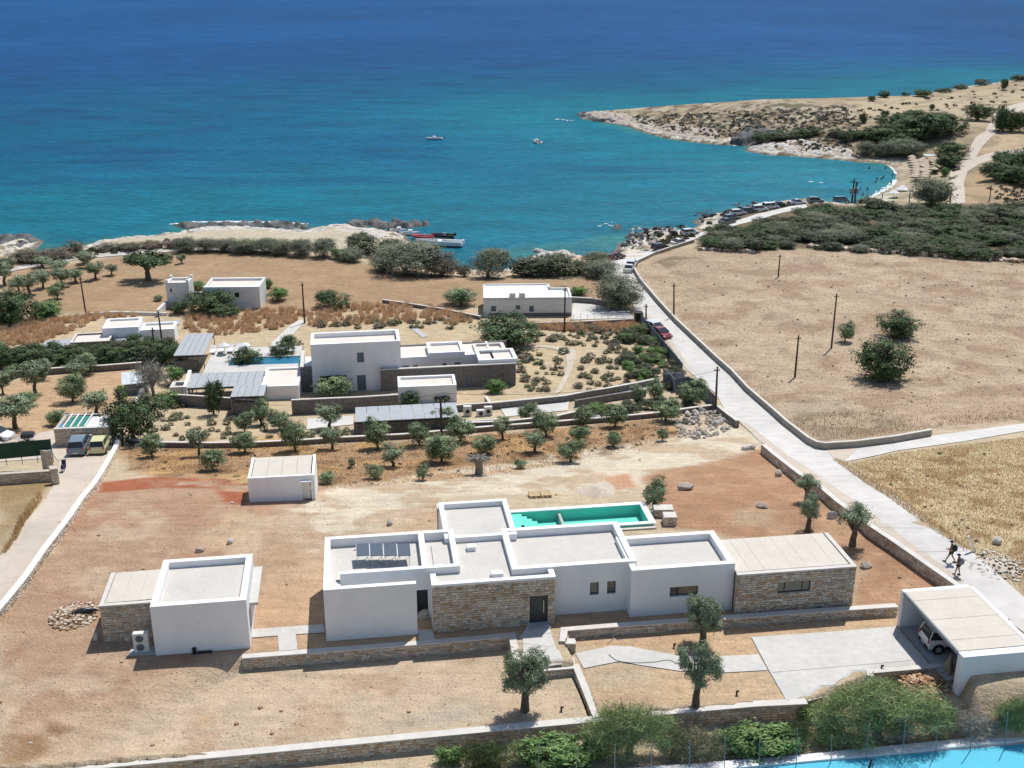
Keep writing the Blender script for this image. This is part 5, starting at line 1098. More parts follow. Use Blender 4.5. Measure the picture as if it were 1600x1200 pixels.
# ================================================================== utility poles
POLES = [((134.5, 492), (125, 432), 'tall timber pole standing below the brown field, behind the low villa'), ((254, 540), (247, 487), 'timber pole rising from the hedge in front of the low villa'), ((242, 556), (238, 512), 'thin timber pole in the hedge left of the grey pergola'),
 ((476, 505), (472, 441), 'timber pole beside the straight concrete garden path'), ((882, 519), (883, 450), 'dark pole in front of the flat white roadside house'), ((1053, 495), (1053, 443), 'thin pole at the bend of the beige road wall'),
 ((1118, 642), (1121, 573), 'roadside pole above the heap of pale rocks'), ((1009.5, 512), (1009.5, 475), 'short pole beside the black bin enclosure'), ((1216, 433), (1219, 397.5), 'short pole near the shrubs at the top of the big field'),
 ((1299, 544), (1307.5, 459), 'tallest pole standing in the middle of the big field'), ((1242, 589.5), (1248, 524), 'pole nearest the road in the big field'), ((690, 690), (688.5, 622), 'pole among the olives in front of the sunken pergola'),
 ((190.5, 680), (185, 612), 'pole rising in front of the big dark bush behind the parked cars'), ((1420.6, 317), (1422.5, 295.6), 'thin pole on the sand beside the round beach tree'), ((1484, 321), (1487, 294), 'pole left of the dirt track behind the beach'), ((1546, 314), (1549, 289), 'pole at the right above the scrub')]
for a, b, lab in POLES:
    p = P(*a); tp = top_at(p, *b); d = tp - p; t = thing('utility_pole', lab, 'pole', p)
    mb = MB(); mb.tube([(0, 0, -.4), tuple(d * .5), tuple(d)], [.15, .13, .10], 8); mb.build('shaft', M['pole'], t)
    mb = MB(); mb.box(d[0] - .35, d[0] + .35, d[1] - .04, d[1] + .04, d[2] - .5, d[2] - .4); mb.build('crossarm', M['pole'], t)
    for s_ in (-.3, .25): mb = MB(); mb.tube([(d[0] + s_, d[1], d[2] - .4), (d[0] + s_, d[1], d[2] - .22)], .04, 6); mb.build('insulator', M['appl'], t)
p = P(1331, 317); t = thing('transformer_poles', 'pair of tall poles with crossbars and boxes standing by the beach road', 'pole', p)
ends = []
for a, b in (((1331, 317), (1335, 279)), ((1335.5, 317), (1338.5, 284))):
    q_ = P(*a) - p; tp = top_at(P(*a), *b) - p; mb = MB(); mb.tube([tuple(q_), tuple(tp)], [.25, .2], 8); mb.build('shaft', M['pole'], t); ends.append((q_, tp))
m_ = (ends[0][0] + ends[0][1]) / 2; n_ = (ends[1][0] + ends[1][1]) / 2
mb = MB(); mb.box(m_[0] - .8, n_[0] + .8, m_[1] - .5, m_[1] + .5, m_[2] - .7, m_[2] + .7); mb.build('transformer', M['grey_metal'], t)
mb = MB(); mb.box(m_[0] - 1, n_[0] + 1, m_[1] - .1, m_[1] + .1, m_[2] + 2.2, m_[2] + 2.4); mb.build('crossarm', M['pole'], t)
def cable(lab, a, ha, b, hb, sag=1.2):
    A = P(*a) + [0, 0, ha]; Bq = P(*b) + [0, 0, hb]; t = thing('power_cable', lab, 'cable', A); pts = []
    for k in range(17): f = k / 16; p = (Bq - A) * f; pts.append((p[0], p[1], p[2] - sag * 4 * f * (1 - f)))
    mb = MB(); mb.tube(pts, .02, 4); mb.build('wire', M['black'], t)
cable('thin cable strung across the front of the mid-distance villa from the left pole', (190.5, 680), 5.5, (690, 690), 5.5, 1.6)
cable('thin cable running from the sunken pergola pole to the roadside pole', (690, 690), 5.6, (1118, 642), 5.2, 1.2)
# ================================================================== vegetation
def crown_mesh(name, seed, blobs, nclump, per, size, pal, aspect=1.0, spread=0.16, hollow=0.55, wood=None, thin=1.0, flat=0.0):
    """leaf sprays gathered in clumps spread through the volume of several ellipsoids (x,y,z,rx,ry,rz)"""
    r = np.random.default_rng(seed); w = np.array([b[3] * b[4] * b[5] for b in blobs]) ** .67; w /= w.sum()
    bi = r.choice(len(blobs), nclump, p=w); B = np.array(blobs)[bi]
    d = r.normal(size=(nclump, 3)); d /= np.linalg.norm(d, axis=1)[:, None]; rad = hollow + (1 - hollow) * r.random(nclump) ** .6
    rad *= r.uniform(.82, 1.12, nclump); Cn = B[:, :3] + d * rad[:, None] * B[:, 3:6]
    tint = r.uniform(.62, 1.38, nclump); hue = r.random(nclump)
    n = nclump * per; ci = np.repeat(np.arange(nclump), per)
    c = Cn[ci] + r.normal(size=(n, 3)) * spread * np.array([1, 1, .8]); c[:, 2] = np.maximum(c[:, 2], .02)
    if thin > .45:
        dd_ = d[ci].copy(); dd_[:, 2] += .35; nn_ = dd_ + r.normal(size=(n, 3)) * .42; nn_ /= np.linalg.norm(nn_, axis=1)[:, None]
        u = np.cross(nn_, r.normal(size=(n, 3))); u /= np.linalg.norm(u, axis=1)[:, None]; v = np.cross(nn_, u)
    else:
        u = r.normal(size=(n, 3)) + d[ci] * .6; u[:, 2] += flat; u /= np.linalg.norm(u, axis=1)[:, None]
        v = np.cross(u, r.normal(size=(n, 3))); v /= np.linalg.norm(v, axis=1)[:, None]
    s = size * r.uniform(.6, 1.4, n)[:, None]
    a = c - u * s * aspect; b_ = c + v * s * .5 * thin; e = c + u * s * aspect; f = c - v * s * .5 * thin
    Vv = np.stack([a, b_, e, f], 1).reshape(-1, 3); F = np.arange(n * 4).reshape(n, 4)
    pal = np.array(pal); cc = pal[0] * (1 - hue[ci, None]) + pal[1] * hue[ci, None]; cc = cc * tint[ci, None] * r.uniform(.8, 1.2, n)[:, None]
    return mesh_np(name, Vv, F, M['leaf'], col=np.repeat(cc, 4, 0))
OL = [(0.218, 0.277, 0.146), (0.146, 0.189, 0.095)]; OLS = [(0.265, 0.308, 0.196), (0.168, 0.211, 0.119)]; DK = [(0.057, 0.092, 0.041), (0.105, 0.142, 0.065)]; MQ = [(0.071, 0.089, 0.05), (0.125, 0.131, 0.079)]; TM = [(0.211, 0.224, 0.152), (0.139, 0.158, 0.099)]
GR = [(.10, .19, .055), (.17, .24, .09)]; PN = [(.21, .29, .10), (.34, .38, .19)]; BR = [(.20, .165, .12), (.14, .13, .09)]; GB = [(.13, .15, .075), (.19, .195, .11)]; GY = [(.25, .235, .20), (.33, .31, .27)]
def ell(x, y, z, rx, ry, rz): return (x, y, z, rx, ry, rz)
CR = {}
r0 = random.Random(3)
EXT = {}
for k in range(3):   # unit olive: height 1, crown from .3 to 1
    bl = [ell(0, 0, .58, .30, .28, .30)] + [ell(r0.uniform(-.3, .3), r0.uniform(-.2, .2), r0.uniform(.42, .85), r0.uniform(.12, .22), .17, r0.uniform(.1, .18)) for _ in range(5)]
    CR['olive', k] = crown_mesh('crown', 10 + k, bl, 130, 28, .022, OLS, 1.2, .042, .5)
for k in range(3):   # round bushy olive
    bl = [ell(0, 0, .55, .40, .38, .40)] + [ell(r0.uniform(-.25, .25), r0.uniform(-.2, .2), r0.uniform(.4, .85), .22, .2, .2) for _ in range(4)]
    CR['round', k] = crown_mesh('crown', 20 + k, bl, 170, 28, .024, OL, 1.2, .045, .6)
for k in range(3):
    bl = [ell(0, 0, .45, .45, .42, .42)] + [ell(r0.uniform(-.3, .3), r0.uniform(-.25, .25), r0.uniform(.3, .7), .25, .22, .24) for _ in range(4)]
    CR['dark', k] = crown_mesh('crown', 30 + k, bl, 260, 26, .024, DK, 1, .04, .75)
    CR['maquis', k] = crown_mesh('crown', 40 + k, bl, 180, 22, .032, MQ, 1, .05, .75)
    CR['tam', k] = crown_mesh('crown', 50 + k, bl, 300, 26, .026, TM, 1.4, .055, .6, thin=.5)
    CR['green', k] = crown_mesh('crown', 60 + k, bl, 170, 24, .03, GR, 1, .05, .65)
    CR['brush', k] = crown_mesh('crown', 70 + k, bl, 170, 20, .035, BR, 1.2, .06, .6, thin=.6)
    CR['cushion', k] = crown_mesh('crown', 80 + k, [ell(0, 0, .35, .5, .5, .5)], 40, 12, .085, GB, 1, .07, .8)
    CR['cushionb', k] = crown_mesh('crown', 85 + k, [ell(0, 0, .35, .5, .5, .5)], 40, 12, .085, BR, 1, .07, .8)
    CR['grey', k] = crown_mesh('crown', 90 + k, bl, 120, 16, .04, GY, 2.0, .07, .3, thin=.25)
CR['pine', 0] = crown_mesh('crown', 95, [ell(0, 0, .75, .62, .5, .16), ell(-.3, .1, .68, .3, .3, .12), ell(.35, -.1, .7, .32, .3, .12)], 170, 24, .035, DK, 1, .05, .5)
CR['big', 0] = crown_mesh('crown', 96, [ell(0, 0, .5, .24, .26, .2), ell(-.26, 0, .74, .12, .13, .2), ell(.22, .05, .62, .2, .18, .16), ell(.04, 0, .86, .13, .14, .14), ell(.36, 0, .5, .1, .1, .12)], 150, 40, .017, OLS, 1.5, .033, .5, thin=.7)
CR['big', 1] = crown_mesh('crown', 97, [ell(0, 0, .56, .34, .3, .24), ell(-.14, 0, .82, .2, .18, .16), ell(.2, .05, .72, .2, .18, .2), ell(-.26, 0, .5, .14, .15, .12), ell(.26, 0, .46, .13, .13, .1)], 200, 44, .017, OLS, 1.5, .032, .5, thin=.7)
CR['sparse', 0] = crown_mesh('crown', 98, [ell(0, 0, .72, .3, .28, .18), ell(-.24, 0, .62, .14, .12, .14), ell(.24, .05, .66, .14, .12, .16), ell(.0, 0, .88, .12, .12, .1)], 90, 30, .02, OLS, 1.5, .04, .4, thin=.7)
def trunk_mesh(seed, thick=.05, split=.3, top=.6, limbs=5, spread=.2):
    r = random.Random(seed); mb = MB(); j = lambda a: r.uniform(-a, a)
    base = [(0, 0, -.06), (j(.02), j(.02), split * .5), (j(.03), j(.03), split)]
    mb.tube(base, [thick * 1.35, thick, thick * .9], 8)
    for k in range(limbs):
        a = 2 * math.pi * (k + r.random() * .5) / limbs; e = (math.cos(a) * spread * r.uniform(.6, 1.1), math.sin(a) * spread, r.uniform(top * .85, top * 1.15))
        m_ = (e[0] * .45 + j(.03), e[1] * .45, (split + e[2]) / 2)
        mb.tube([base[-1], m_, e, (e[0] * 1.25, e[1] * 1.25, e[2] + .12)], [thick * .6, thick * .4, thick * .22, thick * .08], 6)
    me = bpy.data.meshes.new('trunk'); me.from_pydata(mb.v, [], mb.f); me.materials.append(M['bark']); me.polygons.foreach_set('use_smooth', [True] * len(mb.f)); return me
TK = {k: trunk_mesh(k) for k in range(3)}; TKB = {k: trunk_mesh(10 + k, .075, .3, .6, 5, .2) for k in range(2)}; TKS = {k: trunk_mesh(20 + k, .04, .12, .5, 6, .28) for k in range(2)}
TKG = trunk_mesh(31, .045, .2, .7, 9, .33); TKG.materials[0] = M['greybark']
def tree(x, y, ytop, w, kind, label, name='olive_tree', cat='tree', group=None, tk=None, rz=None, wr=1.0, hmin=0):
    """base pixel, top pixel row, crown width in photo pixels"""
    p = P(x, y); top = top_at(p, x, ytop); h = max(float(top[2] - p[2]), .3); s = px_m(p); wid = w / s
    t = thing(name, label, cat, p, rz if rz is not None else random.uniform(0, 6.28), group)
    ks = [k for k in CR if k[0] == kind]; k = ks[random.randrange(len(ks))]
    if k not in EXT:
        c_ = np.empty(len(CR[k].vertices) * 3, np.float32); CR[k].vertices.foreach_get('co', c_); c_ = c_.reshape(-1, 3)
        EXT[k] = (float(np.percentile(c_[:, 0], 97.5) - np.percentile(c_[:, 0], 2.5)), float(np.percentile(c_[:, 2], 98.5)))
    sx = wid / EXT[k][0]; h = h / EXT[k][1]
    put('crown', CR[k], t, sc=(sx, sx * wr, h))
    if tk is not False:
        tm = tk or (TK[random.randrange(3)] if kind in ('olive', 'pine') else TKS[random.randrange(2)])
        put('trunk', tm, t, sc=(sx * .85, sx * .85, h))
    return t
# planted trees round the new villa
tree(820, 1110, 1020, 64, 'big', 'old transplanted olive with forked crown in the lower pale garden', tk=TKB[0], rz=0.2)
tree(1087, 1102, 1006, 64, 'big', 'large full-crowned olive standing in the garden below the curved walkway', tk=TKB[1], rz=0.1)
tree(1098, 1005, 936, 54, 'big', 'olive with dense round crown between the capped wall and the walkway', tk=TKB[1], rz=2.2)
tree(1262, 830, 772, 46, 'big', 'lower of the two aligned olives behind the panel-roofed wing', tk=TKB[0], rz=1)
tree(1260, 784, 742, 34, 'sparse', 'upper olive with a bent trunk near the roadside wall', tk=TKB[0], rz=3)
tree(1332, 852, 788, 46, 'sparse', 'thin-crowned olive between the panel-roofed wing and the road', tk=TKB[1], rz=0)
tree(1022, 796, 750, 36, 'round', 'dark leaning olive at the right end of the turquoise pool', tk=TKB[0])
SLOPE = [(237.5, 714, 681, 30, 'first small olive right of the white-capped corner'), (312, 712, 671, 31, 'slim-trunked olive by the white coping'), (333, 735, 704, 34, 'low spreading olive left of the storage cube'), (382, 707, 677, 33, 'olive overlapping the white coping above the storage cube'),
 (461, 705, 654, 35, 'tall bushy olive behind the right edge of the storage cube'), (382, 675, 644, 28, 'small olive just above the white coping, left one of a close pair'), (437, 672, 641, 30, 'small olive just above the white coping, right one of a close pair'), (408, 664, 626, 30, 'dense tall olive against the dark terrace wall'),
 (515.5, 670, 633, 35, 'neat olive with a visible trunk beside the pale garden strip'), (520, 701, 670, 33, 'round olive straight below the neat trunked one'), (590, 701, 655, 35, 'tall olive in front of the left corner of the sunken pergola'), (614, 729, 698, 33, 'olive split into two heads on dark limbs'),
 (511, 756, 739, 24, 'dwarf olive right beside the storage cube'), (550, 731, 716, 12, 'tiny grey sapling in the dry grass'), (585, 748, 728, 27, 'low two-headed olive at the edge of the pale track'), (661, 750, 726, 20, 'small upright olive at the edge of the pale track'),
 (655, 696, 660, 35, 'olive in front of the middle of the sunken pergola'), (690, 722, 678, 46, 'largest round olive in the middle of the slope'), (720, 691, 654, 37, 'broad olive below the sunken yard of outdoor units'), (690, 673, 637, 36, 'olive crossed by the timber pole'),
 (756, 708, 680, 33, 'olive partly hidden behind the stump-like old olive'), (785, 687, 655, 33, 'airy olive below the villa driveway'), (836, 706, 675, 32, 'rounded olive with a dark double trunk'), (814, 732, 719, 17, 'tiny shrub-like olive by pale stones'),
 (824, 662, 630, 27, 'narrow olive in front of the villa driveway'), (853, 682, 642, 36, 'two-lobed olive at the bend of the white coping'), (891, 722, 688, 36, 'lowest olive standing above the wheel tracks'), (906, 694, 666, 31, 'silvery olive just above the lowest one'),
 (912, 666, 636, 30, 'olive beside the pale rock-like sheet'), (961, 667, 634, 34, 'full olive right of the pale rock-like sheet'), (959, 698, 676, 24, 'sparse young olive with few leaves'), (998, 632, 603, 25, 'thin-trunked olive on the sand patch by the ramp'), (1022, 624, 593, 25, 'upright olive closest to the driveway gate'),
 (1080, 634, 593, 38, 'dark olive inside the curved road fence'), (1040, 658, 625, 37, 'round olive left of the heap of pale rocks'), (1035, 689, 670, 18, 'small shrub olive below the heap of pale rocks')]
for (x, y, tp, w, lab) in SLOPE: tree(x, y, tp, w, 'olive' if 'trunk' in lab or 'split' in lab or 'airy' in lab else 'round', lab, group='olives on the slope behind the new villa')
ORCH = [(56, 616, 566, 43, 'forked olive in the upper orchard'), (113.5, 628, 585, 38, 'olive with bare forked trunk in the middle of the orchard'), (25, 670, 620, 58, 'largest orchard olive, above the small trailer'), (45, 634, 612, 30, 'small olive behind the largest orchard one'), (152, 648, 614, 46, 'broad pale olive behind the shade-net roof'),
 (92, 664, 640, 30, 'low olive left of the shade-net roof'), (5, 616, 587, 26, 'orchard olive cut by the left edge, lower'), (16, 592, 573, 26, 'orchard olive by the wall near the left edge'), (122, 592, 566, 30, 'olive just under the hedge in the upper orchard'), (133, 585, 554, 34, 'tall greyish olive touching the hedge'), (70, 592, 562, 26, 'slender olive touching the grey orchard wall'), (-6, 560, 530, 26, 'olive at the extreme left below the hedge')]
for i_, (x, y, tp, w, lab) in enumerate(ORCH): tree(x, y, tp, w, 'olive' if i_ % 2 == 0 else 'round', lab, group='olives in the left orchard')
FIELD = [(150, 436, 410, 29, 'olive with a round dark shadow left of the umbrella tree'), (175, 430, 413, 18, 'small olive nearest the umbrella tree'), (97, 447, 420, 34, 'olive nearest above the tall timber pole'), (118, 441, 421, 26, 'olive right behind the tall timber pole'), (46, 461, 426, 34, 'olive at the left of the brown field'), (30, 457, 436, 26, 'pale olive beside the big dark tree'), (68, 450, 424, 26, 'upright olive in the middle of the field olives'),
 (137, 418, 396, 26, 'olive by the pale coast path'), (131, 412, 392, 22, 'smaller olive at the coast path edge'), (201, 409, 398, 14, 'tiny olive left of the umbrella crown'), (263, 410, 397, 15, 'tiny olive right of the umbrella crown'), (284, 412, 398, 15, 'tiny olive second right of the umbrella crown'), (8, 445, 410, 34, 'grey olive at the left edge by the coast path'), (92, 425, 408, 30, 'low olive on the coast path bank'), (66, 418, 402, 28, 'bright round olive right on the coast path')]
for (x, y, tp, w, lab) in FIELD: tree(x, y, tp, w, 'olive', lab, group='olives on the brown coastal field')
SING = [(210, 690, 627, 78, 'dark', 'big dark evergreen bush behind the parked cars', 'evergreen_bush', 'bush'), (232, 438, 397, 68, 'pine', 'wide umbrella-shaped dark tree in the brown field', 'umbrella_tree', 'tree'), (240, 619, 563, 50, 'grey', 'bare grey twiggy tree beside the tin shed', 'bare_tree', 'tree'),
 (270, 600, 574, 32, 'green', 'bright green bush below the grey pergola', 'green_bush', 'bush'), (262, 634, 614, 36, 'green', 'spreading green bush on the sandy slope', 'green_bush', 'bush'), (335, 648, 597, 26, 'dark', 'dark narrow tree in front of the long pergola', 'garden_tree', 'tree'), (386, 580, 545, 42, 'dark', 'dark palm-like tree over the left end of the blue pool', 'garden_tree', 'tree'),
 (443, 570, 536, 36, 'dark', 'dark tree over the right end of the blue pool', 'garden_tree', 'tree'), (456, 556, 526, 34, 'dark', 'dark tree behind the blue pool beside the villa', 'garden_tree', 'tree'), (521, 619, 588, 48, 'round', 'round clipped olive bush in front of the two-storey block', 'round_bush', 'bush'), (775, 614, 594, 27, 'green', 'bright green shrub against the dark stone wall', 'green_bush', 'bush'),
 (641, 631, 613, 28, 'dark', 'left dark shrub in front of the small white pool house', 'dark_shrub', 'shrub'), (689, 628, 617, 26, 'dark', 'right dark shrub in front of the small white pool house', 'dark_shrub', 'shrub'), (790, 535, 499, 116, 'dark', 'large dark spreading juniper behind the villa roofs', 'juniper', 'bush'), (20, 508, 456, 66, 'dark', 'large dark rounded tree at the left edge', 'evergreen_tree', 'tree'),
 (74, 497, 472, 44, 'green', 'bright green bushy tree beside the dark rounded one', 'green_tree', 'tree'), (90, 467, 442, 25, 'round', 'grey-green round bush on bare earth in the brown field', 'round_bush', 'bush'), (720, 476, 450, 44, 'round', 'round-headed green tree left of the flat white house', 'round_tree', 'tree'), (521, 481, 456, 50, 'dark', 'dark round bush at the edge of the orange grass', 'round_bush', 'bush'),
 (322, 490, 458, 64, 'dark', 'dense dark fig-like tree in front of the farmhouse wall', 'fig_tree', 'tree'), (350, 494, 476, 44, 'dark', 'low dark shrub right of the fig-like tree', 'dark_shrub', 'shrub'), (280, 490, 474, 26, 'dark', 'low dark shrub at the foot of the tower', 'dark_shrub', 'shrub'), (434, 469, 450, 30, 'green', 'light green shrub right of the farmhouse', 'green_shrub', 'shrub'), (312, 453, 440, 24, 'green', 'green shrub seen between tower and farmhouse', 'green_shrub', 'shrub'),
 (418, 450, 436, 16, 'green', 'green shrub behind the farmhouse corner', 'green_shrub', 'shrub'), (967, 482, 432, 62, 'tam', 'large grey-green tree beside the white house yard', 'tamarisk_tree', 'tree'), (940, 432, 408, 50, 'tam', 'leaning grey-green tree at the road bend', 'tamarisk_tree', 'tree'), (928, 414, 394, 36, 'tam', 'grey-green shrub in front of the parked white car by the shore', 'tamarisk_shrub', 'shrub'),
 (878, 463, 449, 28, 'green', 'green vegetable-plot shrub behind the white house', 'green_shrub', 'shrub'), (905, 461, 449, 24, 'green', 'second green shrub behind the white house, nearer the road', 'green_shrub', 'shrub'),
 (1378, 592, 534, 72, 'dark', 'largest tree standing alone in the big right field', 'mastic_tree', 'tree'), (1401, 527, 489, 54, 'dark', 'dark round-headed tree with a flat shadow in the right field', 'mastic_tree', 'tree'), (1320, 534, 503, 23, 'round', 'smallest tree in the right field', 'mastic_tree', 'tree'), (248, 470, 462, 14, 'round', 'small grey bush left of the tower', 'round_bush', 'bush'),
 (763, 434, 391, 54, 'tam', 'upright grey-green tree between the big shore clump and the dark shore shrubs', 'tamarisk_tree', 'tree'), (1000, 600, 590, 12, 'green', 'small green shrub by the driveway ramp', 'green_shrub', 'shrub'), (935, 650, 632, 34, 'green', 'bright green bush behind the pale rock-like sheet', 'green_bush', 'bush'), (190, 628, 604, 18, 'green', 'thin sapling with a small tuft behind the dark bush', 'sapling', 'tree')]
for (x, y, tp, w, kd, lab, nm, ct) in SING: tree(x, y, tp, w, kd, lab, nm, ct, tk=(TKG if kd == 'grey' else (TKB[0] if kd == 'pine' else None)), wr=.8 if w > 100 else 1)
# pruned old olive
p = P(748, 741); t = thing('pruned_olive', 'thick grey pruned olive trunk with stubby drooping limbs', 'tree', p); s_ = 1 / px_m(p); mb = MB()
mb.tube([(0, 0, -.2), (.05, 0, .7), (0, 0, 1.3)], [.42, .36, .34], 10); mb.build('trunk', M['greybark'], t)
for k in range(7):
    a = k * .9; mb = MB(); mb.tube([(0, 0, 1.0), (.5 * math.cos(a), .4 * math.sin(a), 1.75), (1.1 * math.cos(a), .7 * math.sin(a), 1.55 + .3 * (k % 2))], [.2, .17, .1], 7); mb.build('limb', M['greybark'], t)
put('crown', CR['grey', 0], t, (0, 0, 1.1), sc=(2.6, 2.0, 1.0))
# shoreline tamarisks and scrub in a row
SH = [(290, 393, 366, 40, 'tam'), (322, 393, 368, 34, 'tam'), (352, 393, 369, 36, 'tam'), (384, 395, 369, 40, 'tam'), (412, 396, 368, 36, 'tam'), (440, 397, 370, 36, 'tam'), (470, 399, 368, 40, 'tam'), (506, 402, 368, 36, 'tam'), (548, 408, 384, 36, 'tam'), (612, 408, 384, 50, 'tam'), (636, 428, 377, 90, 'tam'), (690, 431, 394, 50, 'brush'), (600, 424, 396, 44, 'tam'), (528, 405, 388, 22, 'green'),
 (572, 396, 366, 64, 'maquis'), (610, 386, 374, 34, 'maquis'), (822, 431, 402, 52, 'maquis'), (850, 431, 400, 52, 'maquis'), (880, 430, 399, 56, 'maquis'), (905, 428, 406, 36, 'maquis'), (30, 410, 392, 44, 'brush'), (60, 410, 390, 40, 'brush'), (90, 404, 387, 44, 'brush'), (117, 398, 375, 28, 'brush'), (170, 391, 380, 36, 'brush'), (205, 390, 378, 40, 'brush'), (240, 388, 377, 34, 'brush'), (270, 388, 374, 30, 'brush'), (0, 418, 404, 40, 'maquis'), (725, 432, 414, 24, 'brush')]
SHL = ['first from the left of the grey shore tamarisks beside the pale path', 'second grey shore tamarisk along the pale path', 'third grey shore tamarisk along the pale path', 'fourth grey shore tamarisk along the pale path', 'fifth grey shore tamarisk along the pale path', 'sixth grey shore tamarisk along the pale path', 'seventh grey shore tamarisk, near the end of the pale path', 'fluffy upright tamarisk at the end of the pale path', 'brownish tamarisk in front of the dark shore clump', 'tamarisk against the left flank of the giant one', 'giant rounded grey-green tamarisk in front of the moored boats', 'brown shrub right of the giant tamarisk', 'tamarisk skirt at the foot of the giant one', 'small olive-green shrub before the dark shore clump',
 'big dark shore shrub on the white rock shelf', 'flat dark shrub reaching towards the small boats', 'left dark shrub of the clump behind the flat white house', 'second dark shrub of the clump behind the flat white house', 'third dark shrub of the clump behind the flat white house', 'last dark shrub before the parked white car', 'brown scrub by the left dark reef', 'brown scrub right of the left reef', 'brown scrub at the start of the white shore rocks', 'brown upright scrub tree on the shore', 'low dark scrub on the shore rocks, left one', 'low dark scrub on the shore rocks, middle one', 'low dark scrub on the shore rocks, right one', 'low dark scrub joining the first grey tamarisk', 'dark scrub at the left edge by the reef', 'brown scrub at the right foot of the giant tamarisk']
for (x, y, tp, w, kd), lab in zip(SH, SHL): tree(x, y, y - (y - tp) * (.8 if kd == 'tam' and w < 45 else .92), w, kd, lab, 'shore_tamarisk' if kd == 'tam' else 'shore_shrub', 'shrub')
# headland and beach trees
HD = [(1385, 222, 196, 60, 'dark'), (1420, 218, 186, 66, 'dark'), (1455, 214, 176, 70, 'dark'), (1485, 208, 180, 50, 'dark'), (1395, 200, 178, 50, 'dark'), (1435, 196, 174, 56, 'dark'), (1370, 218, 198, 40, 'dark'), (1405, 236, 212, 44, 'dark'), (1528, 188, 164, 40, 'dark'), (1352, 243, 222, 32, 'tam'), (1395, 243, 220, 40, 'tam'), (1420, 244, 220, 44, 'tam'),
 (1378, 244, 232, 24, 'tam'), (1484, 248, 222, 46, 'dark'), (1480, 262, 240, 34, 'dark'), (1454, 320, 280, 54, 'tam'), (1562, 205, 166, 24, 'dark'), (1578, 206, 172, 20, 'dark'), (1595, 206, 176, 26, 'dark'), (1348, 192, 177, 12, 'dark'), (1381, 186, 173, 12, 'dark'), (1456, 172, 163, 9, 'dark'), (1362, 158, 150, 13, 'dark'), (1381, 152, 142, 16, 'dark'), (1440, 151, 141, 28, 'dark'),
 (1415, 150, 144, 12, 'dark'), (1475, 146, 138, 24, 'maquis'), (1535, 134, 124, 26, 'maquis'), (1568, 140, 124, 12, 'dark'), (1590, 128, 117, 24, 'maquis'), (1555, 280, 254, 44, 'dark'), (1575, 270, 240, 50, 'dark'), (1600, 268, 232, 50, 'dark'), (1580, 284, 260, 50, 'dark'), (1605, 290, 262, 44, 'dark'), (1308, 212, 202, 26, 'maquis'), (1320, 222, 206, 22, 'dark'), (1340, 216, 204, 26, 'dark'), (1225, 219, 208, 34, 'maquis'), (1190, 222, 208, 30, 'dark'), (1215, 218, 204, 30, 'dark'), (1250, 216, 202, 34, 'dark'), (1275, 212, 198, 26, 'maquis'), (1500, 140, 132, 22, 'maquis'), (1460, 270, 258, 10, 'green'), (1476, 275, 262, 12, 'green')]
for i, (x, y, tp, w, kd) in enumerate(HD):
    lab = {9: 'small grey tamarisk at the inner corner of the bay', 15: 'round grey-green tree standing at the back of the beach', 8: 'dark domed tree beside the dirt track above the beach', 13: 'dark tree between the thatched parasols and the dirt track', 19: 'tiny lone dark tree on the headland slope, left one', 20: 'tiny lone dark tree on the headland slope, right one', 21: 'tiniest dark tree on the headland skyline pasture'}.get(i)
    g = None if lab else ('dark evergreen trees on the headland' if kd == 'dark' else 'grey scrub on the headland')
    tree(x, y, tp, w, kd, lab or ('dark rounded evergreen growing among the headland trees' if kd == 'dark' else ('grey-green scrub growing on the headland slope' if kd in ('tam', 'maquis') else 'small bright shrub beside the beach parasols')), 'headland_tree', 'tree', g if kd != 'green' else 'bright shrubs by the beach parasols', tk=False if w < 40 else None)
# maquis belt
def scatter(poly, n, seed, mind=0.0):
    r = random.Random(seed); xs = [p[0] for p in poly]; ys = [p[1] for p in poly]; out = []
    tries = 0
    while len(out) < n and tries < n * 40:
        tries += 1; x, y = r.uniform(min(xs), max(xs)), r.uniform(min(ys), max(ys))
        if sdf(poly, np.array([x]), np.array([y]))[0] < 0: continue
        if mind and any(abs(x - a) < mind and abs(y - b) < mind * .45 for a, b in out): continue
        out.append((x, y))
    return out
MAQ = [(1095, 384), (1102, 368), (1135, 362), (1180, 356), (1225, 352), (1262, 330), (1330, 324), (1400, 324), (1450, 326), (1600, 326), (1625, 330), (1625, 404), (1560, 404), (1430, 394), (1270, 386), (1150, 390)]
for i, (x, y) in enumerate(sorted(scatter(MAQ, 250, 5, 8), key=lambda a: a[1])):
    if 1150 < x < 1262 and 335 < y < 350 or 1330 < x < 1375 and 346 < y < 354 or (vnoise(x / 16., y / 6., 3) > .78): continue
    w = random.uniform(22, 44); tree(x, y + 4, y + 4 - w * random.uniform(.36, .5), w, random.choice(('maquis', 'maquis', 'maquis', 'dark', 'dark', 'tam')), 'dark rounded scrub bush in the wide belt between the beach and the big field', 'scrub_bush', 'bush', 'scrub bushes above the big field', tk=False)
# evergreen hedge behind the orchard
for i, (x, y) in enumerate([(x_, 576 - x_ * .035 - (i_ % 2) * 9) for i_, x_ in enumerate(range(-10, 278, 13))]):
    tree(x, y, y - random.uniform(22, 30), random.uniform(30, 42), 'dark' if i % 3 else 'maquis', 'dark evergreen shrub merged into the long hedge behind the orchard', 'hedge_shrub', 'shrub', 'evergreen hedge behind the orchard', tk=False)
for (x, y, w) in ((215, 548, 34), (240, 552, 36), (262, 556, 34), (200, 556, 30), (228, 560, 34)): tree(x, y, y - 24, w, 'dark', 'dark evergreen shrub piled above the right end of the hedge', 'hedge_shrub', 'shrub', 'shrubs at the right end of the hedge', tk=False)
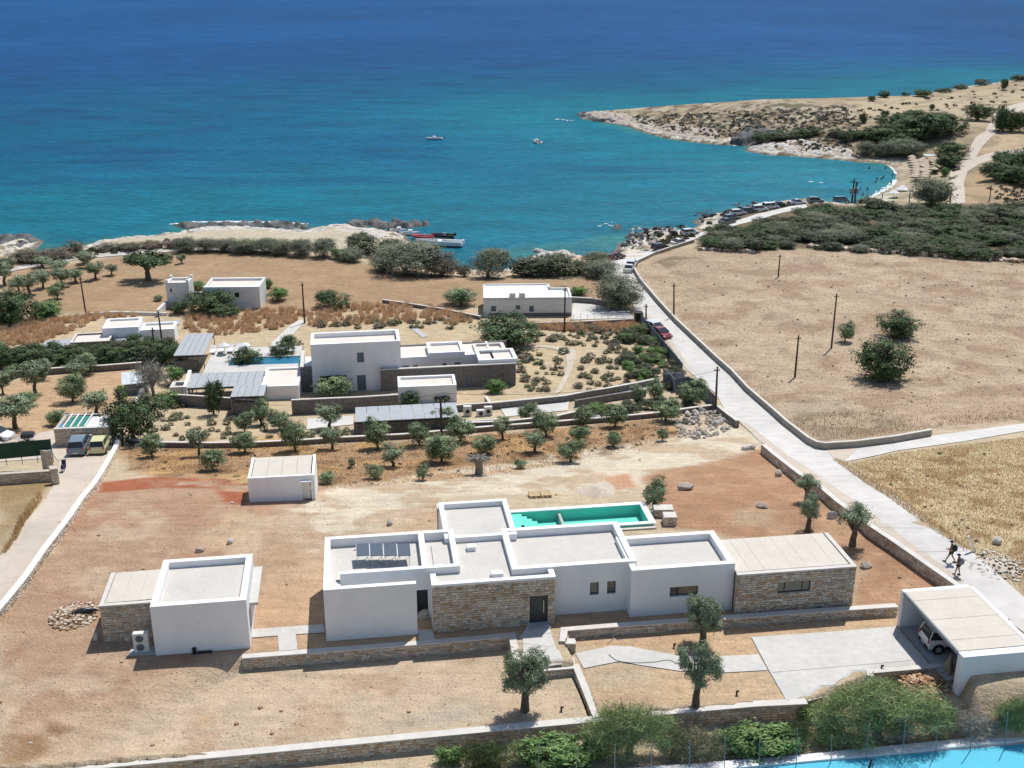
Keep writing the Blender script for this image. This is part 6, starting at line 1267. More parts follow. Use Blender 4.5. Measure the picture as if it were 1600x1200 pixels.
# dark planting by the fence
DG = [(880, 0)]
for (x, y) in scatter([(975, 515), (1002, 512), (1030, 548), (1062, 588), (1040, 590), (980, 600), (970, 570), (985, 545), (960, 530)], 46, 11, 5):
    tree(x, y, y - random.uniform(7, 13), random.uniform(14, 24), 'green' if random.random() < .35 else 'maquis', 'low green shrub massed beside the dark roadside fence', 'garden_shrub', 'shrub', 'green shrubs massed by the roadside fence', tk=False)
for (x, y) in scatter([(915, 660), (930, 640), (1000, 630), (1060, 600), (1110, 625), (1110, 636), (1030, 648), (930, 658)], 20, 12, 6):
    tree(x, y, y - random.uniform(8, 14), random.uniform(16, 26), 'maquis', 'low dark shrub in the strip below the driveway ramp', 'garden_shrub', 'shrub', 'low shrubs below the driveway ramp', tk=False)
# cushion shrubs of the dry garden
n = 0
for (poly, cnt, sd) in (([(810, 550), (880, 515), (975, 520), (985, 548), (970, 575), (975, 605), (900, 615), (810, 615)], 135, 21), ([(815, 548), (830, 528), (760, 540), (790, 536), (900, 512), (960, 512), (960, 530), (880, 530)], 30, 22), ([(205, 690), (250, 640), (300, 632), (360, 650), (470, 680), (400, 688), (240, 690)], 52, 23), ([(480, 505), (730, 498), (730, 515), (640, 512), (490, 515)], 30, 24), ([(480, 675), (552, 672), (552, 682), (482, 684)], 10, 25)):
    for (x, y) in scatter(poly, cnt, sd, 5):
        w = random.uniform(6, 12) if random.random() < .85 else random.uniform(12, 17)
        if any(abs(x - a_) < 11 and abs(y - b_) < 9 for a_, b_ in ((900, 548), (898, 562), (892, 580), (884, 596), (873, 610), (868, 545), (850, 542), (832, 542))): continue
        kd = 'cushion' if random.random() < .55 else 'cushionb'
        tree(x, y, y - w * .55, w, kd, 'olive-green cushion shrub scattered on the sandy garden' if kd == 'cushion' else 'brownish cushion shrub scattered on the sandy garden', 'cushion_shrub', 'shrub', 'green cushion shrubs' if kd == 'cushion' else 'brown cushion shrubs', tk=False)
# foreground shrubs behind the court kerb
def fgshrub(kind, seed, blobs, ncl, per, size, pal, x, y, w, hpx, label, name, aspect=2.2, thin=.2, flat=.8, spread=.07, trunk=None):
    p = P(x, y); s = px_m(p); h = float(top_at(p, x, y - hpx)[2] - p[2]); t = thing(name, label, 'shrub', p, 0)
    put('foliage', crown_mesh('foliage', seed, blobs, ncl, per, size, pal, aspect, spread, .25, thin=thin, flat=flat), t, sc=(w / s, w / s * .6, h)); put('branches', trunk or TKG, t, sc=(w / s * .8, w / s * .5, h * .95)); return t
fgshrub('t', 201, [(-.2, 0, .5, .26, .3, .42), (.18, 0, .48, .3, .3, .42), (0, 0, .65, .3, .3, .3), (-.38, 0, .4, .14, .2, .3), (-.2, -.1, .22, .3, .3, .22), (.2, -.1, .22, .3, .3, .22)][:5], 380, 40, .024, PN, 985, 1180, 150, 84, 'feathery bright green tamarisk rising over the lower wall, left of the pair', 'tamarisk_bush', spread=.05)
fgshrub('t', 202, [(-.25, 0, .5, .22, .3, .38), (.12, 0, .55, .34, .35, .42), (.36, 0, .42, .16, .25, .32), (-.05, 0, .72, .24, .3, .26), (-.42, 0, .35, .1, .2, .22), (-.25, -.1, .2, .26, .3, .2), (.1, -.1, .2, .3, .3, .2), (.36, -.1, .2, .18, .3, .2)][:6], 520, 40, .021, PN, 1372, 1152, 206, 86, 'huge feathery tamarisk standing between the driveway and the court', 'tamarisk_bush', spread=.045)
fgshrub('g', 203, [(0, 0, .4, .5, .5, .5), (-.3, 0, .5, .2, .3, .35)], 260, 30, .045, GR, 868, 1190, 116, 36, 'leafy green bush left of the feathery tamarisk', 'leafy_bush', 1.0, .8, 0, .06)
fgshrub('g', 204, [(0, 0, .45, .5, .5, .5), (.3, 0, .55, .2, .3, .4), (-.3, 0, .4, .2, .3, .3)], 280, 30, .04, GR, 1184, 1173, 122, 37, 'leafy oleander-like bush between the two feathery tamarisks', 'leafy_bush', 1.1, .7, 0, .06)
fgshrub('g', 205, [(0, 0, .45, .5, .5, .5)], 190, 30, .05, [(.075, .11, .04), (.12, .15, .06)], 758, 1200, 76, 38, 'dark tufted broom bush at the left end of the foreground bushes', 'broom_bush', 2.4, .16, 1.2)
fgshrub('g', 206, [(0, 0, .45, .5, .5, .5)], 240, 34, .045, PN, 1586, 1138, 64, 46, 'green broom bush at the bottom right edge', 'broom_bush', 2.6, .16, 1.5)
fgshrub('g', 207, [(0, 0, .45, .5, .5, .5)], 220, 24, .04, GY, 1512, 1146, 84, 32, 'dry grey twiggy bush between the huge tamarisk and the right broom', 'dry_bush', 2.0, .16, .3)
fgshrub('g', 208, [(0, 0, .45, .5, .5, .5)], 220, 24, .04, [(.26, .23, .15), (.17, .17, .09)], 1085, 1186, 96, 48, 'straw-coloured half-dry bush right of the feathery tamarisk', 'dry_bush', 2.0, .16, .3)
fgshrub('g', 209, [(0, 0, .45, .5, .5, .5)], 220, 26, .04, [(.12, .16, .05), (.17, .2, .08)], 1245, 1168, 50, 44, 'small yellow-green broom beside the huge tamarisk', 'broom_bush', 2.4, .16, 1.3)
fgshrub('g', 210, [(0, 0, .45, .5, .5, .5)], 180, 24, .05, GR, 1258, 1125, 34, 24, 'small green tuft against the stone wall at the huge tamarisk', 'green_tuft', 1.6, .4, .6)
for i, (x, y, w, h, kd, lab) in enumerate(((702, 1192, 50, 26, 0, 'low leafy tuft at the very left end of the foreground bushes'), (812, 1192, 56, 34, 1, 'olive-green broom tuft left of the leafy bush'), (930, 1186, 46, 40, 0, 'leafy bush squeezed at the left foot of the feathery tamarisk'), (1050, 1180, 44, 44, 1, 'bright broom tuft at the right foot of the feathery tamarisk'), (1128, 1176, 46, 36, 0, 'low leafy bush right of the straw-coloured bush'), (1222, 1172, 40, 38, 0, 'dark leafy bush close to the small yellow-green broom'), (1286, 1162, 50, 42, 1, 'broom tuft under the left side of the huge tamarisk'), (1466, 1150, 60, 46, 1, 'green broom under the right side of the huge tamarisk'), (1548, 1146, 34, 24, 2, 'small grey tuft left of the corner broom bush'), (1400, 1158, 60, 34, 2, 'dry twiggy tuft at the foot of the huge tamarisk'))):
    fgshrub('g', 230 + i, [(0, 0, .45, .5, .5, .5), (.2, 0, .6, .25, .3, .35)], 150, 28, .045, (GR, PN, GY)[kd], x, y, w, h, lab, ('leafy_bush', 'broom_bush', 'dry_bush')[kd], (1.1, 2.2, 2.0)[kd], (.7, .16, .16)[kd], (0, 1.2, .3)[kd])
# dry grass as masses nobody could count
def grass(name, polys, n, hgt, cols, seed, tuft=None, tr=.25, wdt=.02, px=True, up=1.0):
    r = np.random.default_rng(seed); V_ = []; C_ = []
    for poly in polys:
        Wp = np.array([P(a, b)[:2] for a, b in poly]); x0, y0 = Wp.min(0); x1, y1 = Wp.max(0)
        m = n // len(polys); X_ = r.uniform(x0, x1, m * 4); Y_ = r.uniform(y0, y1, m * 4); k = sdf(Wp, X_, Y_) > 0; X_, Y_ = X_[k][:m], Y_[k][:m]
        if tuft:
            X_ = np.repeat(X_, tuft) + r.normal(size=len(X_) * tuft) * tr * .35; Y_ = np.repeat(Y_, tuft) + r.normal(size=len(Y_) * tuft) * tr * .35; hue = np.repeat(r.random(len(X_) // tuft), tuft); hs_ = np.repeat(r.uniform(.6, 1.3, len(X_) // tuft), tuft)
        else: hue = fbm(X_ / 3, Y_ / 3, 2) * 1.6 - .3 + r.normal(size=len(X_)) * .15; hs_ = r.uniform(.5, 1.3, len(X_))
        hue = np.clip(hue, 0, 1)
        Z_ = T(X_, Y_); a = r.uniform(0, 6.28, len(X_)); h = hgt * hs_ * r.uniform(.6, 1.1, len(X_)); w = wdt * r.uniform(.6, 1.5, len(X_))
        lx, ly = r.normal(size=len(X_)) * h * .35 / up, r.normal(size=len(X_)) * h * .35 / up
        A = np.stack([X_ - np.cos(a) * w, Y_ - np.sin(a) * w, Z_ - .02], -1); Bv = np.stack([X_ + np.cos(a) * w, Y_ + np.sin(a) * w, Z_ - .02], -1); Ct = np.stack([X_ + lx, Y_ + ly, Z_ + h], -1)
        V_.append(np.stack([A, Bv, Ct], 1).reshape(-1, 3)); cc = np.array(cols[0]) * (1 - hue[:, None]) + np.array(cols[1]) * hue[:, None]; cc = cc * r.uniform(.75, 1.25, len(X_))[:, None]; C_.append(np.repeat(cc, 3, 0))
    V_ = np.concatenate(V_); o = link(bpy.data.objects.new(name, mesh_np(name, V_, np.arange(len(V_)).reshape(-1, 3), M['dryg'], col=np.concatenate(C_))))
    return o
o = grass('dry_grass', [[(1330, 724), (1400, 708), (1600, 684), (1760, 664), (1760, 1050), (1600, 925), (1520, 862), (1440, 806), (1382, 765)]], 48000, .18, [lin(230, 212, 172), lin(206, 176, 132)], 1, wdt=.03); tag(o, 'knee-high dry yellow grass filling the field right of the concrete road', 'grass', kind='stuff')
o = grass('dry_grass', [[(200, 694), (400, 697), (640, 688), (850, 672), (1030, 655), (1060, 680), (960, 710), (760, 745), (520, 764), (400, 742), (200, 735)]], 26000, .16, [lin(222, 190, 144), lin(186, 146, 106)], 2, wdt=.03); tag(o, 'short dry golden grass under the olives on the slope', 'grass', kind='stuff')
ORN = [[(0, 500), (60, 500), (160, 492), (225, 494), (150, 500), (100, 524), (60, 540), (0, 546)], [(290, 492), (470, 484), (468, 500), (430, 516), (330, 528), (290, 515)], [(470, 484), (600, 476), (700, 482), (735, 498), (735, 508), (640, 506), (485, 510)], [(830, 508), (990, 506), (996, 516), (940, 520), (830, 516)]]
for k, poly in enumerate(ORN):
    o = grass('ornamental_grass', [poly], 240 if k < 3 else 120, .9, [lin(230, 204, 172), lin(216, 180, 142)], 5 + k, tuft=80, tr=.5, wdt=.05, up=1.3)
    tag(o, ['tall orange-brown dry grass tufts at the far left beside the low villa', 'tall orange dry grass tufts between the farmhouse and the pool terrace', 'tall orange dry grass tufts behind the two-storey block', 'tall orange dry grass strip under the yard wall of the flat white house'][k], 'grass', kind='stuff')
o = grass('dry_weeds', [[(1215, 660), (1290, 690), (1457, 670), (1600, 655), (1600, 640), (1450, 655), (1380, 640), (1300, 645)], [(48, 785), (62, 772), (66, 780), (30, 838), (10, 864), (0, 868), (18, 842)], [(1300, 718), (1318, 722), (1382, 764), (1440, 805), (1520, 862), (1500, 858), (1430, 810), (1370, 768)]], 9000, .4, [lin(222, 198, 154), lin(196, 164, 120)], 12, wdt=.025); tag(o, 'taller straw-coloured weeds along the wall corner and road verges', 'weeds', kind='stuff')
o = grass('field_stubble', [[(995, 420), (1060, 396), (1290, 392), (1430, 402), (1600, 412), (1760, 424), (1760, 640), (1600, 650), (1460, 668), (1290, 690), (1210, 640), (1060, 500)]], 32000, .14, [lin(236, 214, 186), lin(208, 180, 148)], 14, wdt=.06); tag(o, 'thin dry stubble covering the wide field right of the road', 'grass', kind='stuff')

def mass(name, polys, n, w0, w1, pals, seed, label, per=46):
    r = np.random.default_rng(seed); VV = []; CC = []; i = 0
    for poly in polys:
        for (x, y) in scatter(poly, n // len(polys), seed + i):
            i += 1; p = P(x, y); s = px_m(p); w = r.uniform(w0, w1) / s; h = w * r.uniform(.3, .5); c = r.normal(size=(per, 3)); c /= np.linalg.norm(c, axis=1)[:, None]; c[:, 2] = abs(c[:, 2])
            c = p + c * np.array([w / 2, w / 2, h]) * r.uniform(.6, 1, (per, 1)); u = r.normal(size=(per, 3)); u /= np.linalg.norm(u, axis=1)[:, None]; v = np.cross(u, r.normal(size=(per, 3))); v /= np.linalg.norm(v, axis=1)[:, None]
            q_ = w * .16; VV.append(np.stack([c - u * q_, c + v * q_, c + u * q_, c - v * q_], 1).reshape(-1, 3)); pa = pals[int(r.integers(len(pals)))]; k = r.random(); col = (np.array(pa[0]) * k + np.array(pa[1]) * (1 - k)) * r.uniform(.7, 1.3); CC.append(np.tile(col, (per * 4, 1)) * np.repeat(r.uniform(.8, 1.2, per), 4)[:, None])
    V_ = np.concatenate(VV); o = link(bpy.data.objects.new(name, mesh_np(name, V_, np.arange(len(V_)).reshape(-1, 4), M['leaf'], col=np.concatenate(CC)))); return tag(o, label, 'scrub', kind='stuff')
mass('low_scrub', [[(985, 182), (1330, 166), (1345, 200), (1300, 238), (1180, 216), (1140, 218), (1060, 208), (1000, 196)]], 900, 3, 8, [MQ, BR, GY], 71, 'speckled low scrub and spiny cushions covering the rocky headland', 22)
mass('low_scrub', [[(1340, 168), (1600, 128), (1600, 160), (1500, 170), (1350, 200)], [(1200, 226), (1340, 205), (1340, 246), (1250, 240)], [(1480, 250), (1500, 262), (1480, 320), (1465, 320)], [(1540, 290), (1600, 290), (1600, 318), (1560, 318)]], 220, 4, 9, [MQ, BR], 72, 'thin scrub dotted over the headland pasture and beach edge', 22)
mass('low_scrub', [[(1000, 362), (1080, 350), (1090, 380), (1020, 388)], [(1090, 342), (1240, 322), (1250, 318), (1170, 328)], [(60, 400), (260, 376), (270, 386), (70, 410)], [(1095, 384), (1600, 396), (1600, 410), (1300, 392)]], 200, 6, 14, [MQ, BR], 73, 'straggling coastal scrub among the shore rocks and field edge')
mass('low_weeds', [[(215, 700), (1050, 660), (1050, 690), (560, 762), (220, 735)]], 160, 3, 8, [BR, GB], 74, 'small dry weeds between the olives on the slope', 20)
mass('low_weeds', [[(1000, 420), (1290, 395), (1600, 415), (1600, 655), (1300, 688), (1060, 500)]], 120, 2, 5, [BR, GY], 75, 'scattered dry weeds in the wide field', 20)
mass('low_weeds', [[(1340, 724), (1600, 690), (1600, 920), (1450, 805)]], 24, 3, 7, [BR, GB], 76, 'darker weeds in the yellow grass field', 30)
# ================================================================== rocks
def rock_mesh(seed, m, sub=2, rough=.35):
    import bmesh
    r = random.Random(seed); bm = bmesh.new(); bmesh.ops.create_icosphere(bm, subdivisions=sub, radius=.5)
    cuts = [(Vector((r.gauss(0, 1), r.gauss(0, 1), r.gauss(0, 1))).normalized(), r.uniform(.28, .42)) for _ in range(9)]
    for v in bm.verts:
        for n_, d in cuts:
            k = v.co.dot(n_) - d
            if k > 0: v.co -= n_ * k * .9
        v.co *= 1 + r.uniform(-.06, .06) * rough * 2
    me = bpy.data.meshes.new('rock'); bm.to_mesh(me); bm.free(); me.materials.append(M[m]); return me
RK = {m: [rock_mesh(i + 7 * len(m), m) for i in range(4)] for m in ('boulder', 'whiterock', 'darkrock')}
def boulder(x, y, w, h, label, m='boulder', name='boulder', cat='boulder', group=None, rz=None):
    p = P(x, y); s = px_m(p); o = put(name, random.choice(RK[m]), None, (p[0], p[1], p[2] + h / s * .3), rz if rz is not None else random.uniform(0, 6), (w / s * 1.08, w / s * .75, h / s * 1.25)); return tag(o, label, cat, group)
for (x, y, w, h, lab, m) in ((1071, 765, 28, 13, 'large pale grey boulder on the red earth nearest the pool', 'boulder'), (1191, 793, 20, 10, 'brown flat boulder on the pale patch of red earth', 'boulder'), (1216, 744, 15, 12, 'small rounded boulder high on the red earth near the road', 'boulder'), (1299, 810, 17, 14, 'white-topped boulder between the two aligned olives and the thin one', 'whiterock'),
    (1352, 886, 22, 11, 'brown boulder just right of the panel-roofed wing', 'boulder'), (609, 819, 14, 10, 'small boulder on the earth behind the solar collectors', 'boulder'), (312, 862, 15, 8, 'brown stone behind the guest house roof', 'boulder'), (360, 848, 16, 8, 'pale stone right behind the guest house roof', 'whiterock'), (1556, 849, 20, 12, 'silvery wrapped rock-like bundle at the dry field edge', 'whiterock'), (198, 696, 10, 5, 'left pale block beside the wall corner by the cars', 'whiterock'), (216, 697, 11, 5, 'right pale block beside the wall corner by the cars', 'whiterock'), (252, 690, 9, 8, 'white stone knob on the coping beside the first olive', 'whiterock'), (1170, 702, 24, 9, 'white sack-like stone at the top corner of the red earth', 'whiterock'), (930, 656, 30, 11, 'pale turquoise-grey sheeted mound below the driveway', 'whiterock')):
    boulder(x, y, w, h, lab, m)
for k in range(220):
    pts = scatter([(1056, 655), (1068, 640), (1112, 640), (1148, 656), (1140, 672), (1120, 680), (1090, 688), (1060, 684), (1054, 668)], 220, 31) if k == 0 else pts
    x, y = pts[k]; w = random.uniform(3, 8) if k % 9 else random.uniform(9, 17)
    boulder(x, y, w, w * random.uniform(.5, .8), 'pale broken rock lying in the heap beside the road corner', 'whiterock' if k % 4 else 'boulder', 'heap_rock', 'rock', 'pale rocks heaped beside the road corner')
for (x0, x1, y0, y1, n, m, lab, g, w0, w1) in ((985, 1090, 358, 394, 40, 'whiterock', 'pale coastal boulder below the parked cars', 'pale coastal boulders at the road bend', 5, 12), (966, 1080, 358, 392, 34, 'darkrock', 'dark sea-washed rock at the road bend shore', 'dark sea rocks at the road bend', 6, 13), (1085, 1240, 318, 350, 46, 'darkrock', 'dark shore rock below the upper parked cars', 'dark shore rocks under the upper road', 5, 11), (830, 900, 394, 406, 16, 'whiterock', 'bleached rock at the waterline behind the dark shrubs', 'bleached rocks behind the dark shrubs', 8, 16)):
    c = 0
    for _ in range(1500):
        x, y = random.uniform(x0, x1), random.uniform(y0, y1); q_ = at_z(x, y, 0.3); sd_ = float(bil(_SD, q_[0], q_[1]))
        if not (-2.5 < sd_ < 7): continue
        if m == 'darkrock' and sd_ > 3: continue
        w = random.uniform(w0, w1); boulder(x, y, w, w * random.uniform(.4, .65), lab, m, 'shore_rock', 'rock', g); c += 1
        if c >= n: break
def reef(label, px, z1, m='darkrock', seed=1, amp=1.0, name='rock_reef', follow=False):
    """rugged low rock mass over a waterline outline"""
    Wp = np.array([at_z(a, b, 0)[:2] for a, b in px]); x0, y0 = Wp.min(0) - 1; x1, y1 = Wp.max(0) + 1
    st = max((x1 - x0) / (110 if not follow else 190), .3); gx, gy = np.meshgrid(np.arange(x0, x1, st), np.arange(y0, y1, st), indexing='ij')
    s = sdf(Wp, gx, gy); z = -0.4 + (z1 + .4) * sst(-.2, 1.6, s) + (np.round(fbm(gx / 2.6, gy / 1.7, seed) * 7) / 7 * .6 + fbm(gx / 1.3, gy / 1.3, seed) * .4 - .5) * 2.0 * amp * sst(-.5, 1.5, s) - sst(.52, .6, vnoise(gx / 1.1, gy / 2.4, seed + 1)) * .7 * amp * sst(0, 1, s)
    if follow: z = T(gx, gy) - .3 + np.maximum(z + .4, 0) * .55 * sst(-.3, 2.0, s) + .12 * (np.round(fbm(gx / 1.1, gy / .8, seed + 3) * 9) / 9 - .4)
    z = np.where(s < -.8, -1, z); nx_, ny_ = gx.shape; i = np.arange(nx_ - 1)[:, None] * ny_ + np.arange(ny_ - 1)[None]; F_ = np.stack([i, i + ny_, i + ny_ + 1, i + 1], -1).reshape(-1, 4)
    F_ = F_[(z.ravel()[F_] > -.6).any(1)]; o = link(bpy.data.objects.new(name, mesh_np(name, np.stack([gx.ravel(), gy.ravel(), z.ravel()], -1), F_, M[m]))); return tag(o, label, 'reef')
reef('long dark reef edged with foam, left of the moored boats', [(267, 352), (290, 349), (350, 347.5), (430, 349), (487, 350.5), (484, 358), (455, 362), (425, 358), (360, 358), (300, 360), (275, 357)], .8, seed=2)
reef('dark jagged reef just beyond the moored boats', [(534, 352), (545, 347), (590, 346), (640, 347.5), (682, 348.5), (672, 353), (650, 357.5), (610, 359), (570, 358.5), (540, 355)], .9, seed=3)
reef('dark rocky spit reaching in from the left edge', [(-60, 374), (0, 372.5), (30, 369), (60, 371), (66, 375.5), (54, 386), (35, 392), (10, 399), (-60, 410)], 1.0, seed=4)
reef('small lone dark rock with foam in the bay', [(952, 355), (960, 350), (972, 351), (977, 356), (965, 360), (954, 359)], .9, seed=5, amp=.6)
reef('thin dark skerry off the tip of the headland', [(898, 180), (915, 177.5), (950, 180), (985, 190), (960, 193), (925, 190)], 1.2, seed=6, amp=.8)
reef('dark undercut cliff with caves at the back of the bay under the headland', [(1138, 226), (1160, 214), (1200, 208), (1250, 205), (1300, 208), (1318, 218), (1290, 224), (1250, 226), (1210, 224), (1180, 226), (1160, 229)], 3.2, seed=1, name='sea_cliff', amp=1.3)
reef('bleached rock shelf running along the western shore behind the grey tamarisks', [(108, 389), (150, 379), (192, 373), (260, 366.5), (300, 358.5), (420, 357.5), (470, 362), (487, 357), (540, 353), (585, 358), (634, 369), (640, 377), (620, 384), (560, 385), (500, 373), (400, 371), (280, 375), (200, 381), (120, 394)], .35, 'whiterock', 2, .45, 'rock_shelf', True)
reef('rugged pale rocks between the bend of the road and the water', [(966, 397), (964, 388), (985, 376), (1012, 359), (1056, 362), (1092, 352), (1085, 364), (1050, 376), (1020, 386), (990, 394)], .5, 'whiterock', 4, .7, 'rock_shelf', True)
reef('low white rocks at the water behind the dark shore shrubs', [(815, 409), (835, 398), (858, 394), (895, 396), (908, 403), (880, 408), (850, 409)], .6, 'whiterock', 5, .6, 'rock_shelf', True)
reef('pale broken rocks at the foot of the beach side of the headland', [(1160, 234), (1200, 240), (1300, 248), (1340, 252), (1335, 243), (1250, 231), (1180, 227)], .6, 'whiterock', 6, .9, 'rock_shelf', True)
reef('brown layered rock edging the headland towards its tip', [(900, 179.5), (935, 190), (985, 199), (1045, 216.5), (1120, 226), (1138, 226), (1120, 214), (1040, 202), (985, 188), (940, 180)], .6, 'boulder', 3, .9, 'rock_shelf', True)
# dry stone heaps along the far field edge
mb = MB()
for (a, b) in (((1095, 390), (1180, 394)), ((1265, 386), (1430, 398)), ((1430, 398), (1625, 412)),):
    n = int((b[0] - a[0]) / 1.6)
    for k in range(n):
        f = k / n; p = P(a[0] + (b[0] - a[0]) * f, a[1] + (b[1] - a[1]) * f + random.uniform(-1.2, 1.2)); v, fc = stone_var(k); s_ = random.uniform(.5, 1.0) * (.7 if a[0] == 1440 else 1); an = random.uniform(0, 3)
        mb.add([(p[0] + s_ * (x * math.cos(an) - y * math.sin(an)), p[1] + s_ * (x * math.sin(an) + y * math.cos(an)), p[2] + s_ * .3 + z * s_ * .8) for x, y, z in v], fc, 0, STC[k % 8])
tag(mb.build('tumbled_stones', M['rubble'], None, col=True), 'tumbled dry-stone line along the top edge of the big field', 'stones', kind='stuff')
def heap(label, cx, cy, w, dpth, h, n, cols, name='rubble_heap', size=(.08, .25)):
    p = P(cx, cy); s = px_m(p); R = w / s / 2; mb = MB(); R2 = dpth
    m = 20; vs = [(0, 0, h)]; fs = []
    for j in range(1, 6):
        for i in range(m):
            a = 2 * math.pi * i / m; rr = j / 5; k = 1 + .12 * math.sin(a * 3 + j); vs.append((R * rr * k * math.cos(a), R2 * rr * k * math.sin(a), h * (1 - rr) ** 1.2 * random.uniform(.85, 1.15) - .05))
    for i in range(m): fs.append((0, 1 + i, 1 + (i + 1) % m))
    for j in range(4):
        for i in range(m): fs.append((1 + j * m + i, 1 + (j + 1) * m + i, 1 + (j + 1) * m + (i + 1) % m, 1 + j * m + (i + 1) % m))
    mb.add([(p[0] + a, p[1] + b, p[2] + c) for a, b, c in vs], fs, 0, cols[0], True)
    for k in range(n):
        a, rr = random.uniform(0, 6.28), random.random() ** .6 * 1.15; x, y = R * rr * math.cos(a), R2 * rr * math.sin(a); z = h * max(0, 1 - rr) ** 1.2; q_ = random.uniform(*size); v, f = stone_var(k); an = random.uniform(0, 3)
        mb.add([(p[0] + x + q_ * (i * math.cos(an) - j * math.sin(an)), p[1] + y + q_ * (i * math.sin(an) + j * math.cos(an)), p[2] + z + q_ * l * .7 + .02) for i, j, l in v], f, 0, cols[random.randrange(len(cols))])
    return tag(mb.build(name, M['rubble'], None, col=True), label, 'heap', kind='stuff')
heap('heap of broken stones with dark plastic at the far left of the guest house', 118, 962, 64, 1.6, .35, 420, [lin(176, 150, 126, .8), lin(206, 190, 170, .85), lin(140, 110, 86, .8)])
heap('heap of brown earth clods and stones below the carport corner', 1455, 1072, 84, 1.3, .5, 520, [lin(176, 134, 100, .8), lin(200, 170, 140, .8), lin(150, 108, 78, .8)])
heap('smooth pale grey sand heap behind the pool', 935, 772, 60, 2.6, .7, 20, [lin(206, 190, 170, .8)] * 2, 'sand_heap', (.03, .08))
heap('low mound of broken concrete beside the road at the dry field', 1562, 884, 90, 2.0, .22, 160, [lin(206, 194, 178, .8), lin(190, 176, 156, .8), lin(220, 212, 200, .8)], 'rubble_heap', (.04, .22))
p = P(126, 963); o = None; mb = MB(); mb.tube([(-.6, -.2, .28), (-.1, 0, .4), (.5, .2, .36), (1.0, .5, .22)], [.05, .2, .22, .05], 8); t = thing('plastic_sheet', 'crumpled dark plastic sheet lying on the left stone heap', 'sheet', p); mb.build('sheet', M['tarpblack'], t)
boulder(663, 966, 20, 18, 'big crumpled white sack in the narrow entrance passage', 'whiterock', 'white_sack', 'sack')
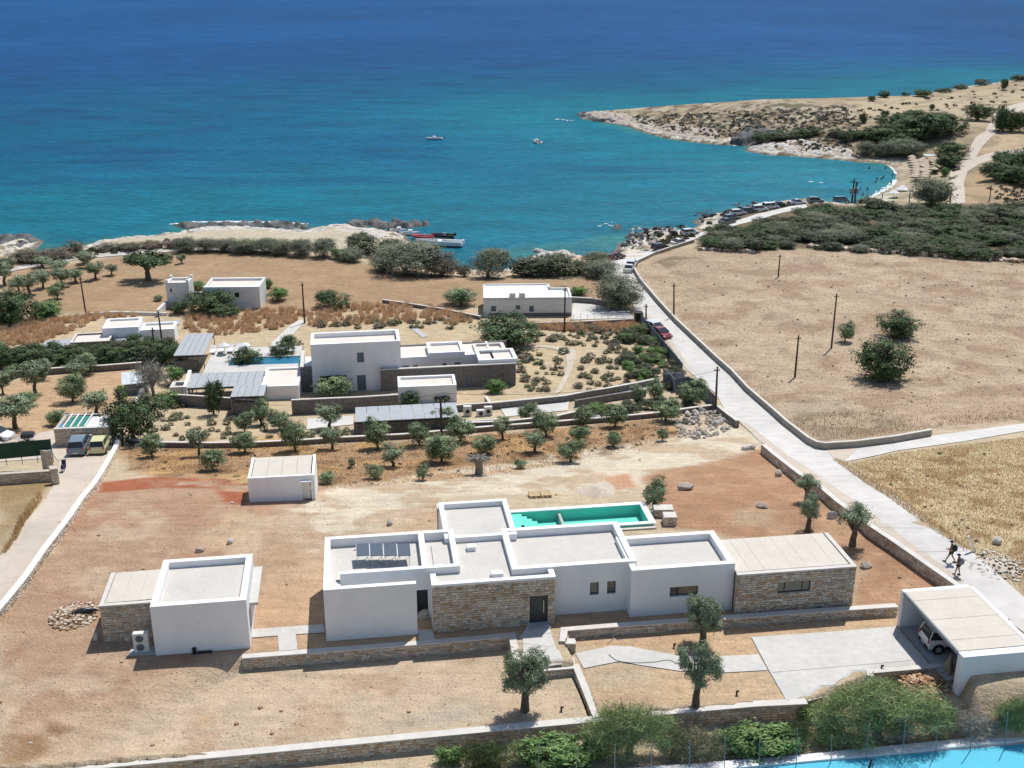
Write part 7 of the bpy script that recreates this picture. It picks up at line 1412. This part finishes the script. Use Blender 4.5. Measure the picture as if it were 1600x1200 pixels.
# ================================================================== vehicles
def car_model(name, L, W, H, style, body, label, p, rz, group=None, cat='car', plate=True):
    t = thing(name, label, cat, p, rz, group)      # car faces +x, origin between the wheels on the ground
    hb = {'hatch': .60, 'suv': .60, 'sedan': .62, 'van': .55}[style] * H
    prof = {'hatch': [(-.5, .30), (-.49, .52), (-.47, .62), (.18, .62), (.42, .52), (.5, .40), (.5, .22), (-.49, .2)], 'suv': [(-.5, .3), (-.495, .5), (-.48, .62), (.20, .62), (.44, .56), (.5, .42), (.5, .22), (-.49, .22)],
            'sedan': [(-.5, .34), (-.49, .58), (-.3, .64), (.15, .62), (.43, .52), (.5, .38), (.5, .22), (-.49, .2)], 'van': [(-.5, .3), (-.5, .55), (-.49, .6), (.28, .6), (.45, .5), (.5, .38), (.5, .2), (-.5, .2)]}[style]
    cab = {'hatch': [(-.47, .62), (-.40, .97), (-.05, 1.0), (.08, .95), (.26, .62)], 'suv': [(-.485, .62), (-.43, .97), (-.05, 1.0), (.08, .96), (.26, .62)], 'sedan': [(-.36, .63), (-.2, .96), (0, 1.0), (.06, .96), (.24, .62)], 'van': [(-.495, .6), (-.47, .98), (.1, 1.0), (.18, .96), (.36, .6)]}[style]
    def loft(pr, ws, mi=None):
        mb = MB(); n = len(pr); vs = []
        for (x, z), w in zip(pr, ws): vs.append((x * L, -W / 2 * w, z * H))
        for (x, z), w in zip(pr, ws): vs.append((x * L, W / 2 * w, z * H))
        cx = sum(x for x, z in pr) / n * L; cz_ = sum(z for x, z in pr) / n * H
        mid0 = [(x * L * .985, -W / 2 * (w + .03), z * H * .5 + cz_ * .5) for (x, z), w in zip(pr, ws)]; mid1 = [(a, -b, c) for a, b, c in mid0]
        vs += mid0 + mid1 + [(cx, -W / 2 * 1.03 * max(ws), cz_), (cx, W / 2 * 1.03 * max(ws), cz_)]
        fs = []
        for i in range(n):
            j = (i + 1) % n; fs.append((i, n + i, n + j, j)); fs.append((i, j, 2 * n + j, 2 * n + i)); fs.append((n + j, n + i, 3 * n + i, 3 * n + j)); fs.append((2 * n + i, 2 * n + j, 4 * n)); fs.append((3 * n + j, 3 * n + i, 4 * n + 1))
        mb.add(vs, fs, 0); return mb
    loft(prof, [.93, .97, .93, .93, .88, .84, .9, .95]).build('body', body, t)
    wc = [.90, .74, .74, .74, .88]; g = loft(cab, wc); g.build('windows', M['glass'], t)
    n = len(cab); rf = MB(); rp = cab[1:4]; vs = [(x * L, -W / 2 * .76, z * H + .012) for x, z in rp] + [(x * L, W / 2 * .76, z * H + .012) for x, z in rp]
    vs += [(x * L, -W / 2 * .775, z * H - .05) for x, z in rp] + [(x * L, W / 2 * .775, z * H - .05) for x, z in rp]
    rf.add(vs, [(0, 1, 4, 3), (1, 2, 5, 4), (0, 6, 7, 1), (1, 7, 8, 2), (3, 4, 10, 9), (4, 5, 11, 10), (0, 3, 9, 6), (2, 8, 11, 5)]); rf.build('roof', body, t)
    for sy in (-1, 1):       # pillars
        for (a, b) in ((cab[0], cab[1]), (cab[4], cab[3]), ((-.12, .62), (-.10, .98))):
            pl = MB(); pl.tube([(a[0] * L, sy * W / 2 * .92, a[1] * H), (b[0] * L, sy * W / 2 * .77, b[1] * H)], .045, 5); pl.build('pillar', body, t)
        hl = MB(); hl.bbox(.455 * L, .492 * L, sy * W / 2 * .75 - .14, sy * W / 2 * .75 + .14, .40 * H, .49 * H, .01); hl.build('headlight', M['appl'], t)
        tl = MB(); tl.bbox(-.503 * L, -.475 * L, sy * W / 2 * .82 - .08, sy * W / 2 * .82 + .08, .46 * H, .64 * H, .01); tl.build('taillight', M['redtube'], t)
        mr = MB(); mr.bbox(.17 * L, .17 * L + .12, sy * W / 2 * 1.0 - .02, sy * W / 2 * 1.0 + (.16 if sy > 0 else .02) - (.0 if sy > 0 else 0.0), .62 * H, .72 * H, .01) if sy > 0 else mr.bbox(.17 * L, .17 * L + .12, -W / 2 - .16, -W / 2 + .02, .62 * H, .72 * H, .01); mr.build('mirror', body, t)
    for (wx_, sy) in ((-.31, -1), (-.31, 1), (.31, -1), (.31, 1)):
        r = .3 if H < 1.6 else .33; y = sy * (W / 2 - .09); m2 = MB(); m2.tube([(wx_ * L, y - .11, r), (wx_ * L, y + .11, r)], r, 16, sm=False); wo_ = m2.build('wheel', M['tyre'], t)
        m2 = MB(); m2.tube([(wx_ * L, y + sy * .112, r), (wx_ * L, y + sy * .122, r)], r * .6, 10, sm=False); m2.build('rim', M['alu'], wo_)
        ar = MB(); ar.tube([(wx_ * L, sy * (W / 2 - .10), r + .02), (wx_ * L, sy * (W / 2 + .0), r + .02)], r + .06, 16, sm=False); ar.build('wheel_arch', M['black'], t)
    bp = MB(); bp.bbox(-.507 * L, -.47 * L, -W * .44, W * .44, .2 * H, .33 * H, .03); bp.build('bumper', M['black'] if style in ('suv',) else body, t)
    bp = MB(); bp.box(-.511 * L, -.508 * L, -.26, .26, .26 * H, .32 * H); bp.build('number_plate', M['appl'], t)
    return t
PT = {'white': paint('white_car_paint', (.74, .74, .73)), 'silver': paint('silver_car_paint', (.42, .43, .44)), 'slate': paint('slate_blue_car_paint', (.16, .20, .24)), 'yellow': paint('pale_yellow_car_paint', (.62, .58, .28)), 'red': paint('dark_red_car_paint', (.20, .02, .02)), 'black': paint('black_car_paint', (.02, .02, .025)), 'grey': paint('grey_car_paint', (.12, .13, .14)), 'blue': paint('blue_car_paint', (.04, .12, .22)), 'cream': paint('cream_car_paint', (.74, .72, .62)), 'lsilver': paint('pale_silver_car_paint', (.6, .63, .63))}
cx = Cp.px(1452, 1008, .1); wp = Cp.wxy(cx[0] + 0.15, cx[1] + .6)
car_model('parked_car', 3.65, 1.66, 1.6, 'suv', PT['white'], 'white compact hatchback with black lower trim parked under the carport', (wp[0] + 1.2, wp[1] - .75, cz + .09), RAD(4))
carr = [t_ for t_ in COL.objects if t_.name.startswith('parked_car')][-1]
for sy in (-.5, .5): mb = MB(); mb.tube([(-1.3, sy, 1.64), (-.2, sy, 1.67), (.2, sy, 1.6)], .025, 6); mb.build('roof_rail', M['grey_metal'], carr)
for sy in (-1, 1): mb = MB(); mb.box(-.75, .75, sy * .85 - .02, sy * .85 + .02, .42, .52); mb.build('side_moulding', M['black'], carr)
def carat(x, y, rz, lab, L=4.1, W=1.78, H=1.5, st='hatch', c='white', g=None): p = P(x, y); return car_model('parked_car', L, W, H, st, PT[c], lab, p, RAD(rz), g)
def cfix(x, y, rz, L): # rear-bottom pixel to car centre
    p = P(x, y); return (p[0] + math.cos(RAD(rz)) * L / 2, p[1] + math.sin(RAD(rz)) * L / 2, p[2] + .04)
car_model('parked_car', 4.2, 1.8, 1.55, 'hatch', PT['slate'], 'slate blue hatchback seen from behind at the stone store', cfix(119, 715, 98, 4.2), RAD(98))
car_model('parked_car', 3.5, 1.65, 1.5, 'hatch', PT['yellow'], 'small pale yellow car parked right of the slate blue hatchback', cfix(152, 713, 97, 3.5), RAD(97))
car_model('parked_car', 4.2, 1.75, 1.5, 'hatch', PT['white'], 'white car cut off by the left edge of the picture', cfix(-12, 688, -10, -4.2) if False else tuple(P(-8, 686)), RAD(-14))
for (x, y, rz, lab, st, c) in ((1023, 517, -60, 'pale silver car half hidden by the dark roadside fence', 'hatch', 'lsilver'), (1032, 526, -62, 'dark red car parked in front of the silver one by the roadside fence', 'sedan', 'red'), (983, 424, 75, 'pale silver car parked on the left-hand road above the beige wall', 'sedan', 'lsilver'), (987, 417, 75, 'light car parked just behind the pale silver one on the road', 'hatch', 'lsilver'),
    (933, 413, 10, 'white hatchback parked by the shore behind the grey tree', 'hatch', 'white'), (947, 408, 35, 'dark red car parked second in the shore row', 'hatch', 'red'), (955, 407, 40, 'black car parked at the end of the shore row', 'hatch', 'black'), (963, 405, 40, 'dark red and black car nearest the road in the shore row', 'sedan', 'red'),
    (1032, 390, 30, 'black car parked at the curve of the thin beige wall', 'hatch', 'black'), (1062, 383, 25, 'cream car parked low beside the thin beige wall', 'sedan', 'cream'), (1078, 367, 20, 'silver car parked among the coastal boulders', 'hatch', 'lsilver'), (1136, 350, 25, 'dark grey car at the lower end of the upper row', 'sedan', 'grey'),
    (1143, 344, 20, 'dark blue-grey car second in the upper row', 'hatch', 'slate'), (1153, 336, 15, 'white car third in the upper row', 'hatch', 'white'), (1187, 331, 15, 'white off-road car in the middle of the upper row', 'suv', 'white'), (1204, 327, 15, 'white van-like car right of the off-road car', 'van', 'white'),
    (1219, 324, 10, 'black car in the upper row right of the white van-like one', 'sedan', 'black'), (1246, 320, 8, 'pale silver car in the upper row before the blue ones', 'sedan', 'silver'), (1274, 318, 6, 'dark teal car almost hidden in the scrub', 'suv', 'slate'), (1314, 317, 4, 'blue van parked beside the transformer poles', 'van', 'blue'), (1170, 333, 15, 'grey car between the white cars of the upper row', 'hatch', 'grey')):
    carat(x, y, rz, lab, st=st, c=c, H=1.75 if st in ('suv', 'van') else 1.5)
def wheel_pair(t, xs, r, m2y=.0):
    for x in xs:
        mb = MB(); mb.tube([(x, -.06, r), (x, .06, r)], r, 16, sm=False); w = mb.build('wheel', M['tyre'], t); mb = MB(); mb.tube([(x, -.065, r), (x, .065, r)], r * .5, 10, sm=False); mb.build('rim', M['alu'], w)
t = thing('motor_scooter', 'dark scooter with a small white patch parked alone on the dirt road', 'scooter', P(100, 737), RAD(104)); wheel_pair(t, (-.6, .65), .26)
mb = MB(); mb.tube([(-.75, 0, .62), (-.45, 0, .66), (-.05, 0, .6), (.1, 0, .36)], [.12, .19, .17, .12], 8); mb.build('body', M['navy'], t); mb = MB(); mb.bbox(-.72, -.05, -.14, .14, .74, .84, .03); mb.build('seat', M['black'], t); mb = MB(); mb.box(0, .4, -.16, .16, .3, .36); mb.build('footboard', M['black'], t)
mb = MB(); mb.slab([(.4, -.2, .35), (.62, -.2, .95), (.62, .2, .95), (.4, .2, .35)], .05); mb.build('leg_shield', M['navy'], t); mb = MB(); mb.tube([(.65, 0, .26), (.5, 0, 1.05)], .03, 6); mb.tube([(.48, -.34, 1.05), (.48, .34, 1.05)], .025, 6); mb.build('handlebar', M['black'], t); mb = MB(); mb.box(-.88, -.84, -.1, .1, .45, .6); mb.build('number_plate', M['cloth'], t)
t = thing('boat_trailer', 'small two-wheeled trailer with a dark engine on the pale parking ground', 'trailer', P(42, 690), RAD(8)); wheel_pair(t, (0,), .32)
mb = MB(); mb.tube([(.9, .8, .5), (-2.4, .1, .45)], .05, 6); mb.tube([(.9, -.6, .5), (-2.4, .1, .45)], .05, 6); mb.tube([(0, -.8, .35), (0, 1.0, .35)], .05, 6); mb.build('frame', M['alu'], t); mb = MB(); mb.bbox(-.5, .8, -.4, .6, .55, 1.0, .1); mb.build('engine', M['dark_metal'], t)
# ================================================================== boats
def hull(t, L, W, D, m, deck='gel', open_=True, name='hull'):
    S_ = 12; vs = []; 
    for i in range(S_ + 1):
        f = i / S_; x = -L / 2 + L * f; w = W / 2 * (1 - max(0, (f - .3) / .7) ** 1.9); sh = D * (1 + .25 * f ** 2)
        vs += [(x, -w, sh), (x, -w * .86, sh * .25), (x, 0, -D * .25 + (D * .7 * max(0, (f - .8) / .2) ** 2)), (x, w * .86, sh * .25), (x, w, sh), (x, w * .82, sh - .02), (x, w * .76, sh * .5), (x, -w * .76, sh * .5), (x, -w * .82, sh - .02)]
    fs = []; k = 9
    for i in range(S_):
        for j in range(k): fs.append((i * k + j, (i + 1) * k + j, (i + 1) * k + (j + 1) % k, i * k + (j + 1) % k))
    fs.append(tuple(range(k))); fs.append(tuple(reversed(range(S_ * k, S_ * k + k)))); mb = MB(); mb.add(vs, fs, 0, sm=False); return mb.build(name, M[m], t)
p = at_z(686, 384, 0); t = thing('motor_boat', 'long white motor boat moored beside the rocks in front of the giant tamarisk', 'boat', (p[0], p[1], .05), RAD(172)); hull(t, 10.6, 2.9, 1.15, 'gel')
mb = MB(); mb.bbox(-.6, .6, -.8, .8, .6, 1.25, .1); mb.build('console', M['gel'], t); mb = MB(); mb.slab([(.6, -.75, 1.25), (.6, .75, 1.25), (.2, .7, 1.8), (.2, -.7, 1.8)], .05); mb.build('windscreen', M['glass'], t)
for sx in (-1.3, -2.2): mb = MB(); mb.bbox(sx, sx + .6, -.8, .8, .55, .95, .08); mb.build('seat', M['greycloth'], t)
mb = MB(); mb.bbox(1.2, 3.0, -.7, .7, .95, 1.12, .08); mb.build('sun_pad', M['greycloth'], t)
for sy in (-.4, .4): mb = MB(); mb.bbox(-5.7, -5.25, sy - .2, sy + .2, .6, 1.55, .1); mb.build('outboard_engine', M['gel'], t)
def rib(label, x, y, rz, L, W, tube_m, seat='greycloth'):
    p = at_z(x, y, 0); t = thing('inflatable_boat', label, 'boat', (p[0], p[1], .05), RAD(rz)); mb = MB(); pts = [(-L / 2, -W / 2, .45)] + [(L * .2, -W / 2, .5), (L * .42, -W * .3, .62), (L / 2, 0, .7), (L * .42, W * .3, .62), (L * .2, W / 2, .5), (-L / 2, W / 2, .45)]
    mb.tube(pts, .26, 8); mb.build('tube', M[tube_m], t); mb = MB(); mb.box(-L / 2 + .1, L * .35, -W / 2 + .15, W / 2 - .15, .1, .3); mb.build('floor', M['gel'], t)
    mb = MB(); mb.bbox(-.5, .2, -.35, .35, .3, 1.1, .08); mb.build('console', M[seat], t); mb = MB(); mb.bbox(-L / 2 - .25, -L / 2 + .15, -.2, .2, .4, 1.2, .08); mb.build('outboard_engine', M['black'], t)
rib('red inflatable boat tucked behind the long white motor boat', 662, 373, 176, 5.2, 2.1, 'redtube'); rib('black inflatable boat behind the long white motor boat', 693, 371, 170, 5.4, 2.1, 'black')
def dinghy(lab, x, y, rz, L, W, nm='small_boat', hood=True, canopy=None, person=False):
    p = at_z(x, y, 0); t = thing(nm, lab, 'boat', (p[0], p[1], .02), RAD(rz)); hull(t, L, W, .65, 'gel')
    mb = MB(); mb.bbox(-.3, .7, -W * .28, W * .28, .45, 1.25, .08); mb.build('cabin', M['gel'], t); mb = MB(); mb.bbox(-L / 2 - .3, -L / 2, -.18, .18, .3, 1.1, .06); mb.build('outboard_engine', M['black'], t)
    mb = MB(); mb.box(-L * .3, -L * .1, -W * .3, W * .3, .4, .55); mb.build('seat', M['darkcloth'], t); return t
dinghy('small white boat with cabin by the dark reef', 622, 363, 0, 4.2, 1.7); dinghy('low white boat between the reef boat and the red inflatable', 640, 367.5, 8, 5.0, 1.8)
dinghy('small white boat alone far out in the bay, left one', 679, 218, 175, 6.5, 2.2); dinghy('small boat seen end-on far out in the bay, right one', 838.5, 223, 110, 6.0, 2.4)
# ================================================================== people
def figure(joints, rads, edges, name, m, parent, sub=1):
    me = bpy.data.meshes.new(name); me.from_pydata(joints, edges, []); o = link(bpy.data.objects.new(name, me), parent)
    md = o.modifiers.new('skin', 'SKIN'); md.use_smooth_shade = True
    for v, r in zip(me.skin_vertices[0].data, rads): v.radius = (r, r)
    me.skin_vertices[0].data[0].use_root = True
    sb_ = o.modifiers.new('sub', 'SUBSURF'); sb_.levels = sub; sb_.render_levels = sub; me.materials.append(m); return o
def hiker(label, p, rz, hat, shirt, pack, stride=.32, arm=True, H=1.75):
    t = thing('person', label, 'person', p, rz); t.scale = (H / 1.75,) * 3
    # x forward
    J = [(0, 0, .95), (0, 0, 1.15), (.02, 0, 1.38), (.04, 0, 1.5), (.05, 0, 1.56), (.06, 0, 1.66), (.07, 0, 1.72),
         (.0, .1, .90), (stride * .5, .11, .50), (stride, .11, .09), (stride + .16, .11, .04), (0, -.1, .90), (-stride * .3, -.11, .48), (-stride * 1.1, -.11, .12), (-stride * 1.1 + .15, -.11, .04),
         (.02, .19, 1.41), (.06, .25, 1.15), (.3 if arm else .12, .2, 1.08), (.42 if arm else .16, .16, 1.14 if arm else .92), (.02, -.19, 1.41), (-.04, -.25, 1.14), (.16 if arm else .1, -.22, .98), (.3 if arm else .14, -.16, 1.02 if arm else .9)]
    R = [.15, .125, .15, .07, .058, .095, .085, .09, .062, .045, .035, .09, .062, .045, .035, .06, .045, .036, .03, .06, .045, .036, .03]
    E = [(0, 1), (1, 2), (2, 3), (3, 4), (4, 5), (5, 6), (0, 7), (7, 8), (8, 9), (9, 10), (0, 11), (11, 12), (12, 13), (13, 14), (2, 15), (15, 16), (16, 17), (17, 18), (2, 19), (19, 20), (20, 21), (21, 22)]
    figure(J, R, E, 'body', M['skin'], t)
    figure([(0, 0, 1.0), (0, 0, 1.16), (.02, 0, 1.38), (.02, .17, 1.4), (.05, .23, 1.2), (.02, -.17, 1.4), (-.03, -.23, 1.2)], [.165, .145, .168, .08, .062, .08, .062], [(0, 1), (1, 2), (2, 3), (3, 4), (2, 5), (5, 6)], 'shirt', shirt, t)
    figure([(0, 0, .98), (0, .1, .86), (stride * .3, .11, .66), (0, -.1, .86), (-stride * .2, -.11, .66)], [.17, .115, .095, .115, .095], [(0, 1), (1, 2), (0, 3), (3, 4)], 'shorts', M['darkcloth'], t)
    mb = MB(); mb.tube([(-.13, 0, .98), (-.2, 0, 1.1), (-.22, 0, 1.3), (-.17, 0, 1.48)], [.12, .19, .19, .1], 10); mb.build('backpack', pack, t)
    mb = MB(); mb.tube([(.05, 0, 1.66), (.05, 0, 1.74), (.05, 0, 1.79)], [.12, .105, .05], 12); mb.tube([(.07, 0, 1.68), (.07, 0, 1.695)], [.17, .165], 12); mb.build('hat', hat, t)
    for (sx, sy) in ((stride + .06, .11), (-stride * 1.1 + .06, -.11)): mb = MB(); mb.tube([(sx - .13, sy, .05), (sx, sy, .06), (sx + .13, sy, .04)], [.05, .055, .04], 8); mb.build('shoe', M['black'], t)
    mb = MB(); mb.tube([(.1 + .07, 0, 1.63), (.185, 0, 1.62)], [.02, .012], 6); mb.build('nose', M['skin'], t)
    return t
hp = P(1484, 879.5); hiker('walker in dark clothes with dark backpack, farther up the concrete road', (hp[0], hp[1], hp[2] + .06), RAD(150), M['darkcloth'], M['darkcloth'], M['darkcloth'])
hp = P(1495, 899.5); hiker('second walker in dark top with a grey backpack and navy hat, nearer the carport', (hp[0], hp[1], hp[2] + .06), RAD(140), M['navy'], M['darkcloth'], M['greycloth'], .14, False, 1.68)
# simple bathers and beach things
def bather(lab, x, y, wet, g, i):
    p = at_z(x, y, 0) if wet else P(x, y); t = thing('person', lab, 'person', (p[0], p[1], p[2] - (.75 if wet else 0)), random.uniform(0, 6), g)
    figure([(0, 0, .95), (0, 0, 1.2), (.01, 0, 1.42), (.02, 0, 1.55), (.03, 0, 1.68), (0, .1, .85), (.05, .11, .45), (.02, .11, .04), (0, -.1, .85), (-.04, -.11, .45), (-.02, -.11, .04), (0, .2, 1.4), (.05, .26, 1.1), (.12, .22, .9), (0, -.2, 1.4), (.0, -.28, 1.1), (.08, -.24, .9)],
           [.15, .13, .15, .06, .1, .09, .06, .045, .09, .06, .045, .06, .045, .035, .06, .045, .035], [(0, 1), (1, 2), (2, 3), (3, 4), (0, 5), (5, 6), (6, 7), (0, 8), (8, 9), (9, 10), (2, 11), (11, 12), (12, 13), (2, 14), (14, 15), (15, 16)], 'body', M['skin'], t)
    figure([(0, 0, 1.0), (0, .09, .86), (0, -.09, .86)], [.165, .11, .11], [(0, 1), (0, 2)], 'swimwear', M['navy' if i % 2 else 'darkcloth'], t)
for i, (x, y) in enumerate(((1344, 296), (1355.5, 297), (1368, 286), (1370.5, 281), (1377, 281), (1380, 279), (1384, 264), (1358, 264), (1340, 289), (1348, 306))): bather('bather standing waist-deep in the shallow water off the beach', x, y, True, 'bathers in the shallow water', i)
for i, (x, y, lab) in enumerate(((1390.5, 257, 'person standing on the wet sand at the inner end of the bay'), (1393.5, 279, 'person standing at the edge of the surf'), (1392, 291, 'person walking in the white foam'), (1378, 312, 'person sitting low on the sand near the white tents'))): bather(lab, x, y, False, None, i)
t = parasol('beach_tent', 'white beach shelter, the one farther up the sand', P(1409, 299), 1.7, 1.7, 'cloth', 'beach tent', drop=1.1); t = parasol('beach_tent', 'smaller white beach parasol nearer the water', P(1396, 308), 1.4, 2.0, 'cloth', 'parasol', drop=.8)
PR = [(1425, 257), (1427, 261), (1429, 265), (1430, 269), (1430, 273), (1430, 277), (1430, 281), (1428, 284), (1424, 253), (1443, 256), (1444, 260), (1445, 264), (1446, 268), (1446, 272), (1446, 276), (1445, 280), (1443, 284), (1459, 256), (1460, 260), (1461, 264), (1461, 268), (1458, 272), (1437, 259), (1438, 266), (1438, 274)]
for (x, y) in PR:
    t = parasol('thatched_parasol', 'pinkish thatched beach parasol standing in the dense rows behind the sand', P(x, y), 1.35, 2.3, 'thatch', 'parasol', 'thatched parasols in rows on the beach', n=10, drop=.7)
    q_ = P(x + 3, y + 1); t = thing('beach_lounger', 'dark sunbed standing under the thatched parasols', 'sunbed', q_, RAD(170), 'sunbeds under the thatched parasols'); mb = MB(); mb.box(-.9, .5, -.35, .35, .28, .4); mb.slab([(.5, -.35, .4), (1.0, -.35, .8), (1.0, .35, .8), (.5, .35, .4)], .08); mb.build('mattress', M['darkcloth'], t)
    mb = MB(); mb.box(-.85, .9, -.3, -.24, 0, .28); mb.box(-.85, .9, .24, .3, 0, .28); mb.build('frame', M['wood'], t)
t = thing('market_tent', 'pale blue square shelter beside the thatched parasols', 'shelter', P(1452, 254)); mb = MB(); mb.box(-1.8, 1.8, -1.5, 1.5, 2.2, 2.35); mb.build('canopy', M['tin'], t)
for (sx, sy) in ((-1.7, -1.4), (1.7, -1.4), (-1.7, 1.4), (1.7, 1.4)): mb = MB(); mb.tube([(sx, sy, 0), (sx, sy, 2.2)], .06, 6); mb.build('post', M['alu'], t)
# surf line on the beach, wave foam
def foam(pts, w, name='surf', solid=False, dens=5.0):
    W_ = [Vector(at_z(a, b, 0)[:2]) for a, b in pts]; mb = MB(); r = random.Random(len(pts) * 7 + int(pts[0][0])); tot = sum((W_[i + 1] - W_[i]).length for i in range(len(W_) - 1)); n = int(tot * dens * max(w, .6)); zc = .05
    for k in range(n):
        f = r.random() * tot; i = 0
        while i < len(W_) - 2 and f > (W_[i + 1] - W_[i]).length: f -= (W_[i + 1] - W_[i]).length; i += 1
        d = (W_[i + 1] - W_[i]).normalized(); p = W_[i] + d * f; nn = Vector((-d.y, d.x)); e = math.sin(math.pi * min(1, max(0, ((p - W_[0]).length / tot)))) ** .4
        p = p + nn * r.gauss(0, w * .28 * (.3 + e)); s_ = r.uniform(.12, .42) * (1.8 if solid else 1); an = math.atan2(d.y, d.x); zc += .0004
        mb.add([(p.x + s_ * r.uniform(.7, 1.3) * (1.8 * math.cos(t_) * math.cos(an) - math.sin(t_) * .7 * math.sin(an)), p.y + s_ * r.uniform(.7, 1.3) * (1.8 * math.cos(t_) * math.sin(an) + math.sin(t_) * .7 * math.cos(an)), zc) for t_ in (0, 1.05, 2.1, 3.14, 4.2, 5.25)], [(0, 1, 2, 3, 4, 5)])
    o = mb.build(name, M['foam']); o['kind'] = 'structure'
foam([(1342, 318), (1360, 311), (1378, 302), (1392, 292), (1400, 282)], 1.7, dens=9); foam([(1389, 259), (1396, 264), (1401, 272)], .9, dens=7); foam([(868, 186), (880, 187.5), (896, 189)], 2, dens=1.2); foam([(1262, 284), (1272, 284.5), (1284, 285.5)], 1.0, dens=1.5)
foam([(268, 350.5), (300, 347.5), (400, 346.8), (480, 350)], 1.2); foam([(-20, 373), (12, 371), (34, 368.6)], 1.8); foam([(930, 353), (945, 352), (958, 353)], 1.4, dens=.9); foam([(780, 424.5), (790, 424), (797, 423)], .8); foam([(1146, 227), (1154, 228)], 1.5)
foam([(945, 349.5), (960, 348.5), (972, 350)], .7, dens=1.5)
# pebbles and clods over the bare plot
mb = MB(); r = random.Random(77); cols_ = [lin(214, 200, 180, .85), lin(196, 166, 136, .85), lin(170, 140, 112, .85)]
for (poly, n) in (([(150, 760), (1180, 670), (1200, 705), (1480, 905), (1340, 950), (1000, 800), (500, 860), (380, 1040), (0, 1200), (0, 960)], 1500), ([(400, 1040), (790, 1005), (925, 1120), (200, 1190)], 350), ([(200, 1200), (900, 1145), (900, 1165), (300, 1215)], 150), ([(220, 720), (1000, 690), (1000, 720), (500, 765), (200, 745)], 350)):
    for (x, y) in scatter(poly, n, n):
        p = P(x, y, n=160); v, f = stone_var(r.randrange(99)); q_ = r.uniform(.03, .09) if r.random() < .97 else r.uniform(.12, .24); an = r.uniform(0, 6)
        mb.add([(p[0] + q_ * (i * math.cos(an) - l * math.sin(an)), p[1] + q_ * (i * math.sin(an) + l * math.cos(an)), p[2] + q_ * (.2 - j * .6)) for i, j, l in v], f, 0, cols_[r.randrange(3)])
tag(mb.build('pebbles', M['rubble'], None, col=True), 'loose pebbles and clods strewn over the bare building plot', 'pebbles', kind='stuff')
# ================================================================== odds and ends
t = thing('pallet_stack', 'two raw wooden pallets lying side by side behind the pool', 'pallets', P(828, 779), RAD(8))
for k in range(2):
    for j in range(5): mb = MB(); mb.box(k * 1.0, k * 1.0 + .9, j * .24, j * .24 + .15, .2, .23); mb.build('board', M['wood'], t)
    for j in range(3): mb = MB(); mb.box(k * 1.0 + j * .4, k * 1.0 + j * .4 + .1, 0, 1.15, 0, .2); mb.build('bearer', M['wood'], t)
t = thing('timber_post', 'white leaning post stuck in the rubble beside the dry field', 'post', P(1524, 862)); mb = MB(); mb.box(-.07, .07, -.07, .07, -.2, 1.5); mb.build('post', M['white'], t); t.rotation_euler = (0, RAD(-28), 0)
t = thing('garden_tap', 'small standpipe at the far left corner of the stone annex', 'tap', P(150, 1000)); mb = MB(); mb.box(-.12, .12, -.1, .1, 0, .45); mb.build('body', M['cap'], t); mb = MB(); mb.tube([(0, 0, .45), (0, 0, .7)], .03, 6); mb.build('pipe', M['alu'], t)
t = thing('gas_bottle', 'dark fittings on the ground against the front wall of the guest house', 'fittings', P(304, 1021), RAD(8)); mb = MB(); mb.tube([(0, 0, 0), (0, 0, .4)], .13, 10); mb.build('bottle', M['black'], t); mb = MB(); mb.box(.2, 1.1, -.1, .05, .0, .12); mb.build('bar', M['dark_metal'], t)
for i, (x, y, lab) in enumerate(((1053, 1012, 'small dark irrigation valve by the curved walkway'), (1151, 1086, 'small dark irrigation valve in the garden beside the driveway'), (877, 1111, 'small dark irrigation valve in the pale garden by the big olive'), (788, 1078, 'small dark irrigation valve left of the forked olive'), (1377, 1046, 'small dark object near the front edge of the driveway'))):
    t = thing('irrigation_valve', lab, 'valve', P(x, y)); mb = MB(); mb.tube([(0, 0, 0), (0, 0, .28)], .06, 6); mb.build('stem', M['black'], t); mb = MB(); mb.box(-.04, .14, -.05, .05, .24, .32); mb.build('head', M['black'], t)
def hose(lab, pts):
    W_ = [P(*q_) for q_ in pts]; t = thing('garden_hose', lab, 'hose', W_[0]); P_ = []
    for i in range(len(W_) - 1):
        a, b, c, d = W_[max(i - 1, 0)], W_[i], W_[i + 1], W_[min(i + 2, len(W_) - 1)]
        for k in range(6): f = k / 6; q_ = .5 * (2 * b + (c - a) * f + (2 * a - 5 * b + 4 * c - d) * f * f + (3 * b - a - 3 * c + d) * f ** 3); P_.append((q_[0] - W_[0][0], q_[1] - W_[0][1], float(T(q_[0], q_[1])) + .09 - W_[0][2]))
    mb = MB(); mb.tube(P_, .02, 5); mb.build('tube', M['grey_metal'], t)
hose('thin dark hose snaking over the curved walkway', [(951, 1024), (965, 1034), (990, 1037), (1020, 1036), (1045, 1033), (1060, 1040)])
hose('thin pale hose lying on the earth left of the upper olive', [(908, 1002), (930, 996), (958, 997), (948, 1008)])
for (x, y, w, lab) in ((1040, 807, 12, 'bundle of wet cloths dropped at the pool end'),): boulder(x - 22, y, w, 12, lab, 'whiterock', 'cloth_bundle', 'cloths')
